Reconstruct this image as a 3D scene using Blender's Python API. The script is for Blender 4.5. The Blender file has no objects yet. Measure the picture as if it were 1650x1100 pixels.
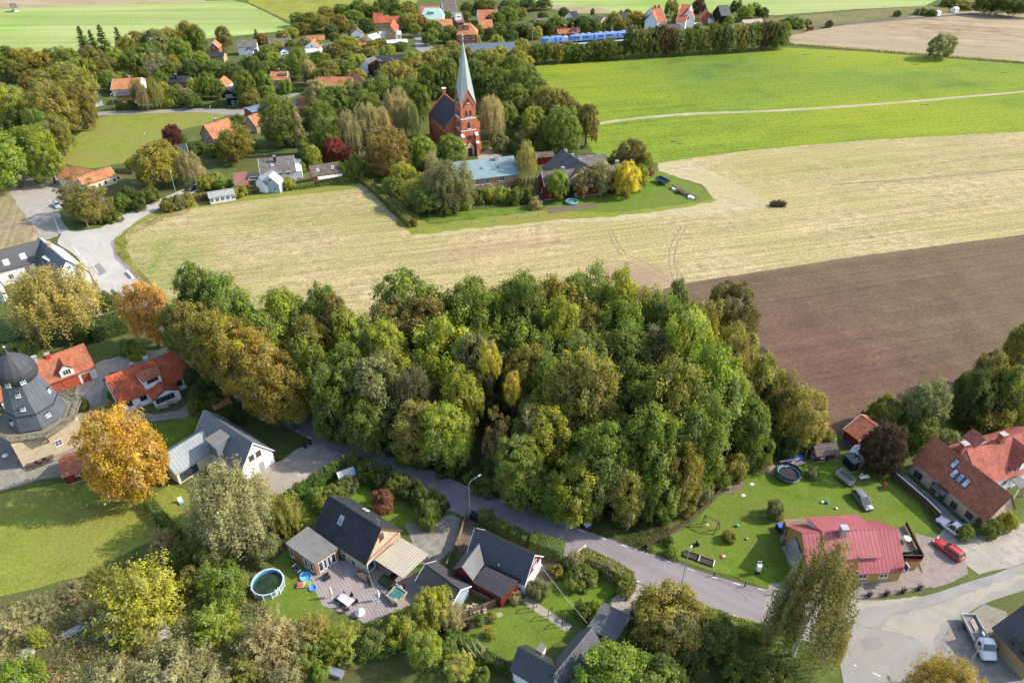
import bpy, math, random
import numpy as np
from mathutils import Vector, Matrix
S = bpy.context.scene
rad = math.radians
# ---------------------------------------------------------------- camera
CAM_H, PITCH, FPX, CX, CY = 92.0, 35.2, 1144.0, 825.0, 550.0
cd = bpy.data.cameras.new('camera'); cam = bpy.data.objects.new('camera', cd)
S.collection.objects.link(cam); S.camera = cam
cd.sensor_width = 36; cd.lens = 36 * FPX / 1650; cd.clip_start = 0.5; cd.clip_end = 8000
cam.location = (0, 0, CAM_H); cam.rotation_euler = (rad(90 - PITCH), 0, 0)
# ---------------------------------------------------------------- sky, sun, exposure
SUN_EL, SUN_AZ = 37.0, 82.0          # azimuth measured from +Y towards +X
w = bpy.data.worlds.new("World"); S.world = w; w.use_nodes = True
nt = w.node_tree; bg = nt.nodes['Background']
sky = nt.nodes.new('ShaderNodeTexSky'); sky.sky_type = 'NISHITA'; sky.sun_disc = False
sky.sun_elevation = rad(SUN_EL); sky.sun_rotation = rad(SUN_AZ); sky.altitude = 100
sky.air_density = 1.0; sky.dust_density = 1.5; sky.ozone_density = 1.0
nt.links.new(sky.outputs[0], bg.inputs[0]); bg.inputs[1].default_value = 0.15
sd = bpy.data.lights.new('sun', 'SUN'); sun = bpy.data.objects.new('sun', sd); S.collection.objects.link(sun)
sd.energy = 2.75; sd.angle = rad(0.6); sd.color = (1.0, 0.93, 0.82)
sv = Vector((math.sin(rad(SUN_AZ)) * math.cos(rad(SUN_EL)), math.cos(rad(SUN_AZ)) * math.cos(rad(SUN_EL)), math.sin(rad(SUN_EL))))
sun.rotation_euler = sv.to_track_quat('Z', 'Y').to_euler(); sun.location = sv * 200
S.view_settings.view_transform = 'Standard'; S.view_settings.look = 'None'
S.view_settings.exposure = 1.25; S.view_settings.gamma = 1.0
S.cycles.max_bounces = 6; S.cycles.diffuse_bounces = 3; S.cycles.glossy_bounces = 2
S.cycles.transmission_bounces = 3; S.cycles.transparent_max_bounces = 4; S.cycles.use_denoising = True
S.cycles.caustics_reflective = False; S.cycles.caustics_refractive = False

# ---------------------------------------------------------------- survey helpers
ct, st = math.cos(rad(PITCH)), math.sin(rad(PITCH))
def ray(px, py):
    u, v = (px - CX) / FPX, (py - CY) / FPX
    return Vector((u, ct - v * st, -st - v * ct))
def P(px, py, z=0.0):                       # surveyed point: picture coordinate at a known height above the ground
    d = ray(px, py); t = (z - CAM_H) / d.z
    return Vector((d.x * t, d.y * t, z))
def pix(p):
    dz = CAM_H - p[2]; dep = p[1] * ct + dz * st
    return (CX + FPX * p[0] / dep, CY + FPX * (dz * ct - p[1] * st) / dep, dep)
def hit_plane(px, py, o, n):
    d = ray(px, py); c = Vector((0, 0, CAM_H)); t = (o - c).dot(n) / d.dot(n)
    return c + d * t
def height_at(base, py):                    # height of a point above ground point base seen at row py
    v = (py - CY) / FPX
    # (dz*ct - Y*st) = v*(Y*ct + dz*st)
    dz = base.y * (st + v * ct) / (ct - v * st)
    return CAM_H - dz
COL = S.collection
def empty(name, loc=(0, 0, 0), rz=0.0):
    o = bpy.data.objects.new(name, None); COL.objects.link(o); o.location = loc; o.rotation_euler = (0, 0, rz)
    o.empty_display_size = 0.3; return o
def tag(o, label, cat, group=None):
    o['label'] = label; o['category'] = cat
    if group: o['group'] = group
    return o
def structure(o, stuff=False):
    o['kind'] = 'stuff' if stuff else 'structure'; return o

# ---------------------------------------------------------------- mesh builder
class MB:
    def __init__(s): s.v = []; s.f = []; s.m = []; s.sm = []
    def add(s, vs, fs, mi=0, M=None, smooth=False):
        b = len(s.v)
        for p in vs:
            p = Vector(p); s.v.append(M @ p if M is not None else p)
        for f in fs: s.f.append([b + i for i in f]); s.m.append(mi); s.sm.append(smooth)
        return s
    def box(s, x0, x1, y0, y1, z0, z1, mi=0, M=None):
        vs = [(x0, y0, z0), (x1, y0, z0), (x1, y1, z0), (x0, y1, z0), (x0, y0, z1), (x1, y0, z1), (x1, y1, z1), (x0, y1, z1)]
        return s.add(vs, [(3, 2, 1, 0), (4, 5, 6, 7), (0, 1, 5, 4), (1, 2, 6, 5), (2, 3, 7, 6), (3, 0, 4, 7)], mi, M)
    def prism(s, prof, a0, a1, axis='x', mi=0, M=None, caps=True, smooth=False):
        # prof: list of 2d points; axis x: (y,z) extruded along x; y: (x,z) along y; z: (x,y) along z
        n = len(prof)
        def mk(a, q): return (a, q[0], q[1]) if axis == 'x' else ((q[0], a, q[1]) if axis == 'y' else (q[0], q[1], a))
        vs = [mk(a0, q) for q in prof] + [mk(a1, q) for q in prof]
        ar = sum(prof[i][0] * prof[(i + 1) % n][1] - prof[(i + 1) % n][0] * prof[i][1] for i in range(n))
        flip = (ar < 0) ^ (axis == 'y') ^ (a1 < a0)
        fs = [(i, (i + 1) % n, n + (i + 1) % n, n + i) for i in range(n)]
        cp = [tuple(range(n - 1, -1, -1)), tuple(range(n, 2 * n))] if caps else []
        if flip: fs = [f[::-1] for f in fs]; cp = [c[::-1] for c in cp]
        s.add(vs, fs, mi, M, smooth)
        if caps: s.add(vs, cp, mi, M)
        return s
    def lathe(s, prof, n=16, mi=0, M=None, smooth=True, ang0=0.0, capb=False, capt=False):
        vs = []
        for r, z in prof:
            for k in range(n):
                a = ang0 + 2 * math.pi * k / n; vs.append((r * math.cos(a), r * math.sin(a), z))
        fs = []
        for j in range(len(prof) - 1):
            for k in range(n): fs.append((j * n + k, j * n + (k + 1) % n, (j + 1) * n + (k + 1) % n, (j + 1) * n + k))
        s.add(vs, fs, mi, M, smooth)
        if capb: s.add(vs[:n], [tuple(range(n - 1, -1, -1))], mi, M)
        if capt: s.add(vs[-n:], [tuple(range(n))], mi, M)
        return s
    def tube(s, pts, r, n=6, mi=0, M=None, smooth=True):
        pts = [Vector(p) for p in pts]; k = len(pts)
        rs = r if isinstance(r, (list, tuple)) else [r] * k
        vs = []; px_ = None
        for i, p in enumerate(pts):
            d = (pts[min(i + 1, k - 1)] - pts[max(i - 1, 0)]).normalized()
            if px_ is None: px_ = d.orthogonal().normalized()
            px_ = (px_ - d * px_.dot(d)).normalized(); py_ = d.cross(px_)
            for j in range(n):
                a = 2 * math.pi * j / n; vs.append(p + (px_ * math.cos(a) + py_ * math.sin(a)) * rs[i])
        fs = [(i * n + j, i * n + (j + 1) % n, (i + 1) * n + (j + 1) % n, (i + 1) * n + j) for i in range(k - 1) for j in range(n)]
        s.add(vs, fs, mi, M, smooth)
        s.add(vs[:n], [tuple(range(n - 1, -1, -1))], mi, M); s.add(vs[-n:], [tuple(range(n))], mi, M)
        return s
    def bar(s, a, b, w, h=None, mi=0, M=None):
        a, b = Vector(a), Vector(b); h = h or w; d = (b - a); L = d.length; d.normalize()
        up = Vector((0, 0, 1)) if abs(d.z) < .95 else Vector((0, 1, 0))
        x = d.cross(up).normalized(); z = x.cross(d)
        T = Matrix((x, d, z)).transposed().to_4x4(); T.translation = a
        s.box(-w / 2, w / 2, 0, L, -h / 2, h / 2, mi, (M @ T) if M is not None else T); return s
    def blob(s, c, r, n=8, mi=0, seed=0, jit=.12, M=None):
        rn = random.Random(seed); vs = []; c = Vector(c); r = Vector(r) if not isinstance(r, (int, float)) else Vector((r, r, r))
        rows = max(3, n // 2)
        vs.append(c + Vector((0, 0, -r.z)))
        for j in range(1, rows):
            t = math.pi * j / rows
            for k in range(n):
                a = 2 * math.pi * k / n; q = 1 + rn.uniform(-jit, jit)
                vs.append(c + Vector((r.x * math.sin(t) * math.cos(a) * q, r.y * math.sin(t) * math.sin(a) * q, -r.z * math.cos(t) * q)))
        vs.append(c + Vector((0, 0, r.z))); fs = []
        for k in range(n): fs.append((0, 1 + (k + 1) % n, 1 + k))
        for j in range(rows - 2):
            for k in range(n):
                a = 1 + j * n; fs.append((a + k, a + (k + 1) % n, a + n + (k + 1) % n, a + n + k))
        a = 1 + (rows - 2) * n
        for k in range(n): fs.append((a + k, a + (k + 1) % n, len(vs) - 1))
        return s.add(vs, fs, mi, M, True)
    def mesh(s, name, mats):
        me = bpy.data.meshes.new(name); me.from_pydata(s.v, [], s.f)
        for m in (mats if isinstance(mats, (list, tuple)) else [mats]): me.materials.append(m)
        me.polygons.foreach_set('material_index', s.m); me.polygons.foreach_set('use_smooth', s.sm)
        uv = me.uv_layers.new(name='UVMap'); co = []
        for p in me.polygons:
            n = p.normal
            u = Vector((-n.y, n.x, 0)) if abs(n.z) < .995 else Vector((1, 0, 0))
            u.normalize(); vv = n.cross(u)
            for vi in p.vertices:
                q = me.vertices[vi].co; co += [q.dot(u), q.dot(vv)]
        uv.data.foreach_set('uv', co); me.update(); return me
    def build(s, name, mats, parent=None, mw=None, loc=None):
        o = bpy.data.objects.new(name, s.mesh(name, mats)); COL.objects.link(o)
        if parent is not None: o.parent = parent
        if mw is not None: o.matrix_local = mw
        elif loc is not None: o.location = loc
        return o

# ---------------------------------------------------------------- materials
class NT:
    def __init__(s, name, rough=.85, spec=.25, metal=0.0):
        s.mat = bpy.data.materials.new(name); s.mat.use_nodes = True; s.t = s.mat.node_tree
        s.b = s.t.nodes['Principled BSDF']; s.b.inputs['Roughness'].default_value = rough
        s.b.inputs['Specular IOR Level'].default_value = spec; s.b.inputs['Metallic'].default_value = metal
    def n(s, t, **a):
        x = s.t.nodes.new(t)
        for k, v in a.items(): setattr(x, k, v)
        return x
    def put(s, sock, v):
        if hasattr(v, 'is_output'): s.t.links.new(v, sock)
        else: sock.default_value = (*v, 1) if isinstance(v, tuple) and len(v) == 3 and sock.type == 'RGBA' else v
    def co(s, kind='Object', scale=(1, 1, 1), rot=0.0, loc=(0, 0, 0), rnd=False):
        c = s.n('ShaderNodeTexCoord').outputs[kind]
        m = s.n('ShaderNodeMapping'); m.inputs['Scale'].default_value = scale; m.inputs['Rotation'].default_value = (0, 0, rot)
        m.inputs['Location'].default_value = loc; s.put(m.inputs['Vector'], c)
        if rnd:
            oi = s.n('ShaderNodeObjectInfo'); k = s.math('MULTIPLY', oi.outputs['Random'], 57.0)
            a = s.n('ShaderNodeVectorMath', operation='ADD'); s.put(a.inputs[0], m.outputs[0]); s.t.links.new(k, a.inputs[1]); return a.outputs[0]
        return m.outputs[0]
    def math(s, op, a, b=0.0, clamp=False):
        x = s.n('ShaderNodeMath', operation=op, use_clamp=clamp); s.put(x.inputs[0], a); s.put(x.inputs[1], b); return x.outputs[0]
    def noise(s, vec, scale, detail=3.0, rough=.55):
        x = s.n('ShaderNodeTexNoise'); s.put(x.inputs['Vector'], vec); x.inputs['Scale'].default_value = scale
        x.inputs['Detail'].default_value = detail; x.inputs['Roughness'].default_value = rough; return x.outputs['Fac']
    def ramp(s, fac, stops):
        x = s.n('ShaderNodeValToRGB'); s.put(x.inputs[0], fac); r = x.color_ramp
        while len(r.elements) < len(stops): r.elements.new(.5)
        for e, (p, c) in zip(r.elements, stops):
            e.position = p; e.color = (*c, 1) if isinstance(c, tuple) else (c, c, c, 1)
        return x.outputs[0]
    def mix(s, fac, a, b, mode='MIX'):
        x = s.n('ShaderNodeMix', data_type='RGBA', blend_type=mode); s.put(x.inputs[0], fac); s.put(x.inputs[6], a); s.put(x.inputs[7], b); return x.outputs[2]
    def base(s, c): s.put(s.b.inputs['Base Color'], c); return s
    def bump(s, h, dist=.03, stren=.6):
        x = s.n('ShaderNodeBump'); x.inputs['Distance'].default_value = dist; x.inputs['Strength'].default_value = stren
        s.put(x.inputs['Height'], h); s.put(s.b.inputs['Normal'], x.outputs[0]); return s
    def ell(s, vec, c, rx, ry, soft=.5, rot=0.0):   # soft elliptical zone mask on the ground (1 inside)
        m = s.n('ShaderNodeMapping', vector_type='TEXTURE'); m.inputs['Location'].default_value = (c[0], c[1], 0)
        m.inputs['Rotation'].default_value = (0, 0, rot); m.inputs['Scale'].default_value = (rx, ry, 1); s.put(m.inputs['Vector'], vec)
        l = s.n('ShaderNodeVectorMath', operation='LENGTH'); s.put(l.inputs[0], m.outputs[0])
        r = s.n('ShaderNodeMapRange'); s.put(r.inputs[0], l.outputs['Value']); r.inputs[1].default_value = 1.0; r.inputs[2].default_value = 1 - soft
        return r.outputs[0]
def sc(c, k): return tuple(min(1, x * k) for x in c)
_mc = {}
def plain(name, c, rough=.8, spec=.25, var=.18, scale=1.2, metal=0.0, bump=0.0):
    if name in _mc: return _mc[name]
    m = NT(name, rough, spec, metal); v = m.co(rnd=True)
    f = m.noise(v, scale, 5.0, .65); m.base(m.ramp(f, [(.25, sc(c, 1 - var * 1.6)), (.5, c), (.75, sc(c, 1 + var))]))
    if bump: m.bump(m.noise(v, scale * 8, 3.0), bump)
    _mc[name] = m.mat; return m.mat
def tiles(name, c, w=.32, h=.36, rough=.8, moss=.0, mossc=(.09, .08, .03), spec=.2):
    brick = h < .15
    if name in _mc: return _mc[name]
    m = NT(name, rough, spec); uv = m.co('UV'); ob = m.co(rnd=True)
    br = m.n('ShaderNodeTexBrick', offset=.0); m.put(br.inputs['Vector'], uv); br.inputs['Scale'].default_value = 1
    br.inputs['Brick Width'].default_value = w; br.inputs['Row Height'].default_value = h; br.inputs['Mortar Size'].default_value = .006 if brick else .028; br.inputs['Mortar Smooth'].default_value = .6
    br.inputs['Bias'].default_value = 0.0
    br.inputs['Color1'].default_value = (*sc(c, .8), 1); br.inputs['Color2'].default_value = (*sc(c, 1.2), 1); br.inputs['Mortar'].default_value = (*sc(c, 1.25 if brick else .45), 1)
    f = m.noise(ob, .45, 5.0, .65); col = m.mix(1.0, br.outputs['Color'], m.ramp(f, [(.28, .62), (.5, 1.0), (.75, 1.22)]), 'MULTIPLY')
    if moss:
        k = m.ramp(m.noise(ob, 1.1, 6.0, .7), [(.62 - moss, 0.0), (.74, 1.0)]); col = m.mix(m.math('MULTIPLY', k, .75), col, mossc)
    m.base(col); m.bump(br.outputs['Fac'], -.03, .8); _mc[name] = m.mat; return m.mat
def seams(name, c, pitch=.55, rough=.5, spec=.4, line=.5, width=.1, axis=0, wear=.14):
    if name in _mc: return _mc[name]
    m = NT(name, rough, spec); uv = m.co('UV'); ob = m.co(rnd=True)
    sx = m.n('ShaderNodeSeparateXYZ'); m.put(sx.inputs[0], uv)
    fr = m.math('FRACT', m.math('DIVIDE', sx.outputs[axis], pitch)); d = m.math('ABSOLUTE', m.math('SUBTRACT', fr, .5))
    k = m.ramp(d, [(width * .5, 1.0), (width, 0.0)])
    f = m.noise(ob, .5, 5.0, .65); cc = m.ramp(f, [(.25, sc(c, 1 - wear * 1.5)), (.5, c), (.78, sc(c, 1 + wear))])
    st_ = m.noise(m.co('UV', (6, .3, 1) if axis == 0 else (.3, 6, 1)), 1.0, 3.0); cc = m.mix(.5, cc, m.ramp(st_, [(.3, .75), (.7, 1.2)]), 'MULTIPLY')
    m.base(m.mix(k, cc, sc(c, line))); m.bump(k, .03, .7); _mc[name] = m.mat; return m.mat
def glass(name='window_glass', c=(.035, .045, .055)):
    if name in _mc: return _mc[name]
    m = NT(name, .12, .7); v = m.co(rnd=True); m.base(m.ramp(m.noise(v, .9, 2.0), [(.35, sc(c, .5)), (.65, sc(c, 1.7))])); _mc[name] = m.mat; return m.mat
def ground_mat(name, cols, scales=(.035, .3, 2.6), stripe=None, bump=.05, extra=None, rough=.95, fine=(.75, .62, 1.32)):
    """cols: dark, mid, light, patch. stripe: (angle, across scale, strength)"""
    m = NT(name, rough, .1); v = m.co(); d, md, l, pt = cols
    n1 = m.noise(v, scales[0], 4.0, .6); n2 = m.noise(v, scales[1], 4.0, .65); n3 = m.noise(v, scales[2], 3.0, .7)
    c = m.ramp(n2, [(.3, d), (.5, md), (.72, l)]); c = m.mix(m.ramp(n1, [(.42, 0.0), (.62, 1.0)]), c, pt)
    c = m.mix(fine[0], c, m.ramp(n3, [(.28, fine[1]), (.5, 1.0), (.74, fine[2])]), 'MULTIPLY')
    if stripe:
        for ang, k, amt, lo in stripe:
            sv_ = m.co('Object', (1, 1, 1), 0)
            mm = m.n('ShaderNodeMapping', vector_type='POINT'); mm.inputs['Rotation'].default_value = (0, 0, -ang); m.put(mm.inputs['Vector'], sv_)
            m2 = m.n('ShaderNodeMapping'); m2.inputs['Scale'].default_value = (lo, k, 1); m.put(m2.inputs['Vector'], mm.outputs[0])
            c = m.mix(amt, c, m.ramp(m.noise(m2.outputs[0], 1.0, 3.0, .6), [(.3, .6), (.5, 1.0), (.7, 1.35)]), 'MULTIPLY')
    if extra: c = extra(m, v, c)
    m.base(c); m.bump(m.noise(v, scales[2], 4.0, .7), bump, .7); return m.mat
# ================================================================ the ground, fields and roads
def catmull(pts, closed=False, n=6):
    out = []; k = len(pts); rng = range(k if closed else k - 1)
    for i in rng:
        p0 = pts[(i - 1) % k] if closed or i > 0 else pts[0]; p1 = pts[i]; p2 = pts[(i + 1) % k]
        p3 = pts[(i + 2) % k] if closed or i + 2 < k else pts[-1]
        for j in range(n):
            t = j / n
            out.append(tuple(.5 * (2 * b + (c - a) * t + (2 * a - 5 * b + 4 * c - d) * t * t + (3 * b - a - 3 * c + d) * t ** 3) for a, b, c, d in zip(p0, p1, p2, p3)))
    if not closed: out.append(tuple(pts[-1]))
    return out
_rs = random.Random(5)
def sheet(name, pts, m, z, smooth=False, jit=.35, step=2.5, stuff=False):
    w_ = [tuple(P(*p)) for p in pts]
    if smooth: w_ = catmull(w_, True, 6)
    fin = []
    for a, b in zip(w_, w_[1:] + w_[:1]):
        a, b = Vector(a), Vector(b); L = (b - a).length; k = max(1, int(L / step)) if jit else 1; k = min(k, 60)
        nx = Vector((-(b - a).y, (b - a).x, 0)); nx.normalize()
        for j in range(k):
            q = a.lerp(b, j / k)
            if jit: q = q + nx * _rs.uniform(-jit, jit)
            fin.append((q.x, q.y, z))
    ar = sum(p[0] * q[1] - q[0] * p[1] for p, q in zip(fin, fin[1:] + fin[:1]))
    if ar < 0: fin.reverse()
    me = bpy.data.meshes.new(name); me.from_pydata(fin, [], [list(range(len(fin)))]); me.materials.append(m)
    o = bpy.data.objects.new(name, me); COL.objects.link(o); return structure(o, stuff)
def ribbon(name, pts, width, m, z, jit=.0, n=8):
    c = [Vector((p[0], p[1], z)) for p in catmull([tuple(P(*q[:2])) for q in pts], False, n)]
    ws = catmull([(q[2] if len(q) > 2 else width,) for q in pts], False, n)
    vs = []; L = R_ = None
    for i, p in enumerate(c):
        d = (c[min(i + 1, len(c) - 1)] - c[max(i - 1, 0)]); d.normalize(); nn = Vector((-d.y, d.x, 0)); h = ws[i][0] / 2
        vs += [p + nn * (h + _rs.uniform(-jit, jit)), p - nn * (h + _rs.uniform(-jit, jit))]
    me = bpy.data.meshes.new(name); me.from_pydata(vs, [], [(2 * i, 2 * i + 1, 2 * i + 3, 2 * i + 2) for i in range(len(c) - 1)]); me.materials.append(m)
    o = bpy.data.objects.new(name, me); COL.objects.link(o); structure(o); return c, [x[0] for x in ws]
A_ST = rad(14.7)
m_base = ground_mat('meadow_grass', [(.05, .075, .018), (.085, .115, .026), (.125, .15, .04), (.10, .10, .035)], (.03, .22, 2.2), bump=.12)
m_lawn = ground_mat('mown_grass', [(.075, .125, .012), (.105, .165, .018), (.145, .205, .028), (.125, .155, .028)], (.06, .35, 3.0), bump=.06)
m_lawnd = ground_mat('dark_grass', [(.045, .07, .015), (.065, .09, .02), (.09, .11, .03), (.085, .085, .03)], (.07, .4, 3.0), bump=.08)  # darker, browner green than the mown grass
m_dry = ground_mat('dry_grass', [(.10, .09, .035), (.17, .145, .06), (.24, .20, .09), (.13, .13, .045)], (.05, .5, 2.6), bump=.2)
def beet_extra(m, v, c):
    a, b = P(1150, 110), P(1450, 125); e = m.math('MAXIMUM', m.ell(v, (a.x, a.y), 90, 42, .9, A_ST), m.ell(v, (b.x, b.y), 120, 30, .9, A_ST)); c = m.mix(m.math('MULTIPLY', e, .7), c, m.mix(1.0, c, (.66, .80, 1.5), 'MULTIPLY'))  # cloud shade painted in as two soft darker, bluer zones
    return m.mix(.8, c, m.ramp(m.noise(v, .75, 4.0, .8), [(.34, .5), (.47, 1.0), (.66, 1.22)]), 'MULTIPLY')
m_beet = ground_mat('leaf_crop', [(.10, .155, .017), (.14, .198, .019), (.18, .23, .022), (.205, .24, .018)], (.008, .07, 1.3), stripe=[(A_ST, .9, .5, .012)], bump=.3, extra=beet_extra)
m_win = ground_mat('young_cereal', [(.19, .27, .06), (.225, .31, .07), (.26, .34, .09), (.30, .33, .12)], (.006, .03, .8), stripe=[(rad(3), .12, .5, .004), (rad(3), .035, .35, .003)], bump=.03)
m_rape = ground_mat('yellow_crop', [(.14, .15, .03), (.2, .2, .035), (.27, .26, .05), (.22, .24, .04)], (.02, .12, .9), stripe=[(rad(-30), .3, .4, .02)], bump=.1)
m_tan = ground_mat('harvested_soil', [(.21, .15, .09), (.29, .215, .13), (.36, .28, .17), (.31, .25, .15)], (.012, .1, 1.0), stripe=[(rad(-14), .35, .5, .01), (rad(-14), .06, .3, .004)], bump=.06)
def stub_extra(m, v, c):
    n = m.noise(v, .09, 5.0, .7); n = m.math('MULTIPLY', m.ramp(n, [(.43, 0.0), (.56, 1.0)]), 1.0)
    fine = m.ramp(m.noise(v, .9, 4.0, .7), [(.38, 0.0), (.62, 1.0)])
    tot = None
    for px, py, ex, ey, k in [(470, 345, 34, 24, .8), (265, 430, 20, 30, 1.25), (640, 335, 26, 16, .85), (250, 395, 14, 12, 1.2), (1350, 265, 60, 14, .8), (520, 420, 45, 9, .45), (1140, 300, 18, 10, .7), (1500, 270, 60, 12, .6), (1400, 370, 25, 5, .5), (330, 495, 36, 14, 1.1)]:
        c0 = P(px, py); e = m.math('MULTIPLY', m.ell(v, (c0.x, c0.y), ex, ey, .8, A_ST), k); tot = e if tot is None else m.math('MAXIMUM', tot, e)
    k = m.math('MULTIPLY', m.math('MULTIPLY', m.math('MULTIPLY', n, fine), tot), 1.1, True)
    k = m.math('MAXIMUM', k, m.math('MULTIPLY', tot, .3))
    c = m.mix(k, c, (.15, .19, .035))
    # bare, churned soil around the headland behind the wood
    t2 = None
    for px, py, ex, ey, kk in [(1010, 455, 17, 14, 1.0), (870, 470, 30, 9, .5), (780, 400, 26, 6, .4)]:
        c0 = P(px, py); e = m.math('MULTIPLY', m.ell(v, (c0.x, c0.y), ex, ey, .7, A_ST), kk); t2 = e if t2 is None else m.math('MAXIMUM', t2, e)
    return m.mix(m.math('MULTIPLY', t2, m.ramp(m.noise(v, .35, 4.0), [(.3, .45), (.6, .95)])), c, (.26, .17, .115))
m_stub = ground_mat('stubble', [(.25, .195, .098), (.355, .28, .142), (.445, .355, .19), (.315, .265, .112)], (.03, .35, 1.5), stripe=[(A_ST, .75, .5, .014), (A_ST, .16, .22, .006), (A_ST, 2.0, .4, .06)], bump=.12, extra=stub_extra, fine=(.95, .55, 1.4))
def plough_extra(m, v, c):
    c0 = P(1330, 590); return m.mix(m.ell(v, (c0.x, c0.y), 42, 52, 1.0), c, m.mix(1.0, c, (.98, .80, .92), 'MULTIPLY'))
m_plough = ground_mat('ploughed_soil', [(.10, .070, .042), (.124, .088, .053), (.148, .108, .066), (.138, .099, .058)], (.012, .12, 1.1), stripe=[(A_ST, .75, .36, .006), (A_ST, .09, .25, .003)], bump=.12, extra=plough_extra)
m_furrow = ground_mat('dug_soil', [(.20, .145, .085), (.28, .21, .125), (.36, .28, .17), (.22, .20, .09)], (.05, .3, 2.0), stripe=[(rad(112), .75, .75, .02)], bump=.2)
m_road = ground_mat('worn_asphalt', [(.19, .165, .173), (.23, .20, .208), (.26, .23, .238), (.245, .215, .217)], (.05, .4, 5.0), bump=.01, stripe=[(rad(150), .7, .3, .03)], fine=(.35, .8, 1.15))
m_road2 = ground_mat('pale_asphalt', [(.205, .20, .185), (.245, .235, .215), (.285, .272, .248), (.27, .245, .205)], (.07, .25, 5.0), bump=.01, fine=(.3, .8, 1.15), stripe=[(rad(30), .35, .25, .04)])
m_road3 = ground_mat('overexposed_asphalt', [(.33, .31, .275), (.39, .365, .325), (.44, .41, .365), (.37, .34, .29)], (.07, .25, 5.0), bump=.01, fine=(.3, .8, 1.15))  # paler asphalt copy, overexposed brightness put into its colour
m_gravel = ground_mat('gravel', [(.25, .215, .175), (.33, .29, .24), (.41, .365, .31), (.29, .265, .205)], (.1, .6, 6.0), bump=.04)
m_pink = ground_mat('block_paving', [(.20, .16, .14), (.25, .205, .18), (.30, .25, .222), (.24, .20, .17)], (.1, .8, 7.0), bump=.03)
m_stone = ground_mat('cobbles', [(.16, .145, .12), (.24, .215, .18), (.31, .28, .235), (.22, .20, .155)], (.1, .7, 4.0), bump=.06)
m_dirt = ground_mat('forest_soil', [(.03, .028, .015), (.05, .043, .022), (.08, .065, .035), (.045, .055, .02)], (.08, .6, 3.0), bump=.2)
m_track = ground_mat('farm_track', [(.28, .24, .15), (.36, .31, .2), (.44, .38, .26), (.3, .28, .15)], (.05, .4, 3.0), bump=.05)
m_soilbed = ground_mat('bed_soil', [(.10, .075, .05), (.15, .115, .08), (.21, .165, .12), (.13, .12, .06)], (.1, .8, 4.0), bump=.1)
# base ground far beyond the horizon of the frame
me = bpy.data.meshes.new('ground'); me.from_pydata([(-4000, -600, 0), (4000, -600, 0), (4000, 6000, 0), (-4000, 6000, 0)], [], [(0, 1, 2, 3)]); me.materials.append(m_base)
o = bpy.data.objects.new('ground', me); COL.objects.link(o); structure(o)
_zc = [0]
def Z(k):
    _zc[0] += 1; return .004 * k + .00004 * (_zc[0] % 95)
sheet('far_field', [(-900, 14), (0, 15), (330, 2), (420, -60), (200, -140), (-1400, -140)], m_tan, Z(2))
sheet('cereal_field', [(-700, 100), (0, 88), (130, 82), (300, 66), (480, 48), (440, 26), (398, 6), (372, 1), (330, 2), (200, 7), (0, 15), (-900, 20)], m_win, Z(3))
sheet('yellow_field', [(400, 4), (448, 26), (500, 50), (650, 40), (690, -30), (420, -60)], m_rape, Z(3))
sheet('far_green_field', [(862, 6), (950, 22), (1060, 22), (1160, 22), (1250, 25), (1380, 15), (1490, 10), (1560, -25), (1200, -110), (760, -90)], m_win, Z(3))
sheet('brown_strip', [(862, 10), (930, 22), (1010, 22), (960, 12), (900, 8)], m_tan, Z(4))
sheet('railway_verge', [(1140, 52), (1240, 30), (1400, 16), (1500, 10), (1560, 2), (1900, -10), (2400, 20), (1650, 24), (1480, 24), (1350, 40), (1290, 54), (1150, 68)], m_dry, Z(4))
sheet('harvested_field', [(1262, 60), (1340, 44), (1480, 25), (1570, 18), (1660, 24), (2300, 50), (2300, 160), (1650, 101), (1530, 92), (1400, 82), (1280, 72)], m_tan, Z(5))
sheet('crop_field', [(843, 110), (900, 101), (1000, 93), (1265, 77), (1400, 84), (1530, 95), (1650, 104), (2300, 165), (2300, 180), (1650, 212), (1400, 226), (1210, 242), (1060, 263), (1010, 262), (955, 246), (930, 200), (880, 150)], m_beet, Z(6), jit=.2)
ribbon('field_path', [(958, 201), (1000, 194), (1110, 184), (1240, 179), (1400, 169), (1650, 148), (2200, 98)], 2.6, m_track, Z(7), .2)
sheet('stubble_field', [(1060, 263), (1210, 242), (1400, 226), (1650, 212), (2300, 170), (2300, 305), (1650, 386), (1380, 421), (1105, 466), (1060, 520), (1040, 640), (700, 640), (420, 620), (285, 520), (268, 488), (222, 452), (190, 420), (181, 398), (190, 372), (220, 350), (300, 330), (380, 318), (570, 298), (584, 294), (662, 374), (870, 352), (990, 345), (1090, 330), (1152, 324), (1130, 296), (1062, 276)], m_stub, Z(6), jit=.15)
m_head = ground_mat('headland_stubble', [(.29, .24, .135), (.38, .315, .185), (.46, .385, .235), (.35, .305, .15)], (.05, .4, 1.5), bump=.08, stripe=[(rad(-28), .6, .3, .02)])
sheet('headland', [(1060, 264), (1108, 259), (1175, 290), (1250, 332), (1180, 342), (1080, 348), (985, 356), (870, 362), (668, 384), (662, 376), (870, 354), (990, 347), (1090, 332), (1156, 325), (1132, 297), (1064, 277)], m_head, Z(6.5), jit=.5)
sheet('ploughed_field', [(2300, 295), (1650, 378), (1380, 413), (1112, 455), (1050, 470), (1010, 462), (965, 470), (1000, 600), (1200, 640), (1290, 690), (1370, 705), (1480, 660), (1560, 640), (1700, 640), (2300, 700)], m_plough, Z(7), jit=.12)
sheet('dug_field', [(-500, 470), (-500, 330), (-120, 290), (0, 274), (28, 302), (78, 364), (92, 378), (70, 385), (40, 392), (0, 402)], m_furrow, Z(6))
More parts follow.
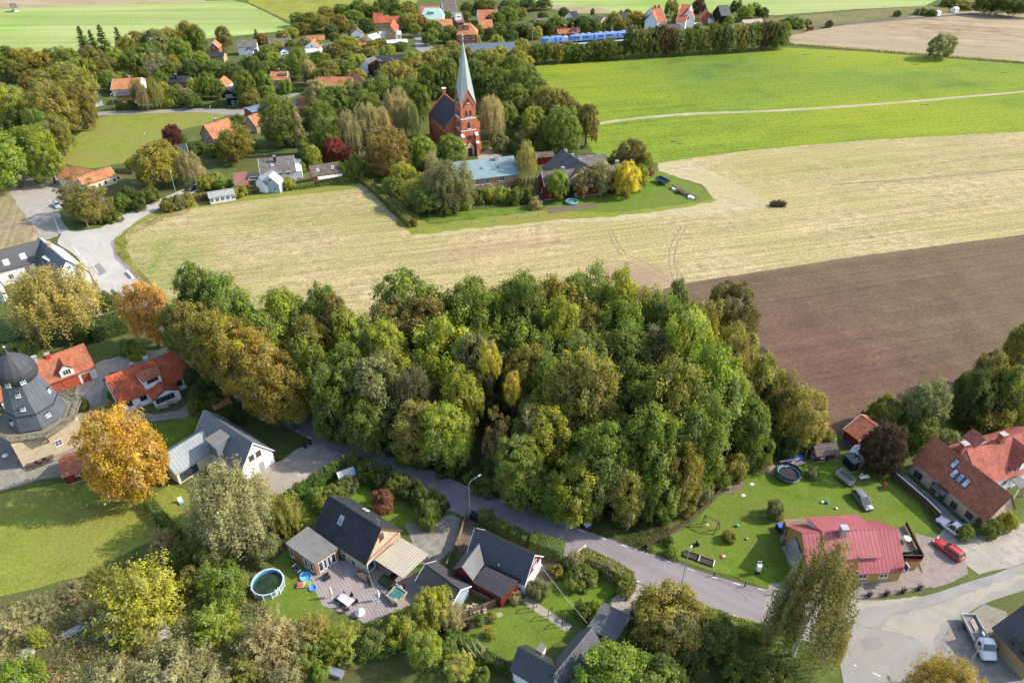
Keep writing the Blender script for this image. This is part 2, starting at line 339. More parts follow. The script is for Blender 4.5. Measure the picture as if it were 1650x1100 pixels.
sheet('pasture', [(90, 262), (118, 225), (150, 190), (200, 184), (330, 180), (372, 183), (330, 200), (270, 215), (240, 240), (200, 262), (150, 272)], m_lawnd if False else m_base, Z(5), jit=.5)
m_past = ground_mat('pasture_grass', [(.14, .165, .024), (.18, .205, .032), (.22, .24, .044), (.20, .195, .045)], (.04, .25, 2.0), bump=.06)
bpy.data.objects['pasture'].data.materials[0] = m_past
# field verge: green headland round the stubble and along the churchyard
sheet('field_verge', [(268, 492), (222, 456), (183, 420), (172, 398), (178, 374), (205, 352), (250, 340), (300, 330), (380, 318), (570, 296), (578, 303), (380, 326), (300, 338), (240, 352), (204, 374), (197, 400), (212, 425), (250, 462), (290, 500)], m_past, Z(7), jit=.6)
sheet('field_verge', [(584, 292), (600, 288), (690, 362), (870, 340), (1000, 326), (1150, 318), (1156, 324), (1090, 336), (990, 349), (870, 357), (664, 379), (640, 362), (640, 350), (622, 332)], m_past, Z(7), jit=.6)
sheet('farmyard_grass', [(870, 340), (900, 320), (1000, 310), (1035, 270), (1062, 276), (1128, 300), (1148, 322), (1090, 331), (990, 343)], m_lawn, Z(8), jit=.6)
ribbon('farm_drive', [(950, 250), (962, 262), (985, 275)], 3.2, m_gravel, Z(8), .3)
# wood floor, village ground
sheet('wood_floor', [(280, 560), (420, 640), (500, 690), (600, 735), (700, 775), (800, 812), (870, 835), (955, 858), (1040, 830), (1150, 768), (1215, 742), (1290, 700), (1300, 640), (1230, 560), (1150, 530), (1050, 580), (900, 560), (700, 570), (500, 575), (330, 520)], m_dirt, Z(9), jit=.8)
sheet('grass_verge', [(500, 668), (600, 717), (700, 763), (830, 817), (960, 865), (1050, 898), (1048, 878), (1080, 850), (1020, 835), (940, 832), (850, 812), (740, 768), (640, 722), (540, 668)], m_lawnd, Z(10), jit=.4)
m_churchyard = m_lawnd
# ---- roads
main, mw_ = ribbon('road', [(1480, 1010, 9), (1380, 1012, 9.5), (1260, 985, 7.0), (1150, 955, 6.2), (1050, 919, 6.2), (950, 883, 6.2), (850, 846, 6.2), (730, 798, 6.2), (600, 736, 6.2), (520, 694, 6.2), (468, 668, 6.0), (423, 645, 6.0), (360, 604, 6.0), (318, 572, 6.0), (283, 535, 6.0), (258, 503, 6.0), (228, 474, 6.4), (190, 444, 7.5), (158, 412, 9), (150, 388, 11)], 6.2, m_road, Z(14))
ribbon('lane', [(138, 392, 11), (170, 378, 9), (205, 354, 7), (250, 332, 5.6), (290, 314, 5.2), (330, 297, 5), (352, 288, 4.6)], 5.5, m_road3, Z(15))
ribbon('street', [(-60, 520, 6), (150, 440, 6), (165, 410, 8), (150, 385, 9), (118, 378, 7)], 6.5, m_road2, Z(13)) if False else None
sheet('junction', [(92, 392), (100, 372), (130, 372), (160, 368), (185, 372), (178, 392), (186, 418), (222, 454), (248, 486), (270, 515), (288, 548), (262, 545), (238, 505), (205, 478), (165, 475), (145, 440), (118, 408)], m_road3, Z(15), jit=.15, smooth=False)
ribbon('gravel_drive', [(92, 382, 7), (70, 350, 8), (50, 318, 9), (30, 290, 7), (5, 262, 5), (-30, 235, 4)], 6, m_gravel, Z(13), .4)
sheet('gravel_yard', [(56, 300), (92, 282), (120, 292), (105, 310), (95, 340), (72, 340)], m_gravel, Z(14), jit=.5)
ribbon('village_street', [(135, 186, 5), (200, 181, 6), (260, 179, 6), (330, 178, 6), (385, 181, 7), (420, 170, 6), (450, 160, 5.5), (478, 150, 5)], 6, m_road2, Z(13))
sheet('paved_turning', [(350, 178), (372, 184), (408, 190), (425, 172), (400, 172)], m_road2, Z(14), jit=.2)
ribbon('village_street', [(690, 62, 6), (676, 70, 5), (688, 82, 8), (720, 84, 9), (760, 82, 6)], 6, m_road2, Z(13))
ribbon('village_street', [(662, 52, 7), (676, 62, 6), (690, 78, 6)], 6, m_road2, Z(14))
# bottom right junction
sheet('junction', [(1290, 940), (1330, 960), (1400, 968), (1480, 962), (1540, 945), (1600, 925), (1650, 908), (1780, 865), (1780, 905), (1650, 950), (1580, 975), (1540, 1000), (1510, 1040), (1500, 1075), (1520, 1130), (1700, 1300), (1480, 1400), (1400, 1250), (1360, 1110), (1345, 1010), (1300, 990), (1230, 985), (1240, 940)], m_road2, Z(15), jit=.1)
sheet('parking_apron', [(1500, 1080), (1510, 1040), (1540, 1000), (1585, 972), (1620, 985), (1640, 1040), (1760, 1130), (1650, 1180), (1530, 1120)], m_stone, Z(16), jit=.2)
sheet('gravel_drive', [(1475, 860), (1512, 868), (1560, 912), (1560, 925), (1502, 948), (1488, 930), (1480, 900)], m_pink, Z(17), jit=.25)
sheet('gravel_drive', [(1508, 866), (1530, 838), (1600, 852), (1650, 842), (1790, 830), (1790, 866), (1650, 908), (1575, 926)], m_gravel, Z(16), jit=.25)
sheet('paving', [(1375, 930), (1390, 912), (1470, 905), (1505, 944), (1440, 958), (1385, 964), (1370, 958)], m_pink, Z(18), jit=.15)
# left: yard of the mill and lanes around it
sheet('mill_lane', [(288, 550), (258, 562), (215, 570), (160, 583), (140, 606), (132, 650), (160, 650), (172, 606), (215, 592), (262, 580), (298, 566)], m_gravel, Z(13), smooth=True, jit=.3)
sheet('mill_yard', [(130, 605), (165, 600), (175, 640), (190, 660), (150, 690), (150, 740), (110, 765), (60, 775), (0, 790), (-120, 800), (-140, 690), (0, 690), (110, 660)], m_stone, Z(11), jit=.4)
sheet('gravel_yard', [(130, 440), (170, 475), (205, 480), (205, 500), (150, 510), (120, 470)], m_gravel, Z(12), jit=.4)
sheet('terrace_paving', [(190, 655), (250, 668), (290, 660), (315, 640), (330, 650), (300, 672), (245, 680), (200, 672)], m_stone, Z(13), jit=.2)
sheet('drive', [(400, 760), (452, 742), (495, 715), (512, 690), (560, 718), (545, 745), (470, 790), (440, 800), (410, 790)], m_gravel, Z(13), jit=.25)
# lawns
sheet('lawn', [(-200, 985), (0, 965), (60, 952), (140, 925), (250, 870), (240, 800), (120, 775), (0, 795), (-250, 820)], m_past, Z(8), jit=.6)
sheet('lawn', [(215, 700), (300, 672), (340, 655), (320, 690), (270, 730), (262, 760), (215, 720)], m_lawn, Z(9), jit=.3)
sheet('lawn', [(240, 800), (275, 780), (300, 790), (320, 840), (285, 862), (245, 830)], m_past, Z(9), jit=.3)
sheet('lawn', [(380, 680), (440, 668), (480, 695), (495, 718), (455, 735), (410, 700)], m_lawnd, Z(9), jit=.3)
sheet('lawn', [(470, 800), (560, 755), (620, 765), (700, 800), (715, 830), (690, 856), (640, 850), (500, 845), (455, 850)], m_lawn, Z(9), jit=.3)
sheet('lawn', [(440, 900), (470, 880), (520, 945), (540, 985), (500, 1030), (440, 1020), (420, 980)], m_lawn, Z(9), jit=.3)
sheet('rough_drive', [(652, 846), (700, 836), (728, 830), (745, 838), (735, 880), (700, 915), (672, 905)], m_stone, Z(10), jit=.3)
sheet('timber_deck', [(500, 930), (530, 905), (600, 900), (650, 930), (700, 915), (690, 940), (660, 975), (590, 1005), (560, 990), (520, 975)], m_stone, Z(10), jit=.1)
sheet('lawn', [(735, 1020), (790, 985), (830, 970), (860, 975), (885, 1000), (920, 1015), (880, 1050), (835, 1040), (820, 1080), (770, 1070)], m_lawn, Z(10), jit=.2)
sheet('lawn', [(868, 975), (890, 940), (930, 915), (985, 920), (1010, 940), (985, 960), (950, 985), (940, 1008), (910, 1000)], m_lawn, Z(11), jit=.2)
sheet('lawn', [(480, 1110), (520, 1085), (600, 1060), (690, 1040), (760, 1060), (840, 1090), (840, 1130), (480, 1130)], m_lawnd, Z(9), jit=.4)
sheet('gravel_drive', [(985, 965), (1020, 938), (1052, 950), (1040, 975), (1010, 1000), (985, 985)], m_gravel, Z(13), jit=.2)
sheet('yard', [(740, 838), (765, 834), (850, 872), (905, 895), (900, 930), (850, 960), (760, 940), (735, 905)], m_soilbed, Z(11), jit=.1)
sheet('paving', [(838, 968), (850, 960), (922, 1008), (912, 1018)], m_gravel, Z(12), jit=.05)
sheet('border_path', [(740, 1022), (762, 1012), (800, 998), (812, 990), (806, 985), (790, 992), (740, 1012)], m_gravel, Z(12), jit=.1)
sheet('lawn', [(1042, 884), (1110, 850), (1160, 800), (1200, 770), (1260, 745), (1340, 735), (1400, 760), (1480, 800), (1500, 850), (1480, 880), (1390, 925), (1320, 965), (1240, 950), (1150, 920)], m_lawn, Z(12), jit=.3)
sheet('bare_patch', [(1165, 795), (1195, 768), (1200, 782), (1180, 800)], m_soilbed, Z(13), jit=.3)
sheet('lawn', [(1505, 700), (1540, 668), (1640, 655), (1800, 680), (1800, 740), (1600, 720)], m_lawn, Z(11), jit=.4)
sheet('paving', [(1440, 770), (1460, 765), (1560, 850), (1530, 850)], m_stone, Z(13), jit=.2)
sheet('side_garden', [(1010, 1010), (1060, 985), (1240, 1010), (1240, 1110), (1000, 1120)], m_lawnd, Z(9), jit=.3)
# churchyard and parsonage garden
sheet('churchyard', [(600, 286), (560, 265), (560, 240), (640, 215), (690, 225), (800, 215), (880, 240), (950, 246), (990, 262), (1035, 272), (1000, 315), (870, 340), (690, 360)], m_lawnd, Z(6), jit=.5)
sheet('church_path', [(770, 250), (790, 238), (810, 250), (790, 262), (772, 262)], m_gravel, Z(8), jit=.3)
sheet('vegetable_bed', [(880, 335), (960, 326), (962, 334), (882, 345)], m_soilbed, Z(9), jit=.3)
sheet('lawn', [(690, 345), (860, 330), (868, 340), (690, 360)], m_lawn, Z(8), jit=.3)
# lane markings: dashed edge lines of the main road
m_white = plain('road_paint', (.62, .6, .57), .7, .2, .2, 3.0)
mk = MB(); acc = [0.0]
for i in range(1, len(main)): acc.append(acc[-1] + (main[i] - main[i - 1]).length)
def along(s_):
    i = max(1, next((k for k, a in enumerate(acc) if a >= s_), len(acc) - 1)); t = (s_ - acc[i - 1]) / max(1e-6, acc[i] - acc[i - 1])
    p = main[i - 1].lerp(main[i], t); d = (main[i] - main[i - 1]).normalized(); return p, d, mw_[i - 1] * (1 - t) + mw_[i] * t
s_ = 18.0
while s_ < acc[-1] - 30:
    p, d, ww = along(s_); q, d2, w2 = along(s_ + 1.1)
    for sg in (-1, 1):
        if sg < 0 or (int(s_ / 3.6) % 5):
            n1, n2 = Vector((-d.y, d.x, 0)) * sg, Vector((-d2.y, d2.x, 0)) * sg
            a, b = ww / 2 - .42, ww / 2 - .26; z = Vector((0, 0, .004 * 16.5 + .0038 - p.z))
            f = [p + n1 * a + z, p + n1 * b + z, q + n2 * b + z, q + n2 * a + z]
            mk.add(f if sg < 0 else f[::-1], [(0, 1, 2, 3)])
    s_ += 3.6
for a, b in [((118, 398), (128, 410)), ((132, 414), (142, 428)), ((176, 433), (182, 434)), ((1363, 973), (1374, 974)), ((1406, 1083), (1419, 1089)), ((1376, 1070), (1380, 1072)), ((150, 428), (158, 440))]:
    a, b = P(*a, Z(19)), P(*b, Z(19)); d = (b - a).normalized(); n1 = Vector((-d.y, d.x, 0)) * .09
    mk.add([a - n1, b - n1, b + n1, a + n1], [(0, 1, 2, 3)])
structure(mk.build('road_marking', m_white))
# tyre tracks worn in the stubble and the rim of the ploughed headland
m_rut = plain('wheel_rut', (.25, .19, .115), .95, .1, .3, .8)
for pts in ([(980, 372), (988, 392), (1000, 410)], [(986, 371), (995, 391), (1009, 409)], [(1085, 455), (1078, 420), (1082, 392), (1098, 365)], [(1094, 452), (1087, 420), (1092, 392), (1106, 366)],
            [(946, 425), (962, 412), (1000, 409), (1040, 424), (1080, 450)], [(960, 436), (975, 424), (1010, 422), (1050, 440), (1085, 458)], [(1340, 298), (1450, 290), (1560, 281), (1700, 268)], [(540, 478), (600, 472), (680, 462), (740, 456)]):
    ribbon('wheel_rut', pts, .34 if pts[0][0] != 1340 else 1.2, m_rut, Z(9), .12)

m_patch = ground_mat('asphalt_repair', [(.18, .172, .165), (.21, .202, .192), (.24, .23, .218), (.225, .213, .195)], (.1, .5, 5.0), bump=.01, fine=(.3, .8, 1.15))
m_dust = ground_mat('road_dust', [(.25, .225, .18), (.30, .27, .22), (.34, .31, .255), (.32, .285, .225)], (.1, .4, 4.0), bump=.01, fine=(.4, .75, 1.2))
sheet('road_dust', [(1420, 1010), (1470, 985), (1530, 970), (1590, 945), (1650, 925), (1650, 934), (1590, 960), (1545, 985), (1515, 1010), (1500, 1050), (1480, 1030)], m_dust, Z(16), smooth=True, jit=.3)
sheet('road_dust', [(1350, 975), (1420, 968), (1480, 960), (1475, 966), (1420, 976), (1360, 984)], m_dust, Z(16), smooth=True, jit=.2)
sheet('road_repair', [(1386, 1030), (1416, 1024), (1424, 1042), (1392, 1050)], m_patch, Z(17), jit=.03); sheet('road_repair', [(1085, 935), (1110, 943), (1104, 949), (1080, 941)], m_patch, Z(17), jit=.03); sheet('road_repair', [(655, 750), (690, 766), (680, 770), (646, 755)], m_patch, Z(17), jit=.03); sheet('road_repair', [(148, 430), (160, 424), (172, 438), (160, 445)], m_patch, Z(17), jit=.03)
m_crack = plain('asphalt_crack', (.15, .142, .135), .95, .1, .2, 2)
for pts in ([(1370, 1000), (1400, 1012), (1432, 1010), (1470, 1030)], [(1300, 975), (1340, 990), (1350, 1020), (1372, 1060)], [(1180, 950), (1195, 957), (1205, 968)], [(900, 862), (915, 868), (925, 880)], [(560, 705), (590, 722), (640, 738)], [(110, 395), (140, 405), (160, 425)], [(1430, 990), (1500, 975), (1570, 950)]): ribbon('asphalt_crack', pts, .045, m_crack, Z(18), .03)
m_bare = plain('bare_soil_patch', (.085, .075, .045), .95, .1, .3, .8)
for x, y, w_ in ((1300, 88, 9), (1340, 92, 7), (1432, 100, 5), (1473, 104, 6), (1568, 112, 6), (1617, 117, 5), (1490, 169, 7), (1085, 228, 5), (1098, 232, 6), (880, 138, 5)): ribbon('bare_patch', [(x - w_, y), (x, y + .4), (x + w_, y + .2)], 1.0, m_bare, Z(8), .3, 3)
# ================================================================ house builder
M_ORANGE = tiles('orange_clay_tile', (.44, .185, .085), .3, .38, .8)
M_RED = tiles('red_clay_tile', (.40, .105, .05), .3, .38, .78, .04)
M_RUST = tiles('weathered_red_tile', (.42, .14, .075), .3, .4, .82, .12, (.16, .115, .06))
M_PINKT = tiles('bright_red_tile', (.37, .115, .08), .28, .36, .78)
M_DARKT = tiles('black_concrete_tile', (.040, .042, .048), .34, .38, .7)
M_GREYT = tiles('grey_fibre_tile', (.16, .145, .13), .5, .5, .9, .08, (.09, .09, .06))
M_BROWNT = tiles('brown_fibre_tile', (.15, .115, .095), .45, .5, .9, .06)
M_ZINC = seams('zinc_sheet', (.145, .165, .18), .62, .42, .45, .55, .07)
M_ZINCL = seams('light_zinc_sheet', (.25, .275, .285), .62, .42, .45, .6, .07)
M_COPPER = seams('blue_green_sheet', (.20, .275, .28), .75, .5, .4, .62, .08)
M_MINT = seams('mint_sheet', (.34, .50, .44), .8, .6, .3, .75, .07)
M_PINKM = seams('red_sheet_metal', (.36, .095, .098), .62, .5, .35, .42, .09)
M_CORR = seams('dark_corrugated', (.13, .133, .138), .26, .55, .35, .45, .3)
M_CORRL = seams('pale_corrugated', (.42, .365, .28), .5, .7, .3, .8, .25)
M_FELT = plain('grey_roof_felt', (.17, .165, .155), .9, .2, .14, .6)
M_FELTD = plain('dark_roof_felt', (.055, .053, .055), .85, .2, .18, .6)
M_TIMB = seams('weathered_boards', (.24, .165, .095), .5, .85, .2, .55, .12, 1)
M_BLACKM = seams('black_sheet_roof', (.03, .032, .036), .55, .33, .5, .6, .06)
M_GLARE = plain('sun_glare_colour', (.62, .62, .6), .35, .5, .04, .6)  # dark roof made pale: sun glare painted into the colour
W_WHITE = plain('white_render', (.74, .73, .70), .9, .2, .06, .8)
W_CREAM = plain('cream_render', (.62, .55, .38), .9, .2, .08, .8)
W_TAN = tiles('tan_brick', (.56, .42, .295), .26, .085, .9)
W_YBRICK = tiles('yellow_brick', (.40, .28, .15), .26, .085, .9)
W_OCHRE = plain('ochre_render', (.42, .265, .085), .9, .2, .12, .8)
W_BRICK = tiles('red_brick', (.32, .115, .07), .26, .085, .9)
W_CHURCH = tiles('church_brick', (.48, .155, .08), .28, .09, .88)
W_PBRICK = tiles('pale_red_brick', (.55, .39, .29), .26, .085, .9)
W_RED = seams('falun_red_boards', (.20, .035, .025), .16, .9, .15, .6, .16)
W_BLACK = seams('black_boards', (.018, .018, .02), .18, .85, .2, .5, .14)
W_BROWN = seams('brown_boards', (.17, .09, .05), .16, .85, .2, .55, .16)
W_STONE = plain('limewashed_stone', (.50, .40, .265), .95, .1, .16, 1.1, 0, .05)
W_GREYB = plain('grey_blue_boards', (.34, .40, .44), .85, .2, .08)
T_WHITE = plain('white_trim', (.78, .77, .75), .6, .3, .03)
T_DARK = plain('dark_trim', (.03, .03, .034), .6, .3, .1)
T_RED = plain('red_trim', (.27, .045, .03), .7, .3, .1)
T_BROWN = plain('brown_trim', (.12, .075, .05), .7, .3, .1)
T_GREEN = plain('green_trim', (.04, .10, .06), .6, .3, .1)
D_RED = seams('red_door_boards', (.42, .085, .05), .35, .7, .3, .75, .1)
D_GREY = plain('grey_door', (.30, .32, .34), .6, .3, .06)
CONC = plain('concrete', (.35, .33, .30), .9, .15, .14, 1.0)
GLASS = glass(); GLASSB = glass('skylight_glass', (.16, .20, .25))
CH_BRICK = tiles('chimney_brick', (.30, .11, .07), .24, .1, .9)
METAL = plain('galvanised_metal', (.42, .43, .44), .4, .5, .08, 2, .6)
LAND = []   # named places for describing the trees around them
_wcache = {}
def window_meshes(w, h, nx, ny, fm, gm):
    k = (round(w, 2), round(h, 2), nx, ny, fm.name, gm.name)
    if k not in _wcache:
        b = MB(); t = .09
        b.box(-w / 2, w / 2, -.05, .03, -h / 2, -h / 2 + t); b.box(-w / 2, w / 2, -.05, .03, h / 2 - t, h / 2)
        b.box(-w / 2, -w / 2 + t, -.048, .03, -h / 2 + t, h / 2 - t); b.box(w / 2 - t, w / 2, -.048, .03, -h / 2 + t, h / 2 - t)
        for i in range(1, nx):
            x = -w / 2 + w * i / nx; b.box(x - .04, x + .04, -.044, .03, -h / 2 + t, h / 2 - t)
        for i in range(1, ny):
            z = -h / 2 + h * i / ny; b.box(-w / 2 + t, w / 2 - t, -.04, .03, z - .03, z + .03)
        b.box(-w / 2 - .06, w / 2 + .06, -.1, .03, -h / 2 - .05, -h / 2 - .003)
        g = MB().box(-w / 2 + t, w / 2 - t, -.018, .02, -h / 2 + t, h / 2 - t)
        _wcache[k] = (b.mesh('window', fm), g.mesh('pane', gm))
    return _wcache[k]
class House:
    def __init__(s, name, label, A, B, E, he=2.8, hr=6.5, wall=None, roof=None, oh=.35, og=.25, cat='house', into=None, trim=None, hip=0.0, land=None, flush=False, wname='wall', rname='roof', z0=0.0, ridge=True, shed=False):
        pa, pb = (P(A[0], A[1], hr) if len(A) == 2 else Vector(A)), (P(B[0], B[1], hr) if len(B) == 2 else Vector(B))
        s.sgn = 1; d = (pb - pa).normalized()
        if isinstance(E, (int, float)):
            s.w = float(E); yv = Vector((-d.y, d.x, 0))
            if yv.y < 0: d = -d; s.sgn = -1
        else:
            pe = P(E[0], E[1], he); q = pe - pa; wv = -d.y * q.x + d.x * q.y
            if wv > 0: d = -d; s.sgn = -1
            s.w = abs(wv)
        s.A, s.B = pa, pb
        s.L = (pb - pa).length; mid = (pa + pb) / 2; s.he, s.hr, s.oh, s.og = he, hr, oh, og
        s.M = Matrix.Translation((mid.x, mid.y, 0)) @ Matrix.Rotation(math.atan2(d.y, d.x), 4, 'Z')
        if into is None:
            s.root = empty(name, (mid.x, mid.y, 0), math.atan2(d.y, d.x)); tag(s.root, label, cat); s.loc = Matrix.Identity(4); s.rw = s.M
        else:
            s.root = into.root; s.rw = into.rw; s.loc = into.rw.inverted() @ s.M
        s.Mi = s.M.inverted(); L, w = s.L + 2 * hip, s.w; s.hip = hip; s.Lx = L
        s.slope = (hr - he) / w; th = .2; s.wallm, s.roofm = wall, roof
        wi, li = w - oh, L / 2 - og; s.wi, s.li = wi, li
        zt = he + s.slope * oh - th * .7
        r = MB()
        if hip:
            top = [(-L / 2, -w, he), (L / 2, -w, he), (L / 2, w, he), (-L / 2, w, he), (-s.L / 2, 0, hr), (s.L / 2, 0, hr)]
            r.add(top, [(0, 1, 5, 4), (1, 2, 5), (2, 3, 4, 5), (3, 0, 4)])
            lo = [(-L / 2, -w, he - .15), (L / 2, -w, he - .15), (L / 2, w, he - .15), (-L / 2, w, he - .15)]
            r.add(top[:4] + lo, [(0, 4, 5, 1), (1, 5, 6, 2), (2, 6, 7, 3), (3, 7, 4, 0), (7, 6, 5, 4)])
        else:
            r.prism([(-w, he), (-w, he - .16), (0, hr - th), (w, he - .16), (w, he), (0, hr)], -L / 2, L / 2)
        if ridge: r.prism([(-.16, hr - .1), (0, hr + .07), (.16, hr - .1)], -s.L / 2 - (0 if hip else -.02), s.L / 2 - .02)
        s.roof = r.build(rname, roof, s.root, s.loc)
        b = MB()
        if hip: b.box(-li, li, -wi, wi, z0 - .1, he - .1)
        else: b.prism([(-wi, z0 - .1), (wi, z0 - .1), (wi, zt), (0, hr - th * 1.2), (-wi, zt)], -li, li)
        s.wall = b.build(wname, wall, s.root, s.loc)
        if trim and not hip:
            for x in (-L / 2 - .03, L / 2 - .03):
                t = MB()
                for sg in (-1, 1):
                    q = [(sg * (w + .02), he - .2), (0, hr - .24), (0, hr + .035), (sg * (w + .02), he + .035)]
                    t.prism(q, x, x + .06)
                t.build('bargeboard', trim, s.root, s.loc)
        g = MB().box(-li - .04, li + .04, -wi - .04, wi + .04, z0 - .12, z0 + .22); g.build('plinth', CONC, s.root, s.loc)
        if land: LAND.append((land, Vector((mid.x, mid.y, 0)), max(s.L / 2, s.w)))
    # --- frames of the faces
    def face(s, f):
        if f == 'F': return Vector((0, -s.wi, 0)), 0.0
        if f == 'K': return Vector((0, s.wi, 0)), math.pi
        x = -1 if (f == 'A') == (s.sgn == 1) else 1
        return Vector((x * s.li, 0, 0)), (-math.pi / 2 if x < 0 else math.pi / 2)
    def onface(s, f, px, py):
        o, a = s.face(f); n = (s.M.to_3x3() @ Vector((math.sin(a), -math.cos(a), 0)))
        return s.Mi @ hit_plane(px, py, s.M @ o, n)
    def win(s, f, px, py, w=1.2, h=1.2, nx=2, ny=1, fm=None, gm=None, name='window', into=None, y=None):
        o, a = s.face(f); q = s.onface(f, px, py)
        return s.put_win(q, a, w, h, nx, ny, fm, gm, name)
    def wins(s, f, ts, z, w=1.2, h=1.2, nx=2, ny=1, fm=None, name='window'):
        o, a = s.face(f)
        for t in ts:
            q = Vector((t * s.sgn, o.y, z)) if f in 'FK' else Vector((o.x, t, z)); s.put_win(q, a, w, h, nx, ny, fm, None, name)
    def put_win(s, q, a, w, h, nx=2, ny=1, fm=None, gm=None, name='window', par=None, inv=None):
        fm, gm = fm or T_WHITE, gm or GLASS
        fr, gl = window_meshes(w, h, nx, ny, fm, gm)
        o = bpy.data.objects.new(name, fr); COL.objects.link(o); o.parent = par or s.root
        mm = Matrix.Translation(q) @ Matrix.Rotation(a, 4, 'Z'); o.matrix_local = mm if par else s.loc @ mm
        g = bpy.data.objects.new('pane', gl); COL.objects.link(g); g.parent = o; return o
    def door(s, f, px, py, w=1.0, h=2.1, m=None, frame=None):
        o, a = s.face(f); q = s.onface(f, px, py); q.z = h / 2 + .02
        d = MB().box(-w / 2, w / 2, -.045, .03, -h / 2, h / 2).build('door', m or D_GREY, s.root, s.loc @ Matrix.Translation(q) @ Matrix.Rotation(a, 4, 'Z'))
        if frame:
            b = MB(); b.box(-w / 2 - .12, -w / 2 - .002, -.06, .03, -h / 2, h / 2 + .12); b.box(w / 2 + .002, w / 2 + .12, -.06, .03, -h / 2, h / 2 + .12); b.box(-w / 2, w / 2, -.06, .03, h / 2 + .002, h / 2 + .12)
            b.build('door_frame', frame, d)
        if w < 1.6: MB().box(w / 2 - .2, w / 2 - .08, -.1, -.045, -.1, 0.02).build('handle', METAL, d)
        return d
    def onroof(s, px, py, side='F'):
        sg = -1 if side == 'F' else 1; n = Vector((0, sg * math.sin(math.atan(s.slope)), math.cos(math.atan(s.slope))))
        return s.Mi @ hit_plane(px, py, s.M @ Vector((0, 0, s.hr)), s.M.to_3x3() @ n), sg
    def skylight(s, px, py, w=.8, l=1.2, side='F', fm=None, gm=None):
        q, sg = s.onroof(px, py, side); b = MB(); t = .1
        a = math.atan(s.slope) * (-sg)
        b.box(-w / 2, w / 2, -l / 2, -l / 2 + t, -.05, .12); b.box(-w / 2, w / 2, l / 2 - t, l / 2, -.05, .12)
        b.box(-w / 2, -w / 2 + t, -l / 2 + t, l / 2 - t, -.05, .118); b.box(w / 2 - t, w / 2, -l / 2 + t, l / 2 - t, -.05, .118)
        o = b.build('skylight', fm or T_WHITE, s.root, s.loc @ Matrix.Translation(q) @ Matrix.Rotation(a, 4, 'X'))
        MB().box(-w / 2 + t, w / 2 - t, -l / 2 + t, l / 2 - t, -.04, .075).build('pane', gm or GLASSB, o); return o
    def chimney(s, px, py, w=.7, d=.7, h=1.1, m=None, cap=True, zt=None):
        # px,py: foot of the chimney on the ridge line
        zt = zt or s.hr
        q = s.Mi @ P(px, py, zt); b = MB(); b.box(q.x - w / 2, q.x + w / 2, q.y - d / 2, q.y + d / 2, zt - .9, zt + h)
        c = b.build('chimney', m or CH_BRICK, s.root, s.loc)
        k = MB().box(q.x - w / 2 - .06, q.x + w / 2 + .06, q.y - d / 2 - .06, q.y + d / 2 + .06, zt + h + .002, zt + h + .14)
        k.build('chimney_cap', CONC if m is not METAL else METAL, c); return c
    def dormer(s, px, py, w=2.0, front=.55, ze=None, rise=.8, wall=None, roof=None, side='F', win=(1.2, .9, 2), kind='gable', trim=None, bottom=None, rname='dormer_roof', oh=.2):
        """px,py: a point at the centre of the front face, half way up; front: 0 at the ridge, 1 at the eaves"""
        sg = -1 if side == 'F' else 1; yf = sg * s.w * front
        o = s.M @ Vector((0, yf, 0)); q = s.Mi @ hit_plane(px, py, o, s.M.to_3x3() @ Vector((0, 1, 0))); x = q.x
        zb = s.hr - s.slope * abs(yf) - .1
        ze = ze or q.z + (q.z - zb)
        wall = wall or s.wallm; roof = roof or s.roofm
        zr = ze + (rise if kind == 'gable' else 0)
        back = lambda z: -sg * 0 + sg * max(0.0, (s.hr - z) / s.slope - .05)
        b = MB(); r = MB(); yb = back(ze)
        if abs(yb) > abs(yf): yb = 0
        if kind == 'gable':
            b.prism([(x - w / 2, zb - .3), (x + w / 2, zb - .3), (x + w / 2, ze - .05), (x, zr - .12), (x - w / 2, ze - .05)], yf, back(zr) if zr < s.hr else 0, 'y')
            q2 = w / 2 + oh; sl = rise / (w / 2)
            r.prism([(x - q2, ze - oh * sl), (x - q2, ze - oh * sl - .12), (x, zr - .12), (x + q2, ze - oh * sl - .12), (x + q2, ze - oh * sl), (x, zr + .04)], yf + sg * oh, back(zr) if zr < s.hr else -sg * .3, 'y')
        else:
            zk = min(s.hr - .15, ze + rise); yk = back(zk)
            prof = [(yf, zb - .3), (yf, ze - .03), (yk, zk - .05), (yk, zb - .3)] if sg > 0 else [(yf, zb - .3), (yk, zb - .3), (yk, zk - .05), (yf, ze - .03)]
            b.prism(prof, x - w / 2, x + w / 2, 'x')
            y2 = yf + sg * oh; z2 = ze - (zk - ze) / max(.1, abs(yf - yk)) * oh
            r.prism([(y2, z2), (yk - sg * .3, zk + .03), (yk - sg * .3, zk + .17), (y2, z2 + .14)], x - w / 2 - oh, x + w / 2 + oh, 'x')
        d = b.build('dormer', wall, s.root, s.loc)
        r.build(rname, roof, d)
        if trim:
            t = MB()
            if kind != 'gable': t.box(x - w / 2 - oh - .03, x + w / 2 + oh + .03, min(y2, y2 + sg * .05), max(y2, y2 + sg * .05), z2 - .06, z2 + .2)
            t.build('fascia', trim, d) if t.v else None
        if win:
            zc = (max(zb, 0) + ze) / 2 + (.1 if kind == 'gable' else 0)
            s.put_win(Vector((x, yf, zc)), 0 if sg < 0 else math.pi, win[0], win[1], win[2], 1, par=d)
        return d
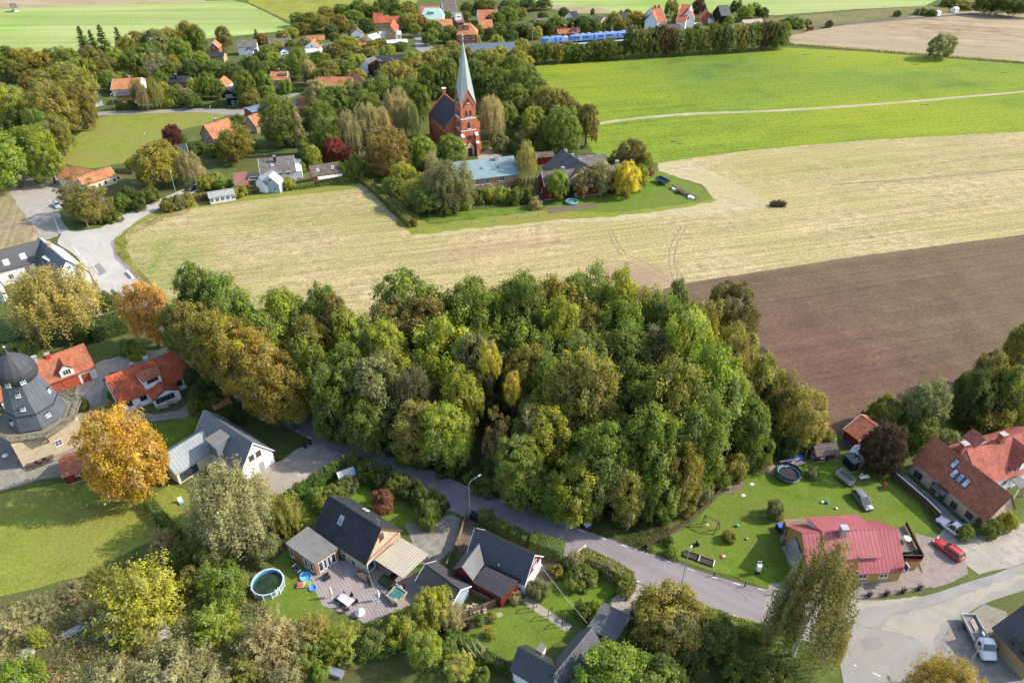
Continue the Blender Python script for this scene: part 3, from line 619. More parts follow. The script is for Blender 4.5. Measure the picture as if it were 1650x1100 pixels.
    def wing(s, apex, zr, eave, ze, wall=None, roof=None, oh=.25, trim=None, back=0.0, wname='wall', rname='roof', side=None):
        """gable wing at right angles to the ridge: apex and eave corner of its outer gable"""
        a = s.Mi @ P(*apex, zr); e = s.Mi @ P(*eave, ze); w = abs(e.x - a.x); yf = (a.y + e.y) / 2 if side is None else a.y
        sg = -1 if yf < 0 else 1
        x = a.x; r = MB(); b = MB(); y0 = yf; y1 = back
        r.prism([(x - w, ze), (x - w, ze - .15), (x, zr - .18), (x + w, ze - .15), (x + w, ze), (x, zr)], y0, y1, 'y')
        sl = (zr - ze) / w; wi = w - oh
        b.prism([(x - wi, -.1), (x + wi, -.1), (x + wi, ze + sl * oh - .12), (x, zr - .16), (x - wi, ze + sl * oh - .12)], y0 - sg * .22, y1, 'y')
        r.build(rname, roof or s.roofm, s.root, s.loc); b.build(wname, wall or s.wallm, s.root, s.loc)
        if trim:
            t = MB()
            for k in (-1, 1): t.prism([(x + k * (w + .02), ze - .2), (x, zr - .22), (x, zr + .035), (x + k * (w + .02), ze + .035)], y0 - .03, y0 + .03, 'y')
            t.build('bargeboard', trim, s.root, s.loc)
        s.last = dict(x=x, w=wi, y=y0 - sg * .22, sg=sg, ze=ze, zr=zr); return s.last
    def wing_win(s, px, py, w=1.2, h=1.2, nx=2, fm=None, face='end', ny=1):
        g = s.last
        if face == 'end': o = Vector((g['x'], g['y'], 0)); n = Vector((0, 1, 0)); a = 0 if g['sg'] < 0 else math.pi
        else: o = Vector((g['x'] + face * g['w'], 0, 0)); n = Vector((1, 0, 0)); a = math.pi / 2 * face
        q = s.Mi @ hit_plane(px, py, s.M @ o, s.M.to_3x3() @ n); return s.put_win(q, a, w, h, nx, ny, fm)
    def slab(s, name, pts, z, th, m, walls=None, wname='wall', inset=.2, z0=0.0, posts=None, par=None, tilt=None):
        """flat roofed part from the picture corners of its roof; posts: material for corner posts"""
        q = [s.rw.inverted() @ P(px, py, z if tilt is None else tilt[i]) for i, (px, py) in enumerate(pts)]
        if sum(a.x * b.y - b.x * a.y for a, b in zip(q, q[1:] + q[:1])) < 0: q.reverse()
        n = len(q); b = MB()
        b.add([v for v in q] + [v - Vector((0, 0, th)) for v in q], [tuple(range(n)), tuple(range(2 * n - 1, n - 1, -1))] + [(i, n + i, n + (i + 1) % n, (i + 1) % n) for i in range(n)])
        o = b.build(name, m, par or s.root)
        c = sum(q, Vector()) / n
        ins = [v + (c - v).normalized() * inset * 1.4 for v in q]
        if walls:
            b = MB(); b.add([Vector((v.x, v.y, z0 - .1)) for v in ins] + [Vector((v.x, v.y, v.z - th + .01)) for v in ins], [tuple(range(n - 1, -1, -1)), tuple(range(n, 2 * n))] + [(i, (i + 1) % n, n + (i + 1) % n, n + i) for i in range(n)])
            b.build(wname, walls, s.root)
        if posts:
            for v in ins: MB().box(v.x - .08, v.x + .08, v.y - .08, v.y + .08, -.05, v.z - th + .01).build('post', posts, s.root)
        s.slabq = ins
        return o
    def slab_win(s, i, fr, z, w, h, nx=1, fm=None, name='window'):
        """window on edge i of the last slab's walls at fraction fr"""
        a, b = s.slabq[i], s.slabq[(i + 1) % len(s.slabq)]; q = a.lerp(b, fr); d = (b - a); ang = math.atan2(d.y, d.x)
        q = Vector((q.x, q.y, z)); fr_, gl = window_meshes(w, h, nx, 1, fm or T_WHITE, GLASS)
        o = bpy.data.objects.new(name, fr_); COL.objects.link(o); o.parent = s.root; o.matrix_local = Matrix.Translation(q) @ Matrix.Rotation(ang, 4, 'Z')
        g = bpy.data.objects.new('pane', gl); COL.objects.link(g); g.parent = o
# ================================================================ houses near the camera
def z1(x, y): return (x / 3.928, 520 + y / 3.928)
def z2(x, y): return (240 + x / 3.928, 540 + y / 3.928)
def z3(x, y): return (420 + x / 3.4375, 700 + y / 3.4375)
def z4(x, y): return (660 + x / 3.235, 760 + y / 3.235)
def z5(x, y): return (x / 3.928, 260 + y / 3.928)
def z7(x, y): return (1220 + x / 3.056, 620 + y / 3.056)
def za(x, y): return (1250 + x / 6.11, 660 + y / 6.11)
def zb(x, y): return (1240 + x / 6.11, 820 + y / 6.11)
def zc(x, y): return (1430 + x / 5.5, 660 + y / 5.5)
def zd(x, y): return (x / 7.856, 360 + y / 7.856)
def ze_(x, y): return (140 + x / 4.583, 80 + y / 4.583)
def zf(x, y): return (360 + x / 6.875, 200 + y / 6.875)
def zg(x, y): return (400 + x / 3.928, y / 3.928)
def zh(x, y): return (560 + x / 5.5, y / 5.5)
def zi(x, y): return (400 + x / 5.893, 20 + y / 5.893)
def zj(x, y): return (840 + x / 4.125, y / 4.125)
def zk(x, y): return (800 + x / 3.928, y / 3.928)
def zl(x, y): return (800 + x / 3.928, 220 + y / 3.928)
def zm(x, y): return (450 + x / 4.784, 780 + y / 4.784)
# -- white house with red garage doors beside the mill
h = House('house', 'white house with orange-red tiled roof and red garage doors behind the windmill', (-22, 608), (135, 553), (154, 591), 2.9, 6.6, W_WHITE, M_RUST, trim=T_RED, land='the white house with red garage doors')
for q, w_ in [((350, 415), 3.6), ((455, 382), 3.8)]: h.door('F', *z1(*q), w_ - .9, 2.3, D_RED, T_RED)
h.door('F', *z1(548, 345), 1.3, 2.0, D_RED, T_RED)
h.dormer(*z1(418, 300), w=2.5, front=.95, ze=4.75, rise=1.2, win=(1.5, 1.3, 3), trim=T_WHITE)
h.chimney(*z1(225, 238), .8, .7, .9, CONC); h.chimney(*z1(303, 212), .8, .8, .6, plain('red_painted_brick', (.45, .04, .03)))
h.wing(z1(345, 170), 5.9, z1(310, 195), 4.9) if False else None
# -- red roof house with flat dormer
h = House('house', 'white house with bright red tiled roof, long flat dormer and gabled garden porch', (168, 608), (285, 563), (192, 652), 2.8, 6.6, W_WHITE, tiles('bright_orange_red_tile', (.44, .10, .045), .3, .38, .75, .02), trim=T_DARK, land='the red-roofed house with the flat dormer')
h.slab('dormer_roof', [z1(850, 320), z1(1000, 265), z1(1016, 326), z1(905, 376)], 0, .14, M_RUST, walls=W_WHITE, wname='dormer', inset=.1, z0=3.4, tilt=[6.0, 6.0, 5.3, 5.3])
def edge_near(h, px, py):
    best = None
    for i in range(len(h.slabq)):
        a, b = h.rw @ h.slabq[i], h.rw @ h.slabq[(i + 1) % len(h.slabq)]; m_ = pix((a + b) / 2); d = math.hypot(m_[0] - px, m_[1] - py); best = min(best, (d, i)) if best else (d, i)
    return best[1]
h.slab_win(edge_near(h, *z1(960, 352)), .5, 4.75, 2.2, .7, 3, T_DARK)
h.win('F', *z1(818, 512), 1.2, 1.1, 2, fm=T_DARK); h.win('F', *z1(908, 474), 1.3, 1.1, 2, fm=T_DARK); h.win('F', *z1(1135, 380), 1.1, 1.2, 2, fm=T_DARK)
h.win('A', *z1(700, 440), 1.0, 1.1, 2, fm=T_DARK)
h.wing(z1(1045, 425), 3.9, z1(965, 490), 2.5, trim=T_DARK); h.wing_win(*z1(1045, 476), 3.6, 1.2, 4, fm=T_DARK)
h.skylight(*z1(735, 428), .7, .9, fm=T_DARK); h.chimney(*z1(928, 240), .8, .8, .8, METAL); h.chimney(*z1(838, 272), .5, .5, .5)
# -- grey zinc house
h = House('house', 'white house with grey zinc roof, flat dormer and gable to the gravel drive', (328, 660), (407, 713), (381, 758), 2.8, 7.4, W_WHITE, M_ZINC, trim=T_WHITE, land='the white house with the zinc roof')
h.wing(z2(75, 765), 5.0, z2(165, 887), 2.6, wall=W_CREAM, roof=M_ZINCL)
h.wing_win(*z2(255, 865), 3.4, 1.7, 4, fm=T_DARK, face=1 if h.last['x'] < h.last['x'] + 1 and (h.Mi @ P(*z2(255, 865), 1.5)).x > h.last['x'] else -1)
h.wing_win(*z2(115, 862), .7, .9, 1, fm=T_DARK)
h.slab('dormer_roof', [z2(465, 585), z2(350, 655), z2(415, 712), z2(520, 630)], 0, .2, M_FELT, walls=M_ZINC, wname='dormer', inset=.25, z0=3.5, tilt=[6.6, 6.4, 6.4, 6.6])
for q in ((648, 775), (692, 748)): h.win('B', *z2(*q), 1.0, 1.15, 3, 2, fm=T_BROWN)
h.door('B', *z2(716, 838), 1.1, 2.2, D_GREY, T_WHITE)
h.win('B', *z2(815, 785), .35, .45, 1, fm=T_DARK)
# -- brick house, black tiles
h = House('house', 'tan brick house with black tiled roof, flat grey extension and pale patio roof', (529, 797), (615, 851), (580, 904), 2.8, 7.2, W_TAN, M_DARKT, trim=T_BROWN, land='the tan brick house with the patio')
h.skylight(*z3(445, 473), .85, 1.5, fm=METAL); h.skylight(*z3(582, 417), .9, 1.1, 'K')
h.win('B', *z3(668, 565), .95, 1.4, 1, fm=T_RED)
b = MB(); o_, a_ = h.face('B')
for zz in (2.9,): b.box(o_.x - .02, o_.x + .05, -h.wi + .2, h.wi - .2, zz, zz + .16)
b.build('brick_band', T_RED, h.root, h.loc)
h.slab('flat_roof', [z3(260, 506), z3(135, 600), z3(296, 716), z3(428, 626)], 3.0, .22, M_FELT, walls=W_BRICK if False else tiles('orange_brick', (.36, .175, .09), .26, .085, .9), wname='extension_wall', inset=.14)
def edge_near(h, px, py):
    best = None
    for i in range(len(h.slabq)):
        a, b = h.root.matrix_world if False else h.rw @ h.slabq[i], h.rw @ h.slabq[(i + 1) % len(h.slabq)]; m_ = pix((a + b) / 2)
        d = math.hypot(m_[0] - px, m_[1] - py); best = min(best, (d, i)) if best else (d, i)
    return best[1]
e = edge_near(h, *z3(215, 690))
for fr, w_ in ((.14, .8), (.66, .8), (.86, .8)): h.slab_win(e, fr, 1.35, w_, 2.0)
e = edge_near(h, *z3(370, 720))
for fr in (.25, .42, .59, .76): h.slab_win(e, fr, 1.3, .95, 2.1)
for q, w_ in (((465, 680), .9), ((515, 715), 1.1)): h.win('F', *z3(*q), w_, 2.0, 1)
h.win('B', *z3(610, 725), 1.4, 1.9, 1)
h.slab('patio_roof', [z3(780, 570), z3(628, 690), z3(790, 795), z3(930, 660)], 2.7, .1, M_CORRL, posts=T_BROWN)
MB().tube([(h.Mi @ P(615, 851, 7.2)) + Vector((-.5, 0, -.2)), (h.Mi @ P(615, 851, 7.2)) + Vector((-.5, 0, 1.7))], .035).bar((h.Mi @ P(615, 851, 7.2)) + Vector((-1.0, 0, 1.65)), (h.Mi @ P(615, 851, 7.2)) + Vector((0, 0, 1.65)), .05).build('aerial', METAL, h.root, h.loc)
# -- black roof, red and white gable
h = House('house', 'red and white house with black sheet roof beside the clipped street hedge', (765, 850), (862, 894), (842, 941), 2.8, 6.4, W_WHITE, M_BLACKM, trim=T_WHITE, land='the black-roofed red house')
g = MB(); o_, a_ = h.face('B'); zt = h.he + h.slope * h.oh - .14
x_ = o_.x
g.prism([(-h.wi + .02, 2.75), (h.wi - .02, 2.75), (h.wi - .02, zt), (0, h.hr - .26), (-h.wi + .02, zt)], min(x_ - .03, x_ + .03), max(x_ - .03, x_ + .03)); g.build('gable_boards', W_RED, h.root, h.loc)
h.win('B', *z4(651, 475), 1.0, 1.2, 2); h.win('B', *z4(681, 505), 1.1, 1.2, 2)
h.wing(z4(275, 490), 5.0, z4(325, 570), 3.0, wall=W_RED, roof=seams('grey_sheet_roof', (.12, .12, .125), .5, .4, .4, .6, .08), trim=T_DARK)
h.wing_win(*z4(285, 560), 1.6, 1.2, 2, fm=T_DARK)
h.slab('lean_to_roof', [z4(395, 490), z4(325, 572), z4(480, 656), z4(566, 568)], 0, .16, M_FELTD, walls=W_RED, wname='lean_to_wall', inset=.12, tilt=[3.5, 2.5, 2.5, 3.5])
h.skylight(*z4(466, 482), .5, .6, fm=T_DARK); h.win('F', *z4(575, 612), .5, 1.2, 1)
# -- dark shed
h = House('shed', 'small shed with dark felt roof and pale gable beside the red house', (685, 908), (742, 950), (671, 937), 2.3, 3.9, W_GREYB, M_FELTD, trim=T_WHITE, cat='shed')
# -- bottom house
h = House('house', 'dark corrugated L-shaped house and carport at the bottom of the picture', (955, 1009), (893, 1086), (978, 1033), 2.7, 5.4, W_WHITE, M_CORR, trim=T_DARK, land='the corrugated L-shaped house')
h2 = House('', '', (834.6, 1041), (899, 1077), (817.6, 1078), 2.7, 5.2, W_WHITE, M_BLACKM, into=h, wname='wing_wall', rname='wing_roof')
h.slab('carport_roof', [z4(1015, 680), z4(1160, 752), z4(1068, 888), z4(925, 805)], 2.7, .12, M_CORR, posts=T_DARK)
b = h.slab('dormer_roof', [z4(655, 925), z4(688, 885), z4(715, 905), z4(690, 945)], 3.4, .1, M_FELT, walls=W_WHITE, wname='dormer', inset=.08, z0=2.0)
# -- pink-red metal roof house
h = House('house', 'ochre house with red sheet-metal roof, raised roof storey and deck with dark sofas', (1292, 858), (1446, 850), (1456, 921), 2.7, 6.7, W_OCHRE, M_PINKM, land='the ochre house with the red metal roof')
RZ = h.hr + .12; best = None
for k in range(60):
    z = 3.2 + k * .05; q = h.Mi @ P(1388, 899.5, z); dz_ = z - (h.hr - h.slope * abs(q.y))
    if best is None or abs(dz_ - .75) < best[0]: best = (abs(dz_ - .75), z, q.y)
zn, yn = best[1], best[2]; yf_ = (h.Mi @ P(1346, 830.5, zn)).y
xr0, xr1 = sorted(((h.Mi @ P(1325, 857.6, RZ)).x, (h.Mi @ P(1412, 852, RZ)).x)); x0, x1 = xr0, xr1
r = MB(); r.prism([(yn, zn), (yn, zn - .14), (0, RZ - .18), (yf_, zn - .14), (yf_, zn), (0, RZ)], x0, x1, 'x'); r.prism([(-.18, RZ - .08), (0, RZ + .08), (.18, RZ - .08)], x0 + .01, x1 - .01)
d = MB().prism([(yn + .3, 3.0), (yn + .3, zn - .05), (0, RZ - .15), (yf_ - .3, zn - .05), (yf_ - .3, 3.0)], x0 + .25, x1 - .25).build('dormer', T_WHITE, h.root, h.loc)
r.build('dormer_roof', M_PINKM, d)
h.chimney(*z7(420, 728), 1.0, .9, 1.2, METAL, zt=6.8)
for q, w_ in (((508, 942), 2.2), ((622, 938), 1.3)): h.win('F', *z7(*q), w_, 1.0, 3 if w_ > 2 else 2)
q = [h.Mi @ P(*z7(*p), 2.9) for p in ((692, 704), (716, 858), (812, 858), (728, 690))]
n_ = MB(); q2 = [(v.x, v.y) for v in q]
n_.prism(q2, 2.5, 2.9, 'z'); n_.build('deck', plain('deck_boards', (.20, .15, .13), .8, .2, .2), h.root, h.loc)
c = sum((Vector(v) for v in q2), Vector((0, 0))) / 4
MB().prism([tuple(Vector(v) * .94 + c * .06) for v in q2], -.1, 2.49, 'z').build('deck_wall', W_OCHRE, h.root, h.loc)
rl = MB(); qq = [Vector((v.x, v.y, 2.9)) for v in q]
for i, mm in ((1, 0), (2, 1), (3, 1)):
    a, b = qq[i], qq[(i + 1) % 4]; up = Vector((0, 0, .95))
    if i == 3: continue
    rl.bar(a + up, b + up, .08, .08); 
    for k in range(7): p = a.lerp(b, k / 6); rl.bar(p, p + up, .05)
    rl.add([a + Vector((0, 0, .1)), b + Vector((0, 0, .1)), b + up * .9, a + up * .9], [(0, 1, 2, 3), (3, 2, 1, 0)])
rl.build('railing', T_BROWN, h.root, h.loc)
b = MB(); a_, b_ = qq[1], qq[2]; b.bar(a_ + Vector((0, 0, -.25)), b_ + Vector((0, 0, -.25)), .1, .5); b.build('fascia', T_RED, h.root, h.loc)
h.slab('annex_roof', [z7(130, 660), z7(262, 648), z7(275, 700), z7(150, 708)], 3.1, .15, M_TIMB, walls=W_BROWN, wname='annex_wall', inset=.1)
h.win('B', *z7(735, 897), 1.0, 1.3, 1)
tarp = plain('grey_tarpaulin', (.30, .29, .29), .6, .3, .2, 1.0)
HOUSE_PINK = h
# -- brick barn house, right
h = House('house', 'long pale brick house with mossy red tiled roof and four skylights', (1506, 702), (1632, 798), (1465, 738), 3.0, 7.6, W_PBRICK, M_RUST, trim=T_BROWN, land='the brick house with four skylights')
for q in ((598, 475), (593, 565), (645, 605), (700, 648)): h.skylight(*zc(*q), .95, 1.7, fm=T_DARK, gm=glass('milky_glass', (.42, .44, .50)))
for q, w_, hh in (((268, 585), 1.6, 1.8), ((585, 848), 1.2, 1.6), ((725, 935), 1.3, 1.2)): h.win('F', *zc(*q), w_, hh, 2, 2, fm=T_BROWN)
h.door('F', *zc(410, 695), 1.2, 2.1, D_RED if False else T_BROWN); h.door('F', *zc(470, 795), 1.1, 2.1, T_GREEN)
q = h.onface('F', *zc(475, 735)); b = MB().box(-1.2, 1.2, -1.5, 0, -.08, .08); b.build('porch_roof', M_BROWNT, h.root, h.loc @ Matrix.Translation((q.x, -h.wi, 2.55)) @ Matrix.Rotation(rad(18), 4, 'X'))
h.wing_left = None
# -- big red tiled house behind it
h = House('house', 'white house with pink-red tiled roof, two chimneys and large cross gable', (1557, 723), (1690, 684), (1627, 769), 3.6, 8.0, W_WHITE, M_PINKT, trim=T_DARK, land='the white house with two chimneys')
h.chimney(*zc(665, 345), 1.1, .9, 1.2); h.chimney(*zc(1005, 265), 1.1, .9, 1.3)
h.wing(zc(1330, 400), 7.8, zc(1095, 522), 4.8, trim=T_DARK); h.wing_win(*zc(1150, 520), 1.3, 1.5, 2)
h.dormer(*zc(715, 265), w=3.0, front=.5, rise=1.1, side='K', win=None, trim=T_WHITE)
h.win('F', *zc(1035, 645), 1.2, 1.3, 2)
h.slab('porch_roof', [zc(1085, 600), zc(1150, 575), zc(1290, 660), zc(1170, 700)], 3.0, .12, M_FELT, posts=T_WHITE)
# -- sheds at the back of the play garden
h = House('shed', 'shed with red tiled gable roof behind the dark purple tree', (1386.7, 667.4), (1413, 686), (1359.7, 692), 2.6, 4.6, W_RED, M_RUST, trim=T_WHITE, cat='shed', land='the red tiled garden shed')
h = House('playhouse', 'small red playhouse with brown felt roof and white-framed window', za(372, 352), za(600, 318), za(430, 458), 1.9, 3.1, W_RED, seams('brown_felt_boards', (.13, .10, .09), .7, .85, .15, .7, .1, 1), cat='playhouse')
h.win('A', *za(372, 440), .9, 1.1, 1); h.win('F', *za(462, 465), .7, .7, 2); h.door('F', *za(512, 480), .8, 1.5, T_DARK)
h = House('shed', 'tiny black garden shed with grey felt roof and flue pipe', za(715, 412), za(815, 508), za(665, 428), 2.4, 2.75, W_BLACK, M_FELT, cat='shed', oh=.12, og=.12)
h.chimney(*za(783, 475), .22, .22, 1.1, T_DARK, zt=2.6)
h = House('shed', 'silver sheet-metal shed behind the black garden shed', za(868, 345), za(800, 420), za(930, 425), 1.9, 2.9, METAL, plain('silver_sheet', (.40, .41, .45), .45, .5, .06), cat='shed', oh=.1, og=.1)
# -- tiled hut at the mill
h = House('hut', 'little red hut with tiled roof beside the bright orange tree', (94, 741), (140, 728), (104, 768), 2.3, 3.8, W_RED, M_RUST, cat='hut')
h.win('F', *z1(490, 955), .7, .8, 2)
# -- bottom right barn
h = House('barn', 'old barn with grey sheet roof at the right edge behind the flatbed truck', (1652, 972), (1720, 1040), (1602, 1015), 3.0, 7.0, W_YBRICK, seams('grey_barn_boards', (.11, .105, .10), .3, .9, .15, .7, .15), cat='barn')
h.win('F', *(1638, 1042), 3.0, 1.2, 4, fm=T_BROWN)
# -- white farm with black roofs, left
h = House('house', 'white L-shaped house with black roof behind the big yellow willow', (-60, 418), (67, 386), (48, 425), 4.2, 8.4, W_WHITE, plain('dark_grey_sheet', (.085, .083, .082), .5, .4, .1, .4), land='the white house with the black roof')
for q in ((78, 492), (290, 415)): h.skylight(*zd(*q), 1.3, 1.5, gm=T_WHITE)
h.win('F', *zd(140, 670), 1.1, 1.3, 2); h.win('F', *zd(345, 570), 1.1, 1.3, 2)
h2 = House('', '', (62, 381.5), (106, 418.5), (141, 434), 3.6, 8.6, W_WHITE, M_GLARE, into=h, wname='gable_wall', rname='gable_roof', trim=T_DARK)
# added sheet: west slope keeps the roof's dark colour, over the glare-painted pale one
sg = -1 if (h2.Mi @ P(40, 430, 5)).y < 0 else 1
b = MB(); off = .03
b.add([(-h2.L / 2, 0, h2.hr + off), (h2.L / 2, 0, h2.hr + off), (h2.L / 2, sg * h2.w, h2.he + off), (-h2.L / 2, sg * h2.w, h2.he + off)], [(0, 1, 2, 3) if sg > 0 else (3, 2, 1, 0)])
b.build('dark_slope_sheet', plain('dark_grey_sheet', (.085, .083, .082)), h.root, h2.loc)
h2.chimney(*zd(625, 285), 1.0, .9, 1.0, plain('orange_chimney', (.45, .2, .09)), zt=8.4)
h2.win('B', *zd(872, 562), .9, 1.0, 2); h2.win('B', *zd(985, 660), 1.0, 1.0, 2)
b = h.slab('balcony', [zd(530, 425), zd(605, 370), zd(695, 425), zd(620, 480)], 6.6, .15, T_WHITE, walls=T_DARK, wname='dormer', inset=.1, z0=4.0)
h = House('house', 'white cottage with grey roof at the left edge below the willow house', (-60, 445), (-4, 448), (8, 462), 3.4, 6.4, W_WHITE, M_FELT, land='the white cottage at the left edge')
# -- orange bungalow
h = House('bungalow', 'cream bungalow with wide orange tiled roof beside the gravel yard', (125, 285), (177, 268), (194, 279), 2.9, 5.4, W_CREAM, M_ORANGE, trim=T_WHITE, cat='house', land='the cream bungalow')
h2 = House('', '', (106, 267), (150, 276), 4.6, 2.9, 5.3, W_CREAM, M_ORANGE, into=h, wname='wing_wall', rname='wing_roof')
for q, w_ in (((725, 118), 1.0), ((748, 105), 1.0), ((668, 135), .9), ((630, 150), .9)): h.win('F', *z5(*q), w_, 1.2, 1)
# ================================================================ the village
def far(label, A, B, E, he, hr, wl, rf, land=None, cat='house', wins=3, gw='', fm=None, trim=None, name=None, **k):
    if not isinstance(E, (int, float)):
        for _ in range(14):      # keep the surveyed eave line but never a roof steeper than 48 degrees
            pa, pb, pe = P(*A, hr), P(*B, hr), P(*E, he); d = (pb - pa).normalized(); q = pe - pa
            if hr - he <= 1.1 * abs(-d.y * q.x + d.x * q.y): break
            hr = he + (hr - he) * .88; he *= .985
    h = House(name or cat.replace(' ', '_'), label, A, B, E, he, hr, wl, rf, cat=cat, land=land, trim=trim, **k)
    if wins:
        n = wins; h.wins('F', [h.L * (-.5 + (i + .5) / n) for i in range(n)], min(1.55, he * .55), 1.1, 1.2, 2, fm=fm)
    if gw:
        for f in gw: h.wins(f, [0], he + .6, 1.1, 1.2, 2); h.wins(f, [-h.w * .45, h.w * .45], 1.5, 1.1, 1.2, 2)
    return h
h = far('brown brick cottage with orange tiled roof, hipped dormer and white gable window', (327.6, 202), (367, 190), (346, 224), 3, 7.4, W_YBRICK, M_ORANGE, 'the brown brick cottage', wins=0, gw='A', trim=T_BROWN)
h.chimney(*ze_(950, 530), 1.1, .8, 1.0, W_BRICK); h.dormer(*ze_(990, 600), w=2.6, front=.6, rise=.7, win=(1.2, .8, 2), roof=M_RED)
h = far('small yellow-brick cottage with orange roof and garden pool under the tall dark tree', (399.6, 187), (424, 180), (415, 203), 3, 7.0, W_YBRICK, M_ORANGE, 'the small orange cottage', wins=0, gw='A', trim=T_WHITE)
h = far('low brick building with flat blue-grey solar roof beside the street bend', (398, 176), (424, 170), 4.0, 3.6, 4.0, W_BRICK, plain('solar_roof', (.16, .2, .26), .3, .6), wins=2)
h = far('brick bungalow with orange hipped roof and dark solar panel above the churchyard trees', (477, 158), (488, 156), 5.5, 3.2, 6.0, W_BRICK, M_ORANGE, wins=2, hip=4.0)
h.skylight(*zg(310, 650), 3.2, 2.6, fm=T_DARK, gm=glass('solar_panel', (.05, .06, .08)))
h = far('small brick house with orange tiled roof and a wide black-framed dormer', (436, 115.5), (463.5, 115), (437, 130), 3.6, 7.6, W_YBRICK, M_ORANGE, 'the orange-roofed house with the dormer', trim=T_WHITE, wins=2)
h.dormer(*zi(325, 600), w=3.6, front=.5, rise=.3, kind='shed', win=(2.8, .9, 3), wall=T_DARK, roof=M_FELTD); h.chimney(*zi(292, 560), .8, .8, 1.0)
h = far('long house with orange tiled roof half hidden in trees left of the church', (512, 124), (568, 124), 5.5, 3.4, 7.2, W_WHITE, M_ORANGE, 'the long orange-roofed house', wins=3)
h.wing(zg(728, 512), 7.0, zg(735, 520), 6.5) if False else None
h2 = House('', '', (573, 117.5), (590, 132), 4.5, 3.4, 7.6, W_WHITE, M_ORANGE, into=h, wname='wing_wall', rname='wing_roof', trim=T_WHITE); h2.chimney(*zg(640, 470), .9, .9, 1.4, zt=7.0)
h = far('cream house with orange roof and white gable behind the yellow bungalow', (181, 127.5), (228, 125), (183, 145), 3.0, 5.8, W_WHITE, M_ORANGE, 'the cream house with the orange roof', wins=2, gw='A', trim=T_WHITE); h.chimney(*ze_(312, 208), .8, .8, .8, CONC)
h = far('yellow bungalow with flat dark roof behind the birch trunks', (188, 149), (217, 147), 4.0, 3.6, 4.2, W_OCHRE, M_FELTD, 'the yellow bungalow', wins=2)
h = far('grey garage with dark hipped roof and white door at the street end', (150, 155), (161, 153), (168, 159), 2.8, 4.6, W_GREYB, M_FELTD, wins=0, cat='garage'); h.door('B' if False else 'F', *ze_(52, 405), 2.6, 2.1, T_WHITE)
h = far('house with dark blue-black roof and brick gable in the middle of the street', (268, 123), (308, 122), (308, 133), 3.4, 7.2, W_BRICK, M_DARKT, 'the dark blue-roofed house', wins=3); h.chimney(*ze_(657, 200), .8, .8, 1.0, T_DARK); h.dormer(*ze_(640, 250), w=4.0, front=.8, rise=1.6, win=None)
h = far('white house with orange roof and lower orange wing right of the dark blue roof', (356, 120.5), (386, 120), (386, 130), 3.8, 6.6, W_WHITE, M_RED, 'the white house with the orange wing', wins=3)
h2 = House('', '', (361, 122), (351, 132), 3.4, 3.4, 5.9, W_WHITE, M_ORANGE, into=h, wname='wing_wall', rname='wing_roof')
h = far('black timber house with hipped grey roof, veranda and white balcony on the street', (368, 139), (383, 138), 5.0, 3.4, 7.0, W_BLACK, M_GREYT, 'the black timber house', wins=2, hip=1.6); h.dormer(*ze_(1050, 345), w=6.0, front=.9, rise=2.4, roof=M_BLACKM, wall=W_BLACK, win=(2.6, 1.0, 4))
h = far('red-brick house with orange roof, gable window facing the fields', (342, 69), (347, 64), (355, 76), 4.0, 7.6, W_BRICK, M_ORANGE, wins=0, gw='A', trim=T_WHITE)
h = far('low dark-roofed annex in front of the red-brick gable', (334, 84.5), (362, 84), 3.5, 2.8, 4.2, W_YBRICK, M_DARKT, wins=2)
h = far('white house with grey tiled roof and white veranda beside the village edge', (381, 65), (413, 63.5), (414, 71), 4.0, 7.0, W_WHITE, M_GREYT, 'the white house with the veranda', wins=4); h.dormer(*z1(0, 0), w=1, front=.5) if False else None
h = far('small white house with dark blue roof and white gable veranda', (396, 81), (415, 80), 4.5, 3.4, 6.4, W_WHITE, M_DARKT, wins=2); h.dormer(*zg(10, 345), w=3.5, front=.9, rise=1.2, win=(2, .8, 3), wall=W_WHITE)
h = far('brick bungalow with grey fibre roof and white end wall', (433, 62.5), (467.6, 61), (470, 68), 3.2, 6.0, W_BRICK, M_GREYT, 'the grey-roofed brick bungalow', wins=4, trim=T_WHITE); h.chimney(*zi(342, 240), .9, .9, .8, T_DARK)
h = far('low black-roofed cottage with white gable below the grey-roofed bungalow', (452, 78), (476, 75.5), 4.0, 2.8, 5.2, W_WHITE, M_DARKT, wins=3); h.dormer(*zi(345, 385), w=4.0, front=.95, rise=1.4, win=(2.2, .8, 3))
h = far('long bungalow with bright orange roof in two lengths', (493, 58), (523, 57), (524, 65), 3.0, 5.8, W_TAN, M_ORANGE, 'the two-length orange roof', wins=4)
h = far('white cottage with orange roof and small white gable front', (501, 68), (507, 63), (496, 72), 3.4, 6.2, W_WHITE, M_ORANGE, wins=0, gw='A', trim=T_WHITE)
h = far('flat white-roofed building below the white gable cottage', (489, 81), (512, 79), 4.5, 3.0, 3.4, W_WHITE, plain('white_roof_felt', (.55, .56, .56)), wins=3)
h = far('flat grey-roofed annex beside the white gable cottage', (517, 70.5), (538, 69), 3.5, 3.0, 3.5, W_WHITE, M_GREYT, wins=0)
h = far('bungalow with brown tiled roof and broad white gable', (549, 55), (588, 53.5), 5.5, 3.0, 6.2, W_WHITE, M_BROWNT, 'the brown-roofed bungalow', wins=3); h.dormer(*zi(1035, 240), w=6.0, front=.95, rise=1.9, win=(3, .9, 4), wall=W_WHITE, trim=T_WHITE); h.chimney(*zi(1020, 200), .8, .8, .9, CONC)
h = far('low brick outbuilding with bright orange roof above the long green verge', (576, 65.5), (593, 64), (595, 72), 2.8, 4.8, W_BRICK, M_ORANGE, wins=2)
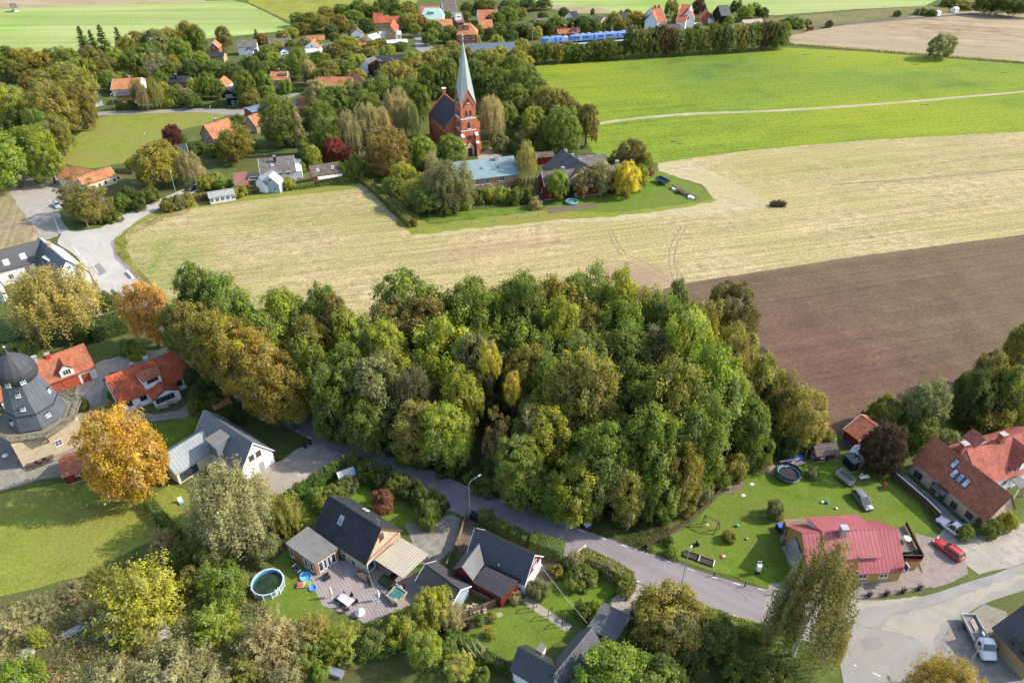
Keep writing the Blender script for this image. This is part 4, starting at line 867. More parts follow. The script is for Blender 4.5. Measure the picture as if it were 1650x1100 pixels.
h = far('long white bungalow with pale grey roof on the village street', (610, 51.5), (646, 49.5), (648, 56), 3.0, 5.4, W_WHITE, plain('pale_grey_roof', (.48, .49, .49)), 'the pale grey bungalow', wins=5); h.chimney(*zi(1345, 185), .7, .9, 1.2, T_DARK)
h = far('low pale garage row with white flat roof in front of the pale bungalow', (622, 65.5), (656, 63.5), (657, 68), 2.6, 3.2, W_TAN, plain('white_roof_felt', (.55, .56, .56)), wins=4, cat='garage')
h = far('small white house with white gable left of the pale grey bungalow', (592, 57), (607, 53), 4.0, 3.0, 5.6, W_WHITE, plain('pale_grey_roof', (.48, .49, .49)), wins=1)
h = far('long house with near-black tiled roof and three white dormers', (603, 91), (661, 87), (663, 104), 3.2, 8.6, W_WHITE, M_DARKT, 'the black-roofed house with three dormers', wins=4, trim=T_WHITE)
for q in ((1245, 472), (1365, 465), (1488, 460)): h.dormer(*zi(*q), w=2.6, front=.62, rise=.9, win=(1.3, 1.1, 2), wall=T_WHITE, roof=M_GREYT)
h2 = House('', '', (587, 96), (604, 91), 5.0, 3.2, 7.8, W_WHITE, M_GREYT, into=h, wname='end_wall', rname='end_roof')
h = far('brick house with red roof and glazed gable beside the dark trees', (601, 28), (644, 26), (644, 36), 4.5, 8.0, W_YBRICK, M_RED, 'the red-roofed brick house', wins=2, trim=T_RED)
h2 = House('', '', (634, 30), (629, 42), (644, 40), 4.0, 8.2, W_YBRICK, M_RED, into=h, wname='wing_wall', rname='wing_roof', trim=T_RED); h2.wins('B', [0], 5.2, 1.6, 1.8, 2); h2.wins('A', [0], 5.2, 1.6, 1.8, 2)
h = far('red-roofed shed wing behind the brick house with glazed gable', (601, 21), (617, 21), 4, 3.6, 7.0, W_BRICK, M_RED, wins=0, cat='shed')
h = far('house with mint green sheet mansard roof and red tiled ridge behind', (684, 13), (709, 13), 7.5, 5.0, 10.0, W_WHITE, M_MINT, 'the mint-roofed house', wins=3, hip=2.2); h.dormer(*zh(745, 118), w=3.0, front=.55, rise=.3, kind='shed', win=(1.4, 1, 2), roof=M_MINT, wall=M_MINT)
h = far('house with red tiled roof right behind the mint green mansard', (677, 10), (709, 9.5), 5, 5, 9.0, W_WHITE, M_RUST, wins=0)
h = far('tall brown-tiled house with white and blue gable at the top edge', (711, 1), (733, 0), (735, 10), 5, 10, W_WHITE, M_BROWNT, wins=0, gw='B', trim=T_WHITE)
h = far('low annex with red roof under the brown-tiled house', (709, 10), (722, 10), 3.5, 3.2, 6, W_WHITE, M_RED, wins=0)
h = far('low orange-roofed house with small yellow gable on the village corner', (692, 32), (728, 30.5), (728, 35.5), 3.2, 6.0, W_CREAM, M_ORANGE, 'the yellow-gabled orange house', wins=3); h.dormer(*zh(850, 200), w=4.5, front=.95, rise=1.8, win=(1.6, 1, 2), wall=W_CREAM)
h = far('square two-storey red-brick villa with steep orange hipped roof', (748, 36.5), (757, 36.5), 6.0, 7.0, 12.0, W_BRICK, M_ORANGE, 'the red-brick villa', wins=0, hip=4.2)
for zz, n in ((5.2, 3), (2.0, 3)): h.wins('F', [-3.4, 0, 3.4], zz, 1.2, 1.6, 2); h.wins('A', [-2.5, 2.5], zz, 1.2, 1.6, 2)
h.dormer(*zh(1052, 248), w=2.6, front=.6, rise=.3, kind='shed', win=(1.4, .9, 2), roof=M_ORANGE, wall=W_BRICK); h.chimney(*zh(1082, 200), 1, .9, 1.6)
h = far('white house with red tiled roof and white dormer at the top of the village', (769, 16.5), (801, 15.5), (803, 22), 3.6, 7.4, W_WHITE, M_RUST, 'the white-dormered red roof', wins=2, gw='A', trim=T_WHITE); h.dormer(*zh(1278, 135), w=5.0, front=.75, rise=.3, kind='shed', win=(3, .8, 4), roof=plain('white_roof_felt', (.55, .56, .56)), wall=T_WHITE)
h = far('orange-tiled house with dark glazed dormer among the trees', (770, 32.5), (793, 31.5), (794, 40), 3.4, 7.2, W_BRICK, M_ORANGE, wins=2); h.dormer(*zh(1222, 208), w=4.0, front=.7, rise=.3, kind='shed', win=(2.6, 1, 3), wall=T_DARK, roof=M_ORANGE)
h = far('small dark house with white balcony canopy behind the brick villa', (732, 24), (745, 23), 4.5, 3.8, 7.5, W_BROWN, M_BROWNT, wins=1); h.dormer(*zh(985, 150), w=3.4, front=.7, rise=.3, kind='shed', win=(2, .8, 3), roof=T_WHITE, wall=T_WHITE)
h = far('long blue-grey roofed building with white gabled dormers behind the church spire', (744, 71.5), (829, 67.5), (830, 80), 3.2, 8.4, W_WHITE, plain('blue_grey_sheet', (.11, .135, .16), .5, .4, .06), 'the long blue-grey building', wins=0)
for q in ((1225, 445), (1095, 455)): h.dormer(*zh(*q), w=4.2, front=.8, rise=1.8, win=(1.6, 1.2, 2), wall=T_WHITE)
h = far('grey-roofed house end right of the long blue-grey building', (806, 73), (823, 69), 5, 3.2, 7.0, W_GREYB, plain('blue_grey_sheet2', (.2, .24, .27)), wins=1)
h = far('red brick station building with red tiled roof beside the blue train', (897, 47.5), (935, 45), (936, 52.5), 3.6, 6.4, W_BRICK, M_RUST, 'the station building', wins=0, trim=T_DARK)
for zz in (1.9,): h.wins('F', [-h.L * .36, -h.L * .2, h.L * .25, h.L * .4], zz, 1.0, 1.5, 1)
h.dormer(*zk(488, 200), w=4.0, front=.9, rise=1.4, win=(1.2, 1.2, 2), wall=W_BRICK); [h.chimney(*zk(*q), .9, .8, 1.2) for q in ((432, 172), (482, 165))]
h = far('grey-roofed house among trees left of the station', (861, 30), (884, 29), 5, 3.2, 6.8, W_TAN, M_GREYT, wins=2)
h = far('dark grey-roofed house half hidden left of the station', (842, 38), (852, 36), 4.5, 3.2, 6.4, W_BRICK, M_DARKT, wins=1)
h = far('black-roofed house with white gable above the station trees', (917, 19), (929, 18), (932, 25), 4, 8, W_WHITE, M_DARKT, wins=1, gw='B')
h = far('brown-roofed house with pink brick gable right of the station', (955, 25), (974, 28), (964, 33), 4, 8, W_PBRICK, M_BROWNT, wins=1, gw='B', trim=T_WHITE)
h = far('brick house with dark slate roof and red chimney beside the orange trees', (996, 20), (1014, 19), (1012, 30), 4, 8.5, W_BRICK, M_FELTD, wins=2); h.chimney(*zk(788, 80), 1.2, 1.0, 1.2)
h = far('tall white villa with red tiled roofs and two chimneys by the green field', (1048, 13), (1066, 12), (1070, 24), 6.0, 12.0, W_WHITE, M_RUST, 'the white twin-gabled villa', wins=2, gw='AB', trim=T_WHITE)
h2 = House('', '', (1055, 12), (1051, 20), 4.0, 6.0, 11.5, W_WHITE, M_RUST, into=h, wname='wing_wall', rname='wing_roof', trim=T_WHITE); [h.chimney(*zk(*q), 1, .9, 1.4) for q in ((1003, 50), (1028, 48))]
h = far('yellow house with dark grey gable roof under the white villa', (1061, 21), (1068, 27), (1056, 31), 3.6, 8.0, W_CREAM, M_FELTD, wins=1, gw='B')
h = far('large white villa with bright red hipped gable roof and round window', (1098, 7), (1114, 8), (1118, 19), 5.5, 12, W_WHITE, M_RED, 'the white villa with the bright red roof', wins=2, gw='AB', trim=T_WHITE)
h2 = House('', '', (1108, 7), (1110, 16), 4.6, 5.5, 11, W_WHITE, M_RED, into=h, wname='wing_wall', rname='wing_roof', trim=T_WHITE); h2.wins('A', [0], 6.5, 1.6, 1.6, 2); h2.wins('B', [0], 6.5, 1.6, 1.6, 2)
h = far('small house with white and pale green roofs in front of the bright red villa', (1094, 20), (1110, 21), (1112, 27), 3.4, 6.4, W_WHITE, plain('pale_green_roof', (.4, .47, .45)), wins=2, gw='B', trim=T_WHITE)
h = far('small orange-gabled cottage right of the dark round tree', (1136, 16), (1141, 18), (1133, 21), 3.4, 7, W_BRICK, M_ORANGE, wins=0, gw='A')
h = far('black house with black roof and white windows beside the round green trees', (1157, 9), (1174, 8), (1175, 19), 5.5, 10.5, W_BLACK, M_BLACKM, 'the black house', wins=4); h.wins('F', [-4, -1.5, 1.5, 4], 4.2, 1.0, 1.2, 1)
h = far('low white annex below the black house', (1140, 26), (1152, 25), 3.5, 2.8, 4.0, W_WHITE, M_FELT, wins=1, cat='annex')
h = far('long dark timber shed beside the white stone yard', (1072, 39.5), (1095, 39), (1097, 45), 3.2, 5.4, W_BROWN, seams('brown_shed_roof', (.10, .085, .075), .6, .8), wins=0, cat='shed')
h = far('long low building with pale brown roof behind the railway hedge', (1196, 32.5), (1228, 30.5), (1229, 36), 3.4, 4.8, W_TAN, plain('pale_brown_roof', (.36, .29, .23)), wins=0, cat='building')
h = far('small red hut beside the railway line at the edge of the brown field', (1302, 41), (1312, 40), (1313, 43), 2.4, 3.4, W_RED, M_BROWNT, wins=0, cat='hut')
h = far('small white van-sized cabin at the railway siding', (1509, 18), (1514, 17), 1.6, 2.4, 3.0, W_WHITE, T_WHITE, wins=1, cat='cabin', oh=.05, og=.05)
h = far('white cabin with pale roof beyond the railway siding', (1537, 12), (1543, 11), 1.8, 2.4, 3.2, W_WHITE, T_WHITE, wins=1, cat='cabin', oh=.05, og=.05)
h = far('lone farmhouse with pale pink roof on the far left horizon field', (16, 6), (24, 5), 3.0, 2.6, 5, W_CREAM, M_BROWNT, wins=2)
h = far('grey-roofed house hidden in the trees at the left edge', (33, 207), (55, 205.5), 4.5, 3.2, 6.0, W_WHITE, plain('pale_grey_roof', (.48, .49, .49)), 'the hidden grey-roofed house', wins=2)
h = far('small house with black solar roof and white terrace by the yellow-green maple', (272, 236), (300, 232), (303, 246), 3.0, 5.6, W_WHITE, plain('black_solar_roof', (.05, .052, .06), .35, .5), 'the house with the black solar roof', wins=3, trim=T_WHITE)
# houses on the lane beside the stubble
h = far('grey-tiled house with brown patched roof and white garage on the lane', (415, 256), (473, 250), (476, 277), 3.2, 7.0, W_WHITE, M_GREYT, 'the grey-tiled house on the lane', wins=0, trim=T_WHITE)
h.skylight(*zf(540, 450), .9, 1.1); h.chimney(*zf(567, 385), .8, .8, .9, T_DARK); h.win('F', *zf(622, 552), 1.5, 1.2, 2); h.win('F', *zf(715, 542), 1.2, 1.2, 2)
h.slab('garage_roof', [zf(778, 388), zf(860, 385), zf(868, 520), zf(792, 518)], 2.8, .2, plain('white_roof_felt', (.55, .56, .56)), walls=W_WHITE, wname='garage_wall')
h = far('small pale blue gabled house with pinkish roof at the field hedge', zf(500, 575), zf(560, 520), zf(605, 690), 3.0, 6.6, W_GREYB, plain('pink_beige_roof', (.48, .36, .31)), 'the pale blue gabled house', wins=0, trim=T_WHITE)
h.wins('A', [0], 4.2, 1.2, 1.3, 2); h.wins('A', [-1.2], 1.4, 1.0, 1.3, 2)
h = far('dark slate-roofed cottage wing with red pantiles and white dormer on the lane', zf(105, 540), zf(260, 525), zf(115, 690), 2.6, 6.0, W_RED, seams('faded_red_roof', (.27, .12, .09), .5, .8), 'the cottage with the white dormer', wins=0)
h.dormer(*zf(335, 600), w=3.4, front=.6, rise=.4, kind='shed', win=(2.4, 1.0, 4), wall=T_WHITE, roof=M_FELTD)
h = far('slate-roofed link building with white gable between the lane houses', zf(385, 585), zf(545, 505), 2.3, 3.0, 5.4, W_WHITE, plain('slate', (.13, .155, .18), .6), wins=0)
h = far('red brick house with brown fibre roof, two skylights and cream awning', zf(945, 465), zf(1270, 415), zf(985, 585), 3.2, 6.6, W_BRICK, M_BROWNT, 'the red brick house with the awning', wins=0, trim=T_BROWN)
h.skylight(*zf(1047, 508), .8, 1.0); h.skylight(*zf(1210, 480), .8, 1.0)
h.slab('awning', [zf(1040, 585), zf(1310, 548), zf(1318, 572), zf(1055, 615)], 0, .08, plain('cream_awning', (.62, .57, .44)), tilt=[2.9, 2.9, 2.5, 2.5])
h = far('white shed roofed in pale metal right of the red brick house', zf(1290, 475), zf(1360, 472), 2.4, 2.4, 3.0, W_WHITE, plain('white_roof_felt', (.55, .56, .56)), wins=0, cat='shed')
h = far('low white-walled garage with row of windows behind the field hedge', zf(-180, 770), zf(115, 722), 2.6, 2.4, 2.9, W_WHITE, plain('grey_garage_roof', (.3, .29, .28)), 'the low white garage', wins=5, cat='garage')
# -- parsonage and farm
h = far('long yellow-brick parsonage with blue-green sheet roof in front of the church', (726, 262), (827, 251), (835, 281), 4.6, 8.2, W_YBRICK, M_COPPER, 'the blue-green roofed parsonage', wins=0, trim=T_WHITE)
for q, w_ in (((1605, 265), 1.8), ((1517, 282), 1.2), ((1483, 288), 1.0), ((1452, 290), 1.2), ((1405, 298), 1.0)): h.win('F', 400 + q[0] / 3.928, 220 + q[1] / 3.928, w_, 1.7, 2, 2)
h.wins('F', [h.L * .42, h.L * .2], .9, 1.0, .7, 2); h.chimney(400 + 1572 / 3.928, 220 + 140 / 3.928, 1.2, .9, .9, W_TAN)
h.skylight(400 + 1475 / 3.928, 220 + 203 / 3.928, .7, .8, fm=T_DARK); h.skylight(400 + 1580 / 3.928, 220 + 192 / 3.928, .7, .8, fm=T_DARK)
h = far('long red timber barn with grey fibre roof and black doors behind garden trees', (872, 277), (1016, 263), (881, 301), 4.6, 8.0, W_RED, M_GREYT, 'the red timber barn', wins=0, cat='barn', trim=T_WHITE)
h.door('F', *zl(715, 345), 5.0, 3.6, W_BLACK); h.door('F', *zl(460, 385), 4.0, 3.4, W_BLACK); h.win('A', *zl(288, 345), 1.0, 1.2, 2)
for q in ((420, 210), (762, 168)): h.chimney(*zl(*q), 1.0, 1.0, .7, METAL)
h = far('dark slate-roofed barn wing with white ridge behind the red barn', (905, 241.5), (944, 265), (879, 274), 5.0, 9.6, W_TAN, plain('dark_slate', (.075, .072, .072), .8), 'the dark barn wing', wins=0, cat='barn')
for q in ((440, 95), (482, 122), (530, 155)): h.chimney(*zl(*q), .7, .7, .5, METAL)
h = far('grey-roofed byre at the back of the farmyard', (930, 252), (975, 248), 5.0, 4.0, 6.6, W_BRICK, M_GREYT, wins=0, cat='barn')
h = far('low red stable with brown roof and white wall left of the dark barn wing', (862, 246), (892, 243.5), (893, 252), 3.2, 5.2, W_RED, M_BROWNT, wins=0, cat='stable')
# ================================================================ church and windmill
_ac = {}
def arch_win(parent, q, a, w, h, fm, gm, name='window', loc=None):
    k = (w, h, fm.name)
    if k not in _ac:
        def prof(w, h):
            r = w / 2; return [(-r, -h / 2), (r, -h / 2)] + [(r * math.cos(t), h / 2 - r + r * math.sin(t)) for t in [math.pi * i / 8 for i in range(9)]]
        _ac[k] = (MB().prism(prof(w, h), -.06, .05, 'y').mesh(name, fm), MB().prism(prof(w - .3, h - .3), -.09, -.061, 'y').box(-.04, .04, -.11, -.091, -h / 2 + .15, h / 2 - .2).mesh('pane', gm))
    o = bpy.data.objects.new(name, _ac[k][0]); COL.objects.link(o); o.parent = parent; o.matrix_local = Matrix.Translation(q) @ Matrix.Rotation(a, 4, 'Z')
    g = bpy.data.objects.new('pane', _ac[k][1]); COL.objects.link(g); g.parent = o; return o
C0 = P(752.5, 247); CA = rad(25)
ch = empty('church', C0, CA); tag(ch, 'red-brick church with pointed green copper spire and stepped nave gables', 'church')
LAND.append(('the red-brick church', C0, 8))
hw, ze, zg_, za_ = 2.75, 18.2, 23.2, 38.4
b = MB(); b.box(-hw, hw, -hw, hw, -.1, ze)
for k in range(4):
    Mr = Matrix.Rotation(k * math.pi / 2, 4, 'Z'); b.add([(-hw, -hw, ze), (hw, -hw, ze), (0, -hw, zg_ - .05), (-hw + .4, -hw + .4, ze), (hw - .4, -hw + .4, ze), (0, -hw + .4, zg_ - .05)], [(0, 1, 2), (5, 4, 3), (0, 2, 5, 3), (1, 4, 5, 2)], 0, Mr)
b.build('tower', W_CHURCH, ch)
h2_ = hw + .18; vs = [(0, 0, za_)]
for k in range(4):
    Mr = Matrix.Rotation(k * math.pi / 2, 4, 'Z'); vs += [tuple(Mr @ Vector((-h2_, -h2_, ze - .25))), tuple(Mr @ Vector((0, -h2_, zg_ + .1)))]
sp = MB().add(vs, [(0, 1 + k, 1 + (k + 1) % 8) for k in range(8)]); spire = sp.build('spire', seams('verdigris_copper', (.34, .385, .355), .5, .6, .3, .8, .1), ch)
MB().tube([(0, 0, za_ - .6), (0, 0, za_ + 2.2)], .09).box(-.55, .55, -.07, .07, za_ + 1.3, za_ + 1.45).blob((0, 0, za_ + .3), .28).build('cross', plain('gilt_metal', (.5, .45, .35), .4, .5), spire)
for z_ in (9.0, 13.1): 
    t = MB(); e = hw + .1
    for k in range(4): t.box(-e, e - .2, -e, -hw + .0, z_, z_ + .28, 0, Matrix.Rotation(k * math.pi / 2, 4, 'Z'))
    t.build('string_course', T_WHITE, ch)
DKW = plain('church_louvre', (.05, .04, .035), .7, .2)
for k, a in ((0, 0), (3, -math.pi / 2), (1, math.pi / 2)):
    Mr = Matrix.Rotation(a, 4, 'Z')
    for x, z_, w_, hh in ((-.75, 15.0, 1.05, 2.4), (.75, 15.0, 1.05, 2.4), (0, 11.0, 1.3, 2.5), (0, 19.6, .95, 2.0)):
        arch_win(ch, Mr @ Vector((x, -hw - .001, z_)), a, w_, hh, plain('window_surround', (.42, .24, .18), .8), DKW)
        MB().box(-w_ / 2 - .1, w_ / 2 + .1, -.18, -.062, -hh / 2 - .16, -hh / 2 - .004).build('sill', T_WHITE, ch, Matrix.Translation(Mr @ Vector((x, -hw, z_))) @ Matrix.Rotation(a, 4, 'Z'))
    sl = MB()
    for j in range(-3, 4):
        if j: sl.box(j * .55 - .09, j * .55 + .09, -.09, -.002, 19.4 - abs(j) * .75, 20.6 - abs(j) * .78)
    sl.build('blind_niche', DKW, ch, Matrix.Rotation(a, 4, 'Z') @ Matrix.Translation((0, -hw, 0)))
MB().lathe([(.0, .0), (.85, 0)], 16, 0, Matrix.Translation((0, -hw - .07, 6.6)) @ Matrix.Rotation(math.pi / 2, 4, 'X')).build('rose_window', DKW, ch)
pr_ = MB().prism([(-1.6, -.1), (1.6, -.1), (1.6, 3.2), (0, 5.0), (-1.6, 3.2)], -hw - .5, -hw - .003, 'y'); pr_.build('portal', plain('pale_portal', (.48, .40, .28)), ch)
MB().box(-.8, .8, -hw - .58, -hw - .502, 0, 2.9).build('door', T_DARK, ch)
for sx in (-1, 1):
    bt = MB()
    for (y0, z_, dx) in ((1.7, 4.6, 1.5), (.9, 7.2, .9)):
        bt.prism([(-hw - y0, -.1), (-hw + .1, -.1), (-hw + .1, z_ + .9), (-hw - y0, z_)], sx * (hw - .6), sx * (hw + .35), 'x')
        bt.prism([(hw * 0 + .0, 0), (.01, 0)], 0, 0.01) if False else None
    for (y0, z_) in ((1.8, 4.4), (1.0, 7.0)):
        bt.prism([(sx * (hw - .1), -.1), (sx * (hw + y0), -.1), (sx * (hw + y0), z_), (sx * (hw - .1), z_ + .9)], -hw + .02, -hw + 1.0, 'y')
    bt.build('buttress', W_CHURCH, ch)
    cp = MB()
    for (y0, z_) in ((1.7, 4.6), (.9, 7.2)):
        cp.prism([(-hw - y0 - .08, z_ + .02), (-hw - .05, z_ + .82), (-hw - .05, z_ + 1.02), (-hw - y0 - .08, z_ + .22)], sx * (hw - .66), sx * (hw + .41), 'x')
    cp.build('coping', T_WHITE, ch)
# nave
nw, ne, nr, y0, y1 = 6.3, 8.6, 15.4, hw - .2, 21.0
NS = plain('church_slate', (.045, .04, .04), .75, .3, .15)
MB().prism([(-nw + .3, -.1), (nw - .3, -.1), (nw - .3, ne + .1), (0, nr - .3), (-nw + .3, ne + .1)], y0 + .3, y1, 'y').build('nave_wall', W_CHURCH, ch)
MB().prism([(-nw, ne - .1), (0, nr - .3), (nw, ne - .1), (nw, ne + .1), (0, nr), (-nw, ne + .1)], y0 + .9, y1 - .2, 'y').build('nave_roof', NS, ch)
for yy, nm in ((y0 + .25, 'front'), (y1 - .25, 'rear')):
    g = MB(); n = 9
    for j in range(n):
        xa = -nw - .2 + (nw + .2) * j / n; xb = -nw - .2 + (nw + .2) * (j + 1) / n; zt = ne + (nr - ne) * (j + 1) / n + .35; zl_ = ne - 1.2 if j == 0 else ne + (nr - ne) * j / n - 1.2
        g.box(xa, xb, yy, yy + .6, -.1, zt); g.box(-xb, -xa, yy, yy + .6, -.1, zt)
    g.build('stepped_gable', W_CHURCH, ch)
MB().box(-.6, .6, y1 - .3, y1 + .6, nr - .2, nr + 2.0).build('chimney', CH_BRICK, ch); MB().box(-.75, .75, y1 - .45, y1 + .75, nr + 2.0, nr + 2.25).build('chimney_cap', T_WHITE, ch)
for sx in (-1, 1):
    for j in range(6):
        y = y0 + 2.2 + j * 2.75
        bt = MB().prism([(sx * (nw - .35), -.1), (sx * (nw + .55), -.1), (sx * (nw + .55), 5.2), (sx * (nw - .35), 6.6)], y - .35, y + .35, 'y'); bt.build('buttress', W_CHURCH, ch)
        if j < 5: arch_win(ch, Vector((sx * (nw - .3), y + 1.4, 4.6)), sx * math.pi / 2, 1.2, 4.2, W_CHURCH, DKW)
# ---------------------------------------------------------------- windmill
MC = P(61, 668, 6.0); MC.z = 0
mill = empty('windmill', MC); tag(mill, 'octagonal smock windmill with dark zinc cladding, onion cap and wooden gallery, no sails', 'windmill')
LAND.append(('the windmill', MC, 8))
zinc = seams('mill_zinc', (.105, .12, .138), .62, .45, .45, .6, .07, 0, .22); dz = seams('mill_cap_zinc', (.05, .053, .057), .8, .62, .3, .6, .05)
a0 = rad(-7.5)
body = MB().lathe([(4.85, 6.0), (4.2, 9.0), (4.22, 9.05), (2.75, 15.0)], 8, 0, None, False, a0).build('mill_body', zinc, mill)
MB().lathe([(4.2, 8.92), (4.36, 8.92), (4.3, 9.1), (4.15, 9.1)], 8, 0, None, False, a0).build('ledge', T_DARK, body)
cap = MB().lathe([(2.75, 14.55), (3.1, 14.9), (3.32, 15.7), (3.25, 16.7), (2.85, 17.7), (2.1, 18.6), (1.2, 19.35), (.5, 19.8), (.22, 20.4), (.14, 21.0)], 16, 0, None, False, 0.1, True, True).build('mill_cap', dz, mill)
MB().blob((0, 0, 21.2), .24, 8).tube([(0, 0, 21.3), (0, 0, 21.7)], .05).build('finial', METAL, cap)
def mill_win(ang, z, r, par, w=.75, h=.85, tilt=0):
    fr, gl = window_meshes(w, h, 2, 2, T_WHITE, GLASS); a = rad(ang)
    o = bpy.data.objects.new('window', fr); COL.objects.link(o); o.parent = par
    o.matrix_local = Matrix.Translation((r * math.cos(a), r * math.sin(a), z)) @ Matrix.Rotation(a + math.pi / 2, 4, 'Z') @ Matrix.Rotation(-tilt, 4, 'X')
    g = bpy.data.objects.new('pane', gl); COL.objects.link(g); g.parent = o
    MB().box(-w / 2 - .12, w / 2 + .12, -.3, .5, h / 2 + .04, h / 2 + .12).build('hood', T_DARK, o)
cf = math.cos(rad(22.5))
for ang, z in ((-75, 13.0), (-75, 10.4), (-30, 7.8), (-120, 7.4), (15, 11.0), (-165, 11.0)):
    r = ((2.75 + (15 - z) * (1.47 / 6)) if z > 9 else (4.2 + (9 - z) * .22)) * cf; mill_win(ang, z, r + .05, body, tilt=rad(14))
for ang in (-125, -85, -45): mill_win(ang, 15.55, 3.32, cap, .8, .9)
GR = 7.1; wood = seams('weathered_gallery_boards', (.25, .215, .15), .25, .9, .15, .6, .15)
pts = [Vector((GR * math.cos(a0 + k * math.pi / 4), GR * math.sin(a0 + k * math.pi / 4), 5.6)) for k in range(8)]
MB().lathe([(4.7, 5.45), (GR, 5.45), (GR, 5.65), (4.7, 5.65)], 8, 0, None, False, a0).build('gallery_deck', wood, mill)
for k in range(8):
    p, q = pts[k], pts[(k + 1) % 8]; r = MB(); u = Vector((0, 0, 1.15))
    r.bar(p + u, q + u, .12); r.bar(p + u * .1, q + u * .1, .1)
    for j in range(4):
        s0, s1 = p.lerp(q, j / 4), p.lerp(q, (j + 1) / 4); r.bar(s0, s0 + u, .12) ; r.bar(s0, s1 + u, .09) if j % 2 == 0 else r.bar(s0 + u, s1, .09)
    r.build('gallery_railing', wood, mill)
    s_ = MB(); m_ = p * .97; s_.bar(Vector((m_.x, m_.y, 5.5)), Vector((m_.x * .72, m_.y * .72, 2.6)), .22); s_.build('gallery_strut', wood, mill)
d = (P(133, 712) - P(41, 750)); ba = math.atan2(d.y, d.x)
MBs = MB().box(-5.4, 5.4, -5.4, 5.4, -.1, 5.44, 0, Matrix.Rotation(ba, 4, 'Z')); base = MBs.build('mill_base', W_STONE, mill)
fr, gl = window_meshes(1.2, 1.3, 2, 2, T_WHITE, GLASS)
for x in (1.0,):
    o = bpy.data.objects.new('window', fr); COL.objects.link(o); o.parent = base; o.matrix_local = Matrix.Rotation(ba, 4, 'Z') @ Matrix.Translation((x, -5.4, 2.3)); g = bpy.data.objects.new('pane', gl); COL.objects.link(g); g.parent = o
o = MB().box(-.7, .7, -.06, .02, -.05, 2.2).build('door', W_BROWN, base, Matrix.Rotation(ba, 4, 'Z') @ Matrix.Translation((-5.4, 1, 0)) @ Matrix.Rotation(-math.pi / 2, 4, 'Z'))
# ================================================================ trees
rng = np.random.default_rng(11)
def leaf_mat():
    m = NT('foliage', .6, .18); t = m.t
    oi = m.n('ShaderNodeObjectInfo'); at = m.n('ShaderNodeAttribute', attribute_name='tone')
    hs = m.n('ShaderNodeHueSaturation'); m.put(hs.inputs['Color'], oi.outputs['Color'])
    sx = m.n('ShaderNodeSeparateXYZ'); m.put(sx.inputs[0], at.outputs['Vector'])
    m.put(hs.inputs['Value'], sx.outputs[0]); m.put(hs.inputs['Hue'], sx.outputs[1]); m.put(hs.inputs['Saturation'], m.math('SUBTRACT', 1.06, m.math('MULTIPLY', sx.outputs[2], .35)))
    m.base(hs.outputs[0]); tr = m.n('ShaderNodeBsdfTranslucent'); m.put(tr.inputs[0], m.mix(.5, hs.outputs[0], m.mix(1.0, hs.outputs[0], (1.5, 1.35, .5), 'MULTIPLY')))
    mx = m.n('ShaderNodeMixShader'); mx.inputs[0].default_value = .46; m.put(mx.inputs[1], m.b.outputs[0]); m.put(mx.inputs[2], tr.outputs[0])
    m.put(t.nodes['Material Output'].inputs[0], mx.outputs[0]); return m.mat
M_LEAF = leaf_mat()
M_BARK = plain('bark', (.11, .088, .068), .95, .1, .35, 3.0); M_BIRCH = plain('birch_bark', (.48, .45, .40), .85, .15, .5, 4.0)
M_TWIG = plain('dead_wood', (.30, .24, .17), .9, .1, .25, 3.0)
def unit(v): return v / np.maximum(1e-9, np.linalg.norm(v, axis=-1, keepdims=True))
def sph(n): return unit(rng.normal(size=(n, 3)))
def leaf_mesh(name, c, nrm, size, tone, asp=.62):
    n = len(c); nrm = unit(nrm); t = unit(np.cross(nrm, sph(n))); b = np.cross(nrm, t)
    s = size[:, None]; k = rng.uniform(.8, 1.25, size=(n, 1))
    v = np.empty((n, 4, 3)); v[:, 0] = c - t * s * k; v[:, 1] = c - b * s * asp + nrm * s * .12; v[:, 2] = c + t * s * k; v[:, 3] = c + b * s * asp + nrm * s * .12
    me = bpy.data.meshes.new(name); me.vertices.add(4 * n); me.vertices.foreach_set('co', v.reshape(-1).astype(np.float32))
    me.loops.add(4 * n); me.loops.foreach_set('vertex_index', np.arange(4 * n, dtype=np.int32)); me.polygons.add(n)
    me.polygons.foreach_set('loop_start', np.arange(0, 4 * n, 4, dtype=np.int32)); me.polygons.foreach_set('loop_total', np.full(n, 4, dtype=np.int32))
    a = me.attributes.new('tone', 'FLOAT_VECTOR', 'FACE'); a.data.foreach_set('vector', tone.reshape(-1).astype(np.float32))
    me.materials.append(M_LEAF); me.update(calc_edges=True); return me
def tones(n, clump=None, sv=.15, sh=.008):
    """value, hue, paleness per leaf, with a shift per clump"""
    v = 1 + rng.normal(0, .12, n); h = .5 + rng.normal(0, .004, n); p = np.abs(rng.normal(0, .25, n))
    if clump is not None:
        k = clump.max() + 1; v = v * (1 + rng.normal(0, sv, k))[clump]; h = h + rng.normal(0, sh, k)[clump]; p = p + np.abs(rng.normal(0, .3, k))[clump]
    return np.stack([np.clip(v, .45, 1.7), h, np.clip(p, 0, 1.6)], 1)
def lobes(d, k=7, amp=.3):
    q = sph(k); a = rng.uniform(-.5, 1, k) * amp; f = np.ones(len(d))
    for i in range(k): f += a[i] * np.exp(-(1 - d @ q[i]) * 5)
    return f
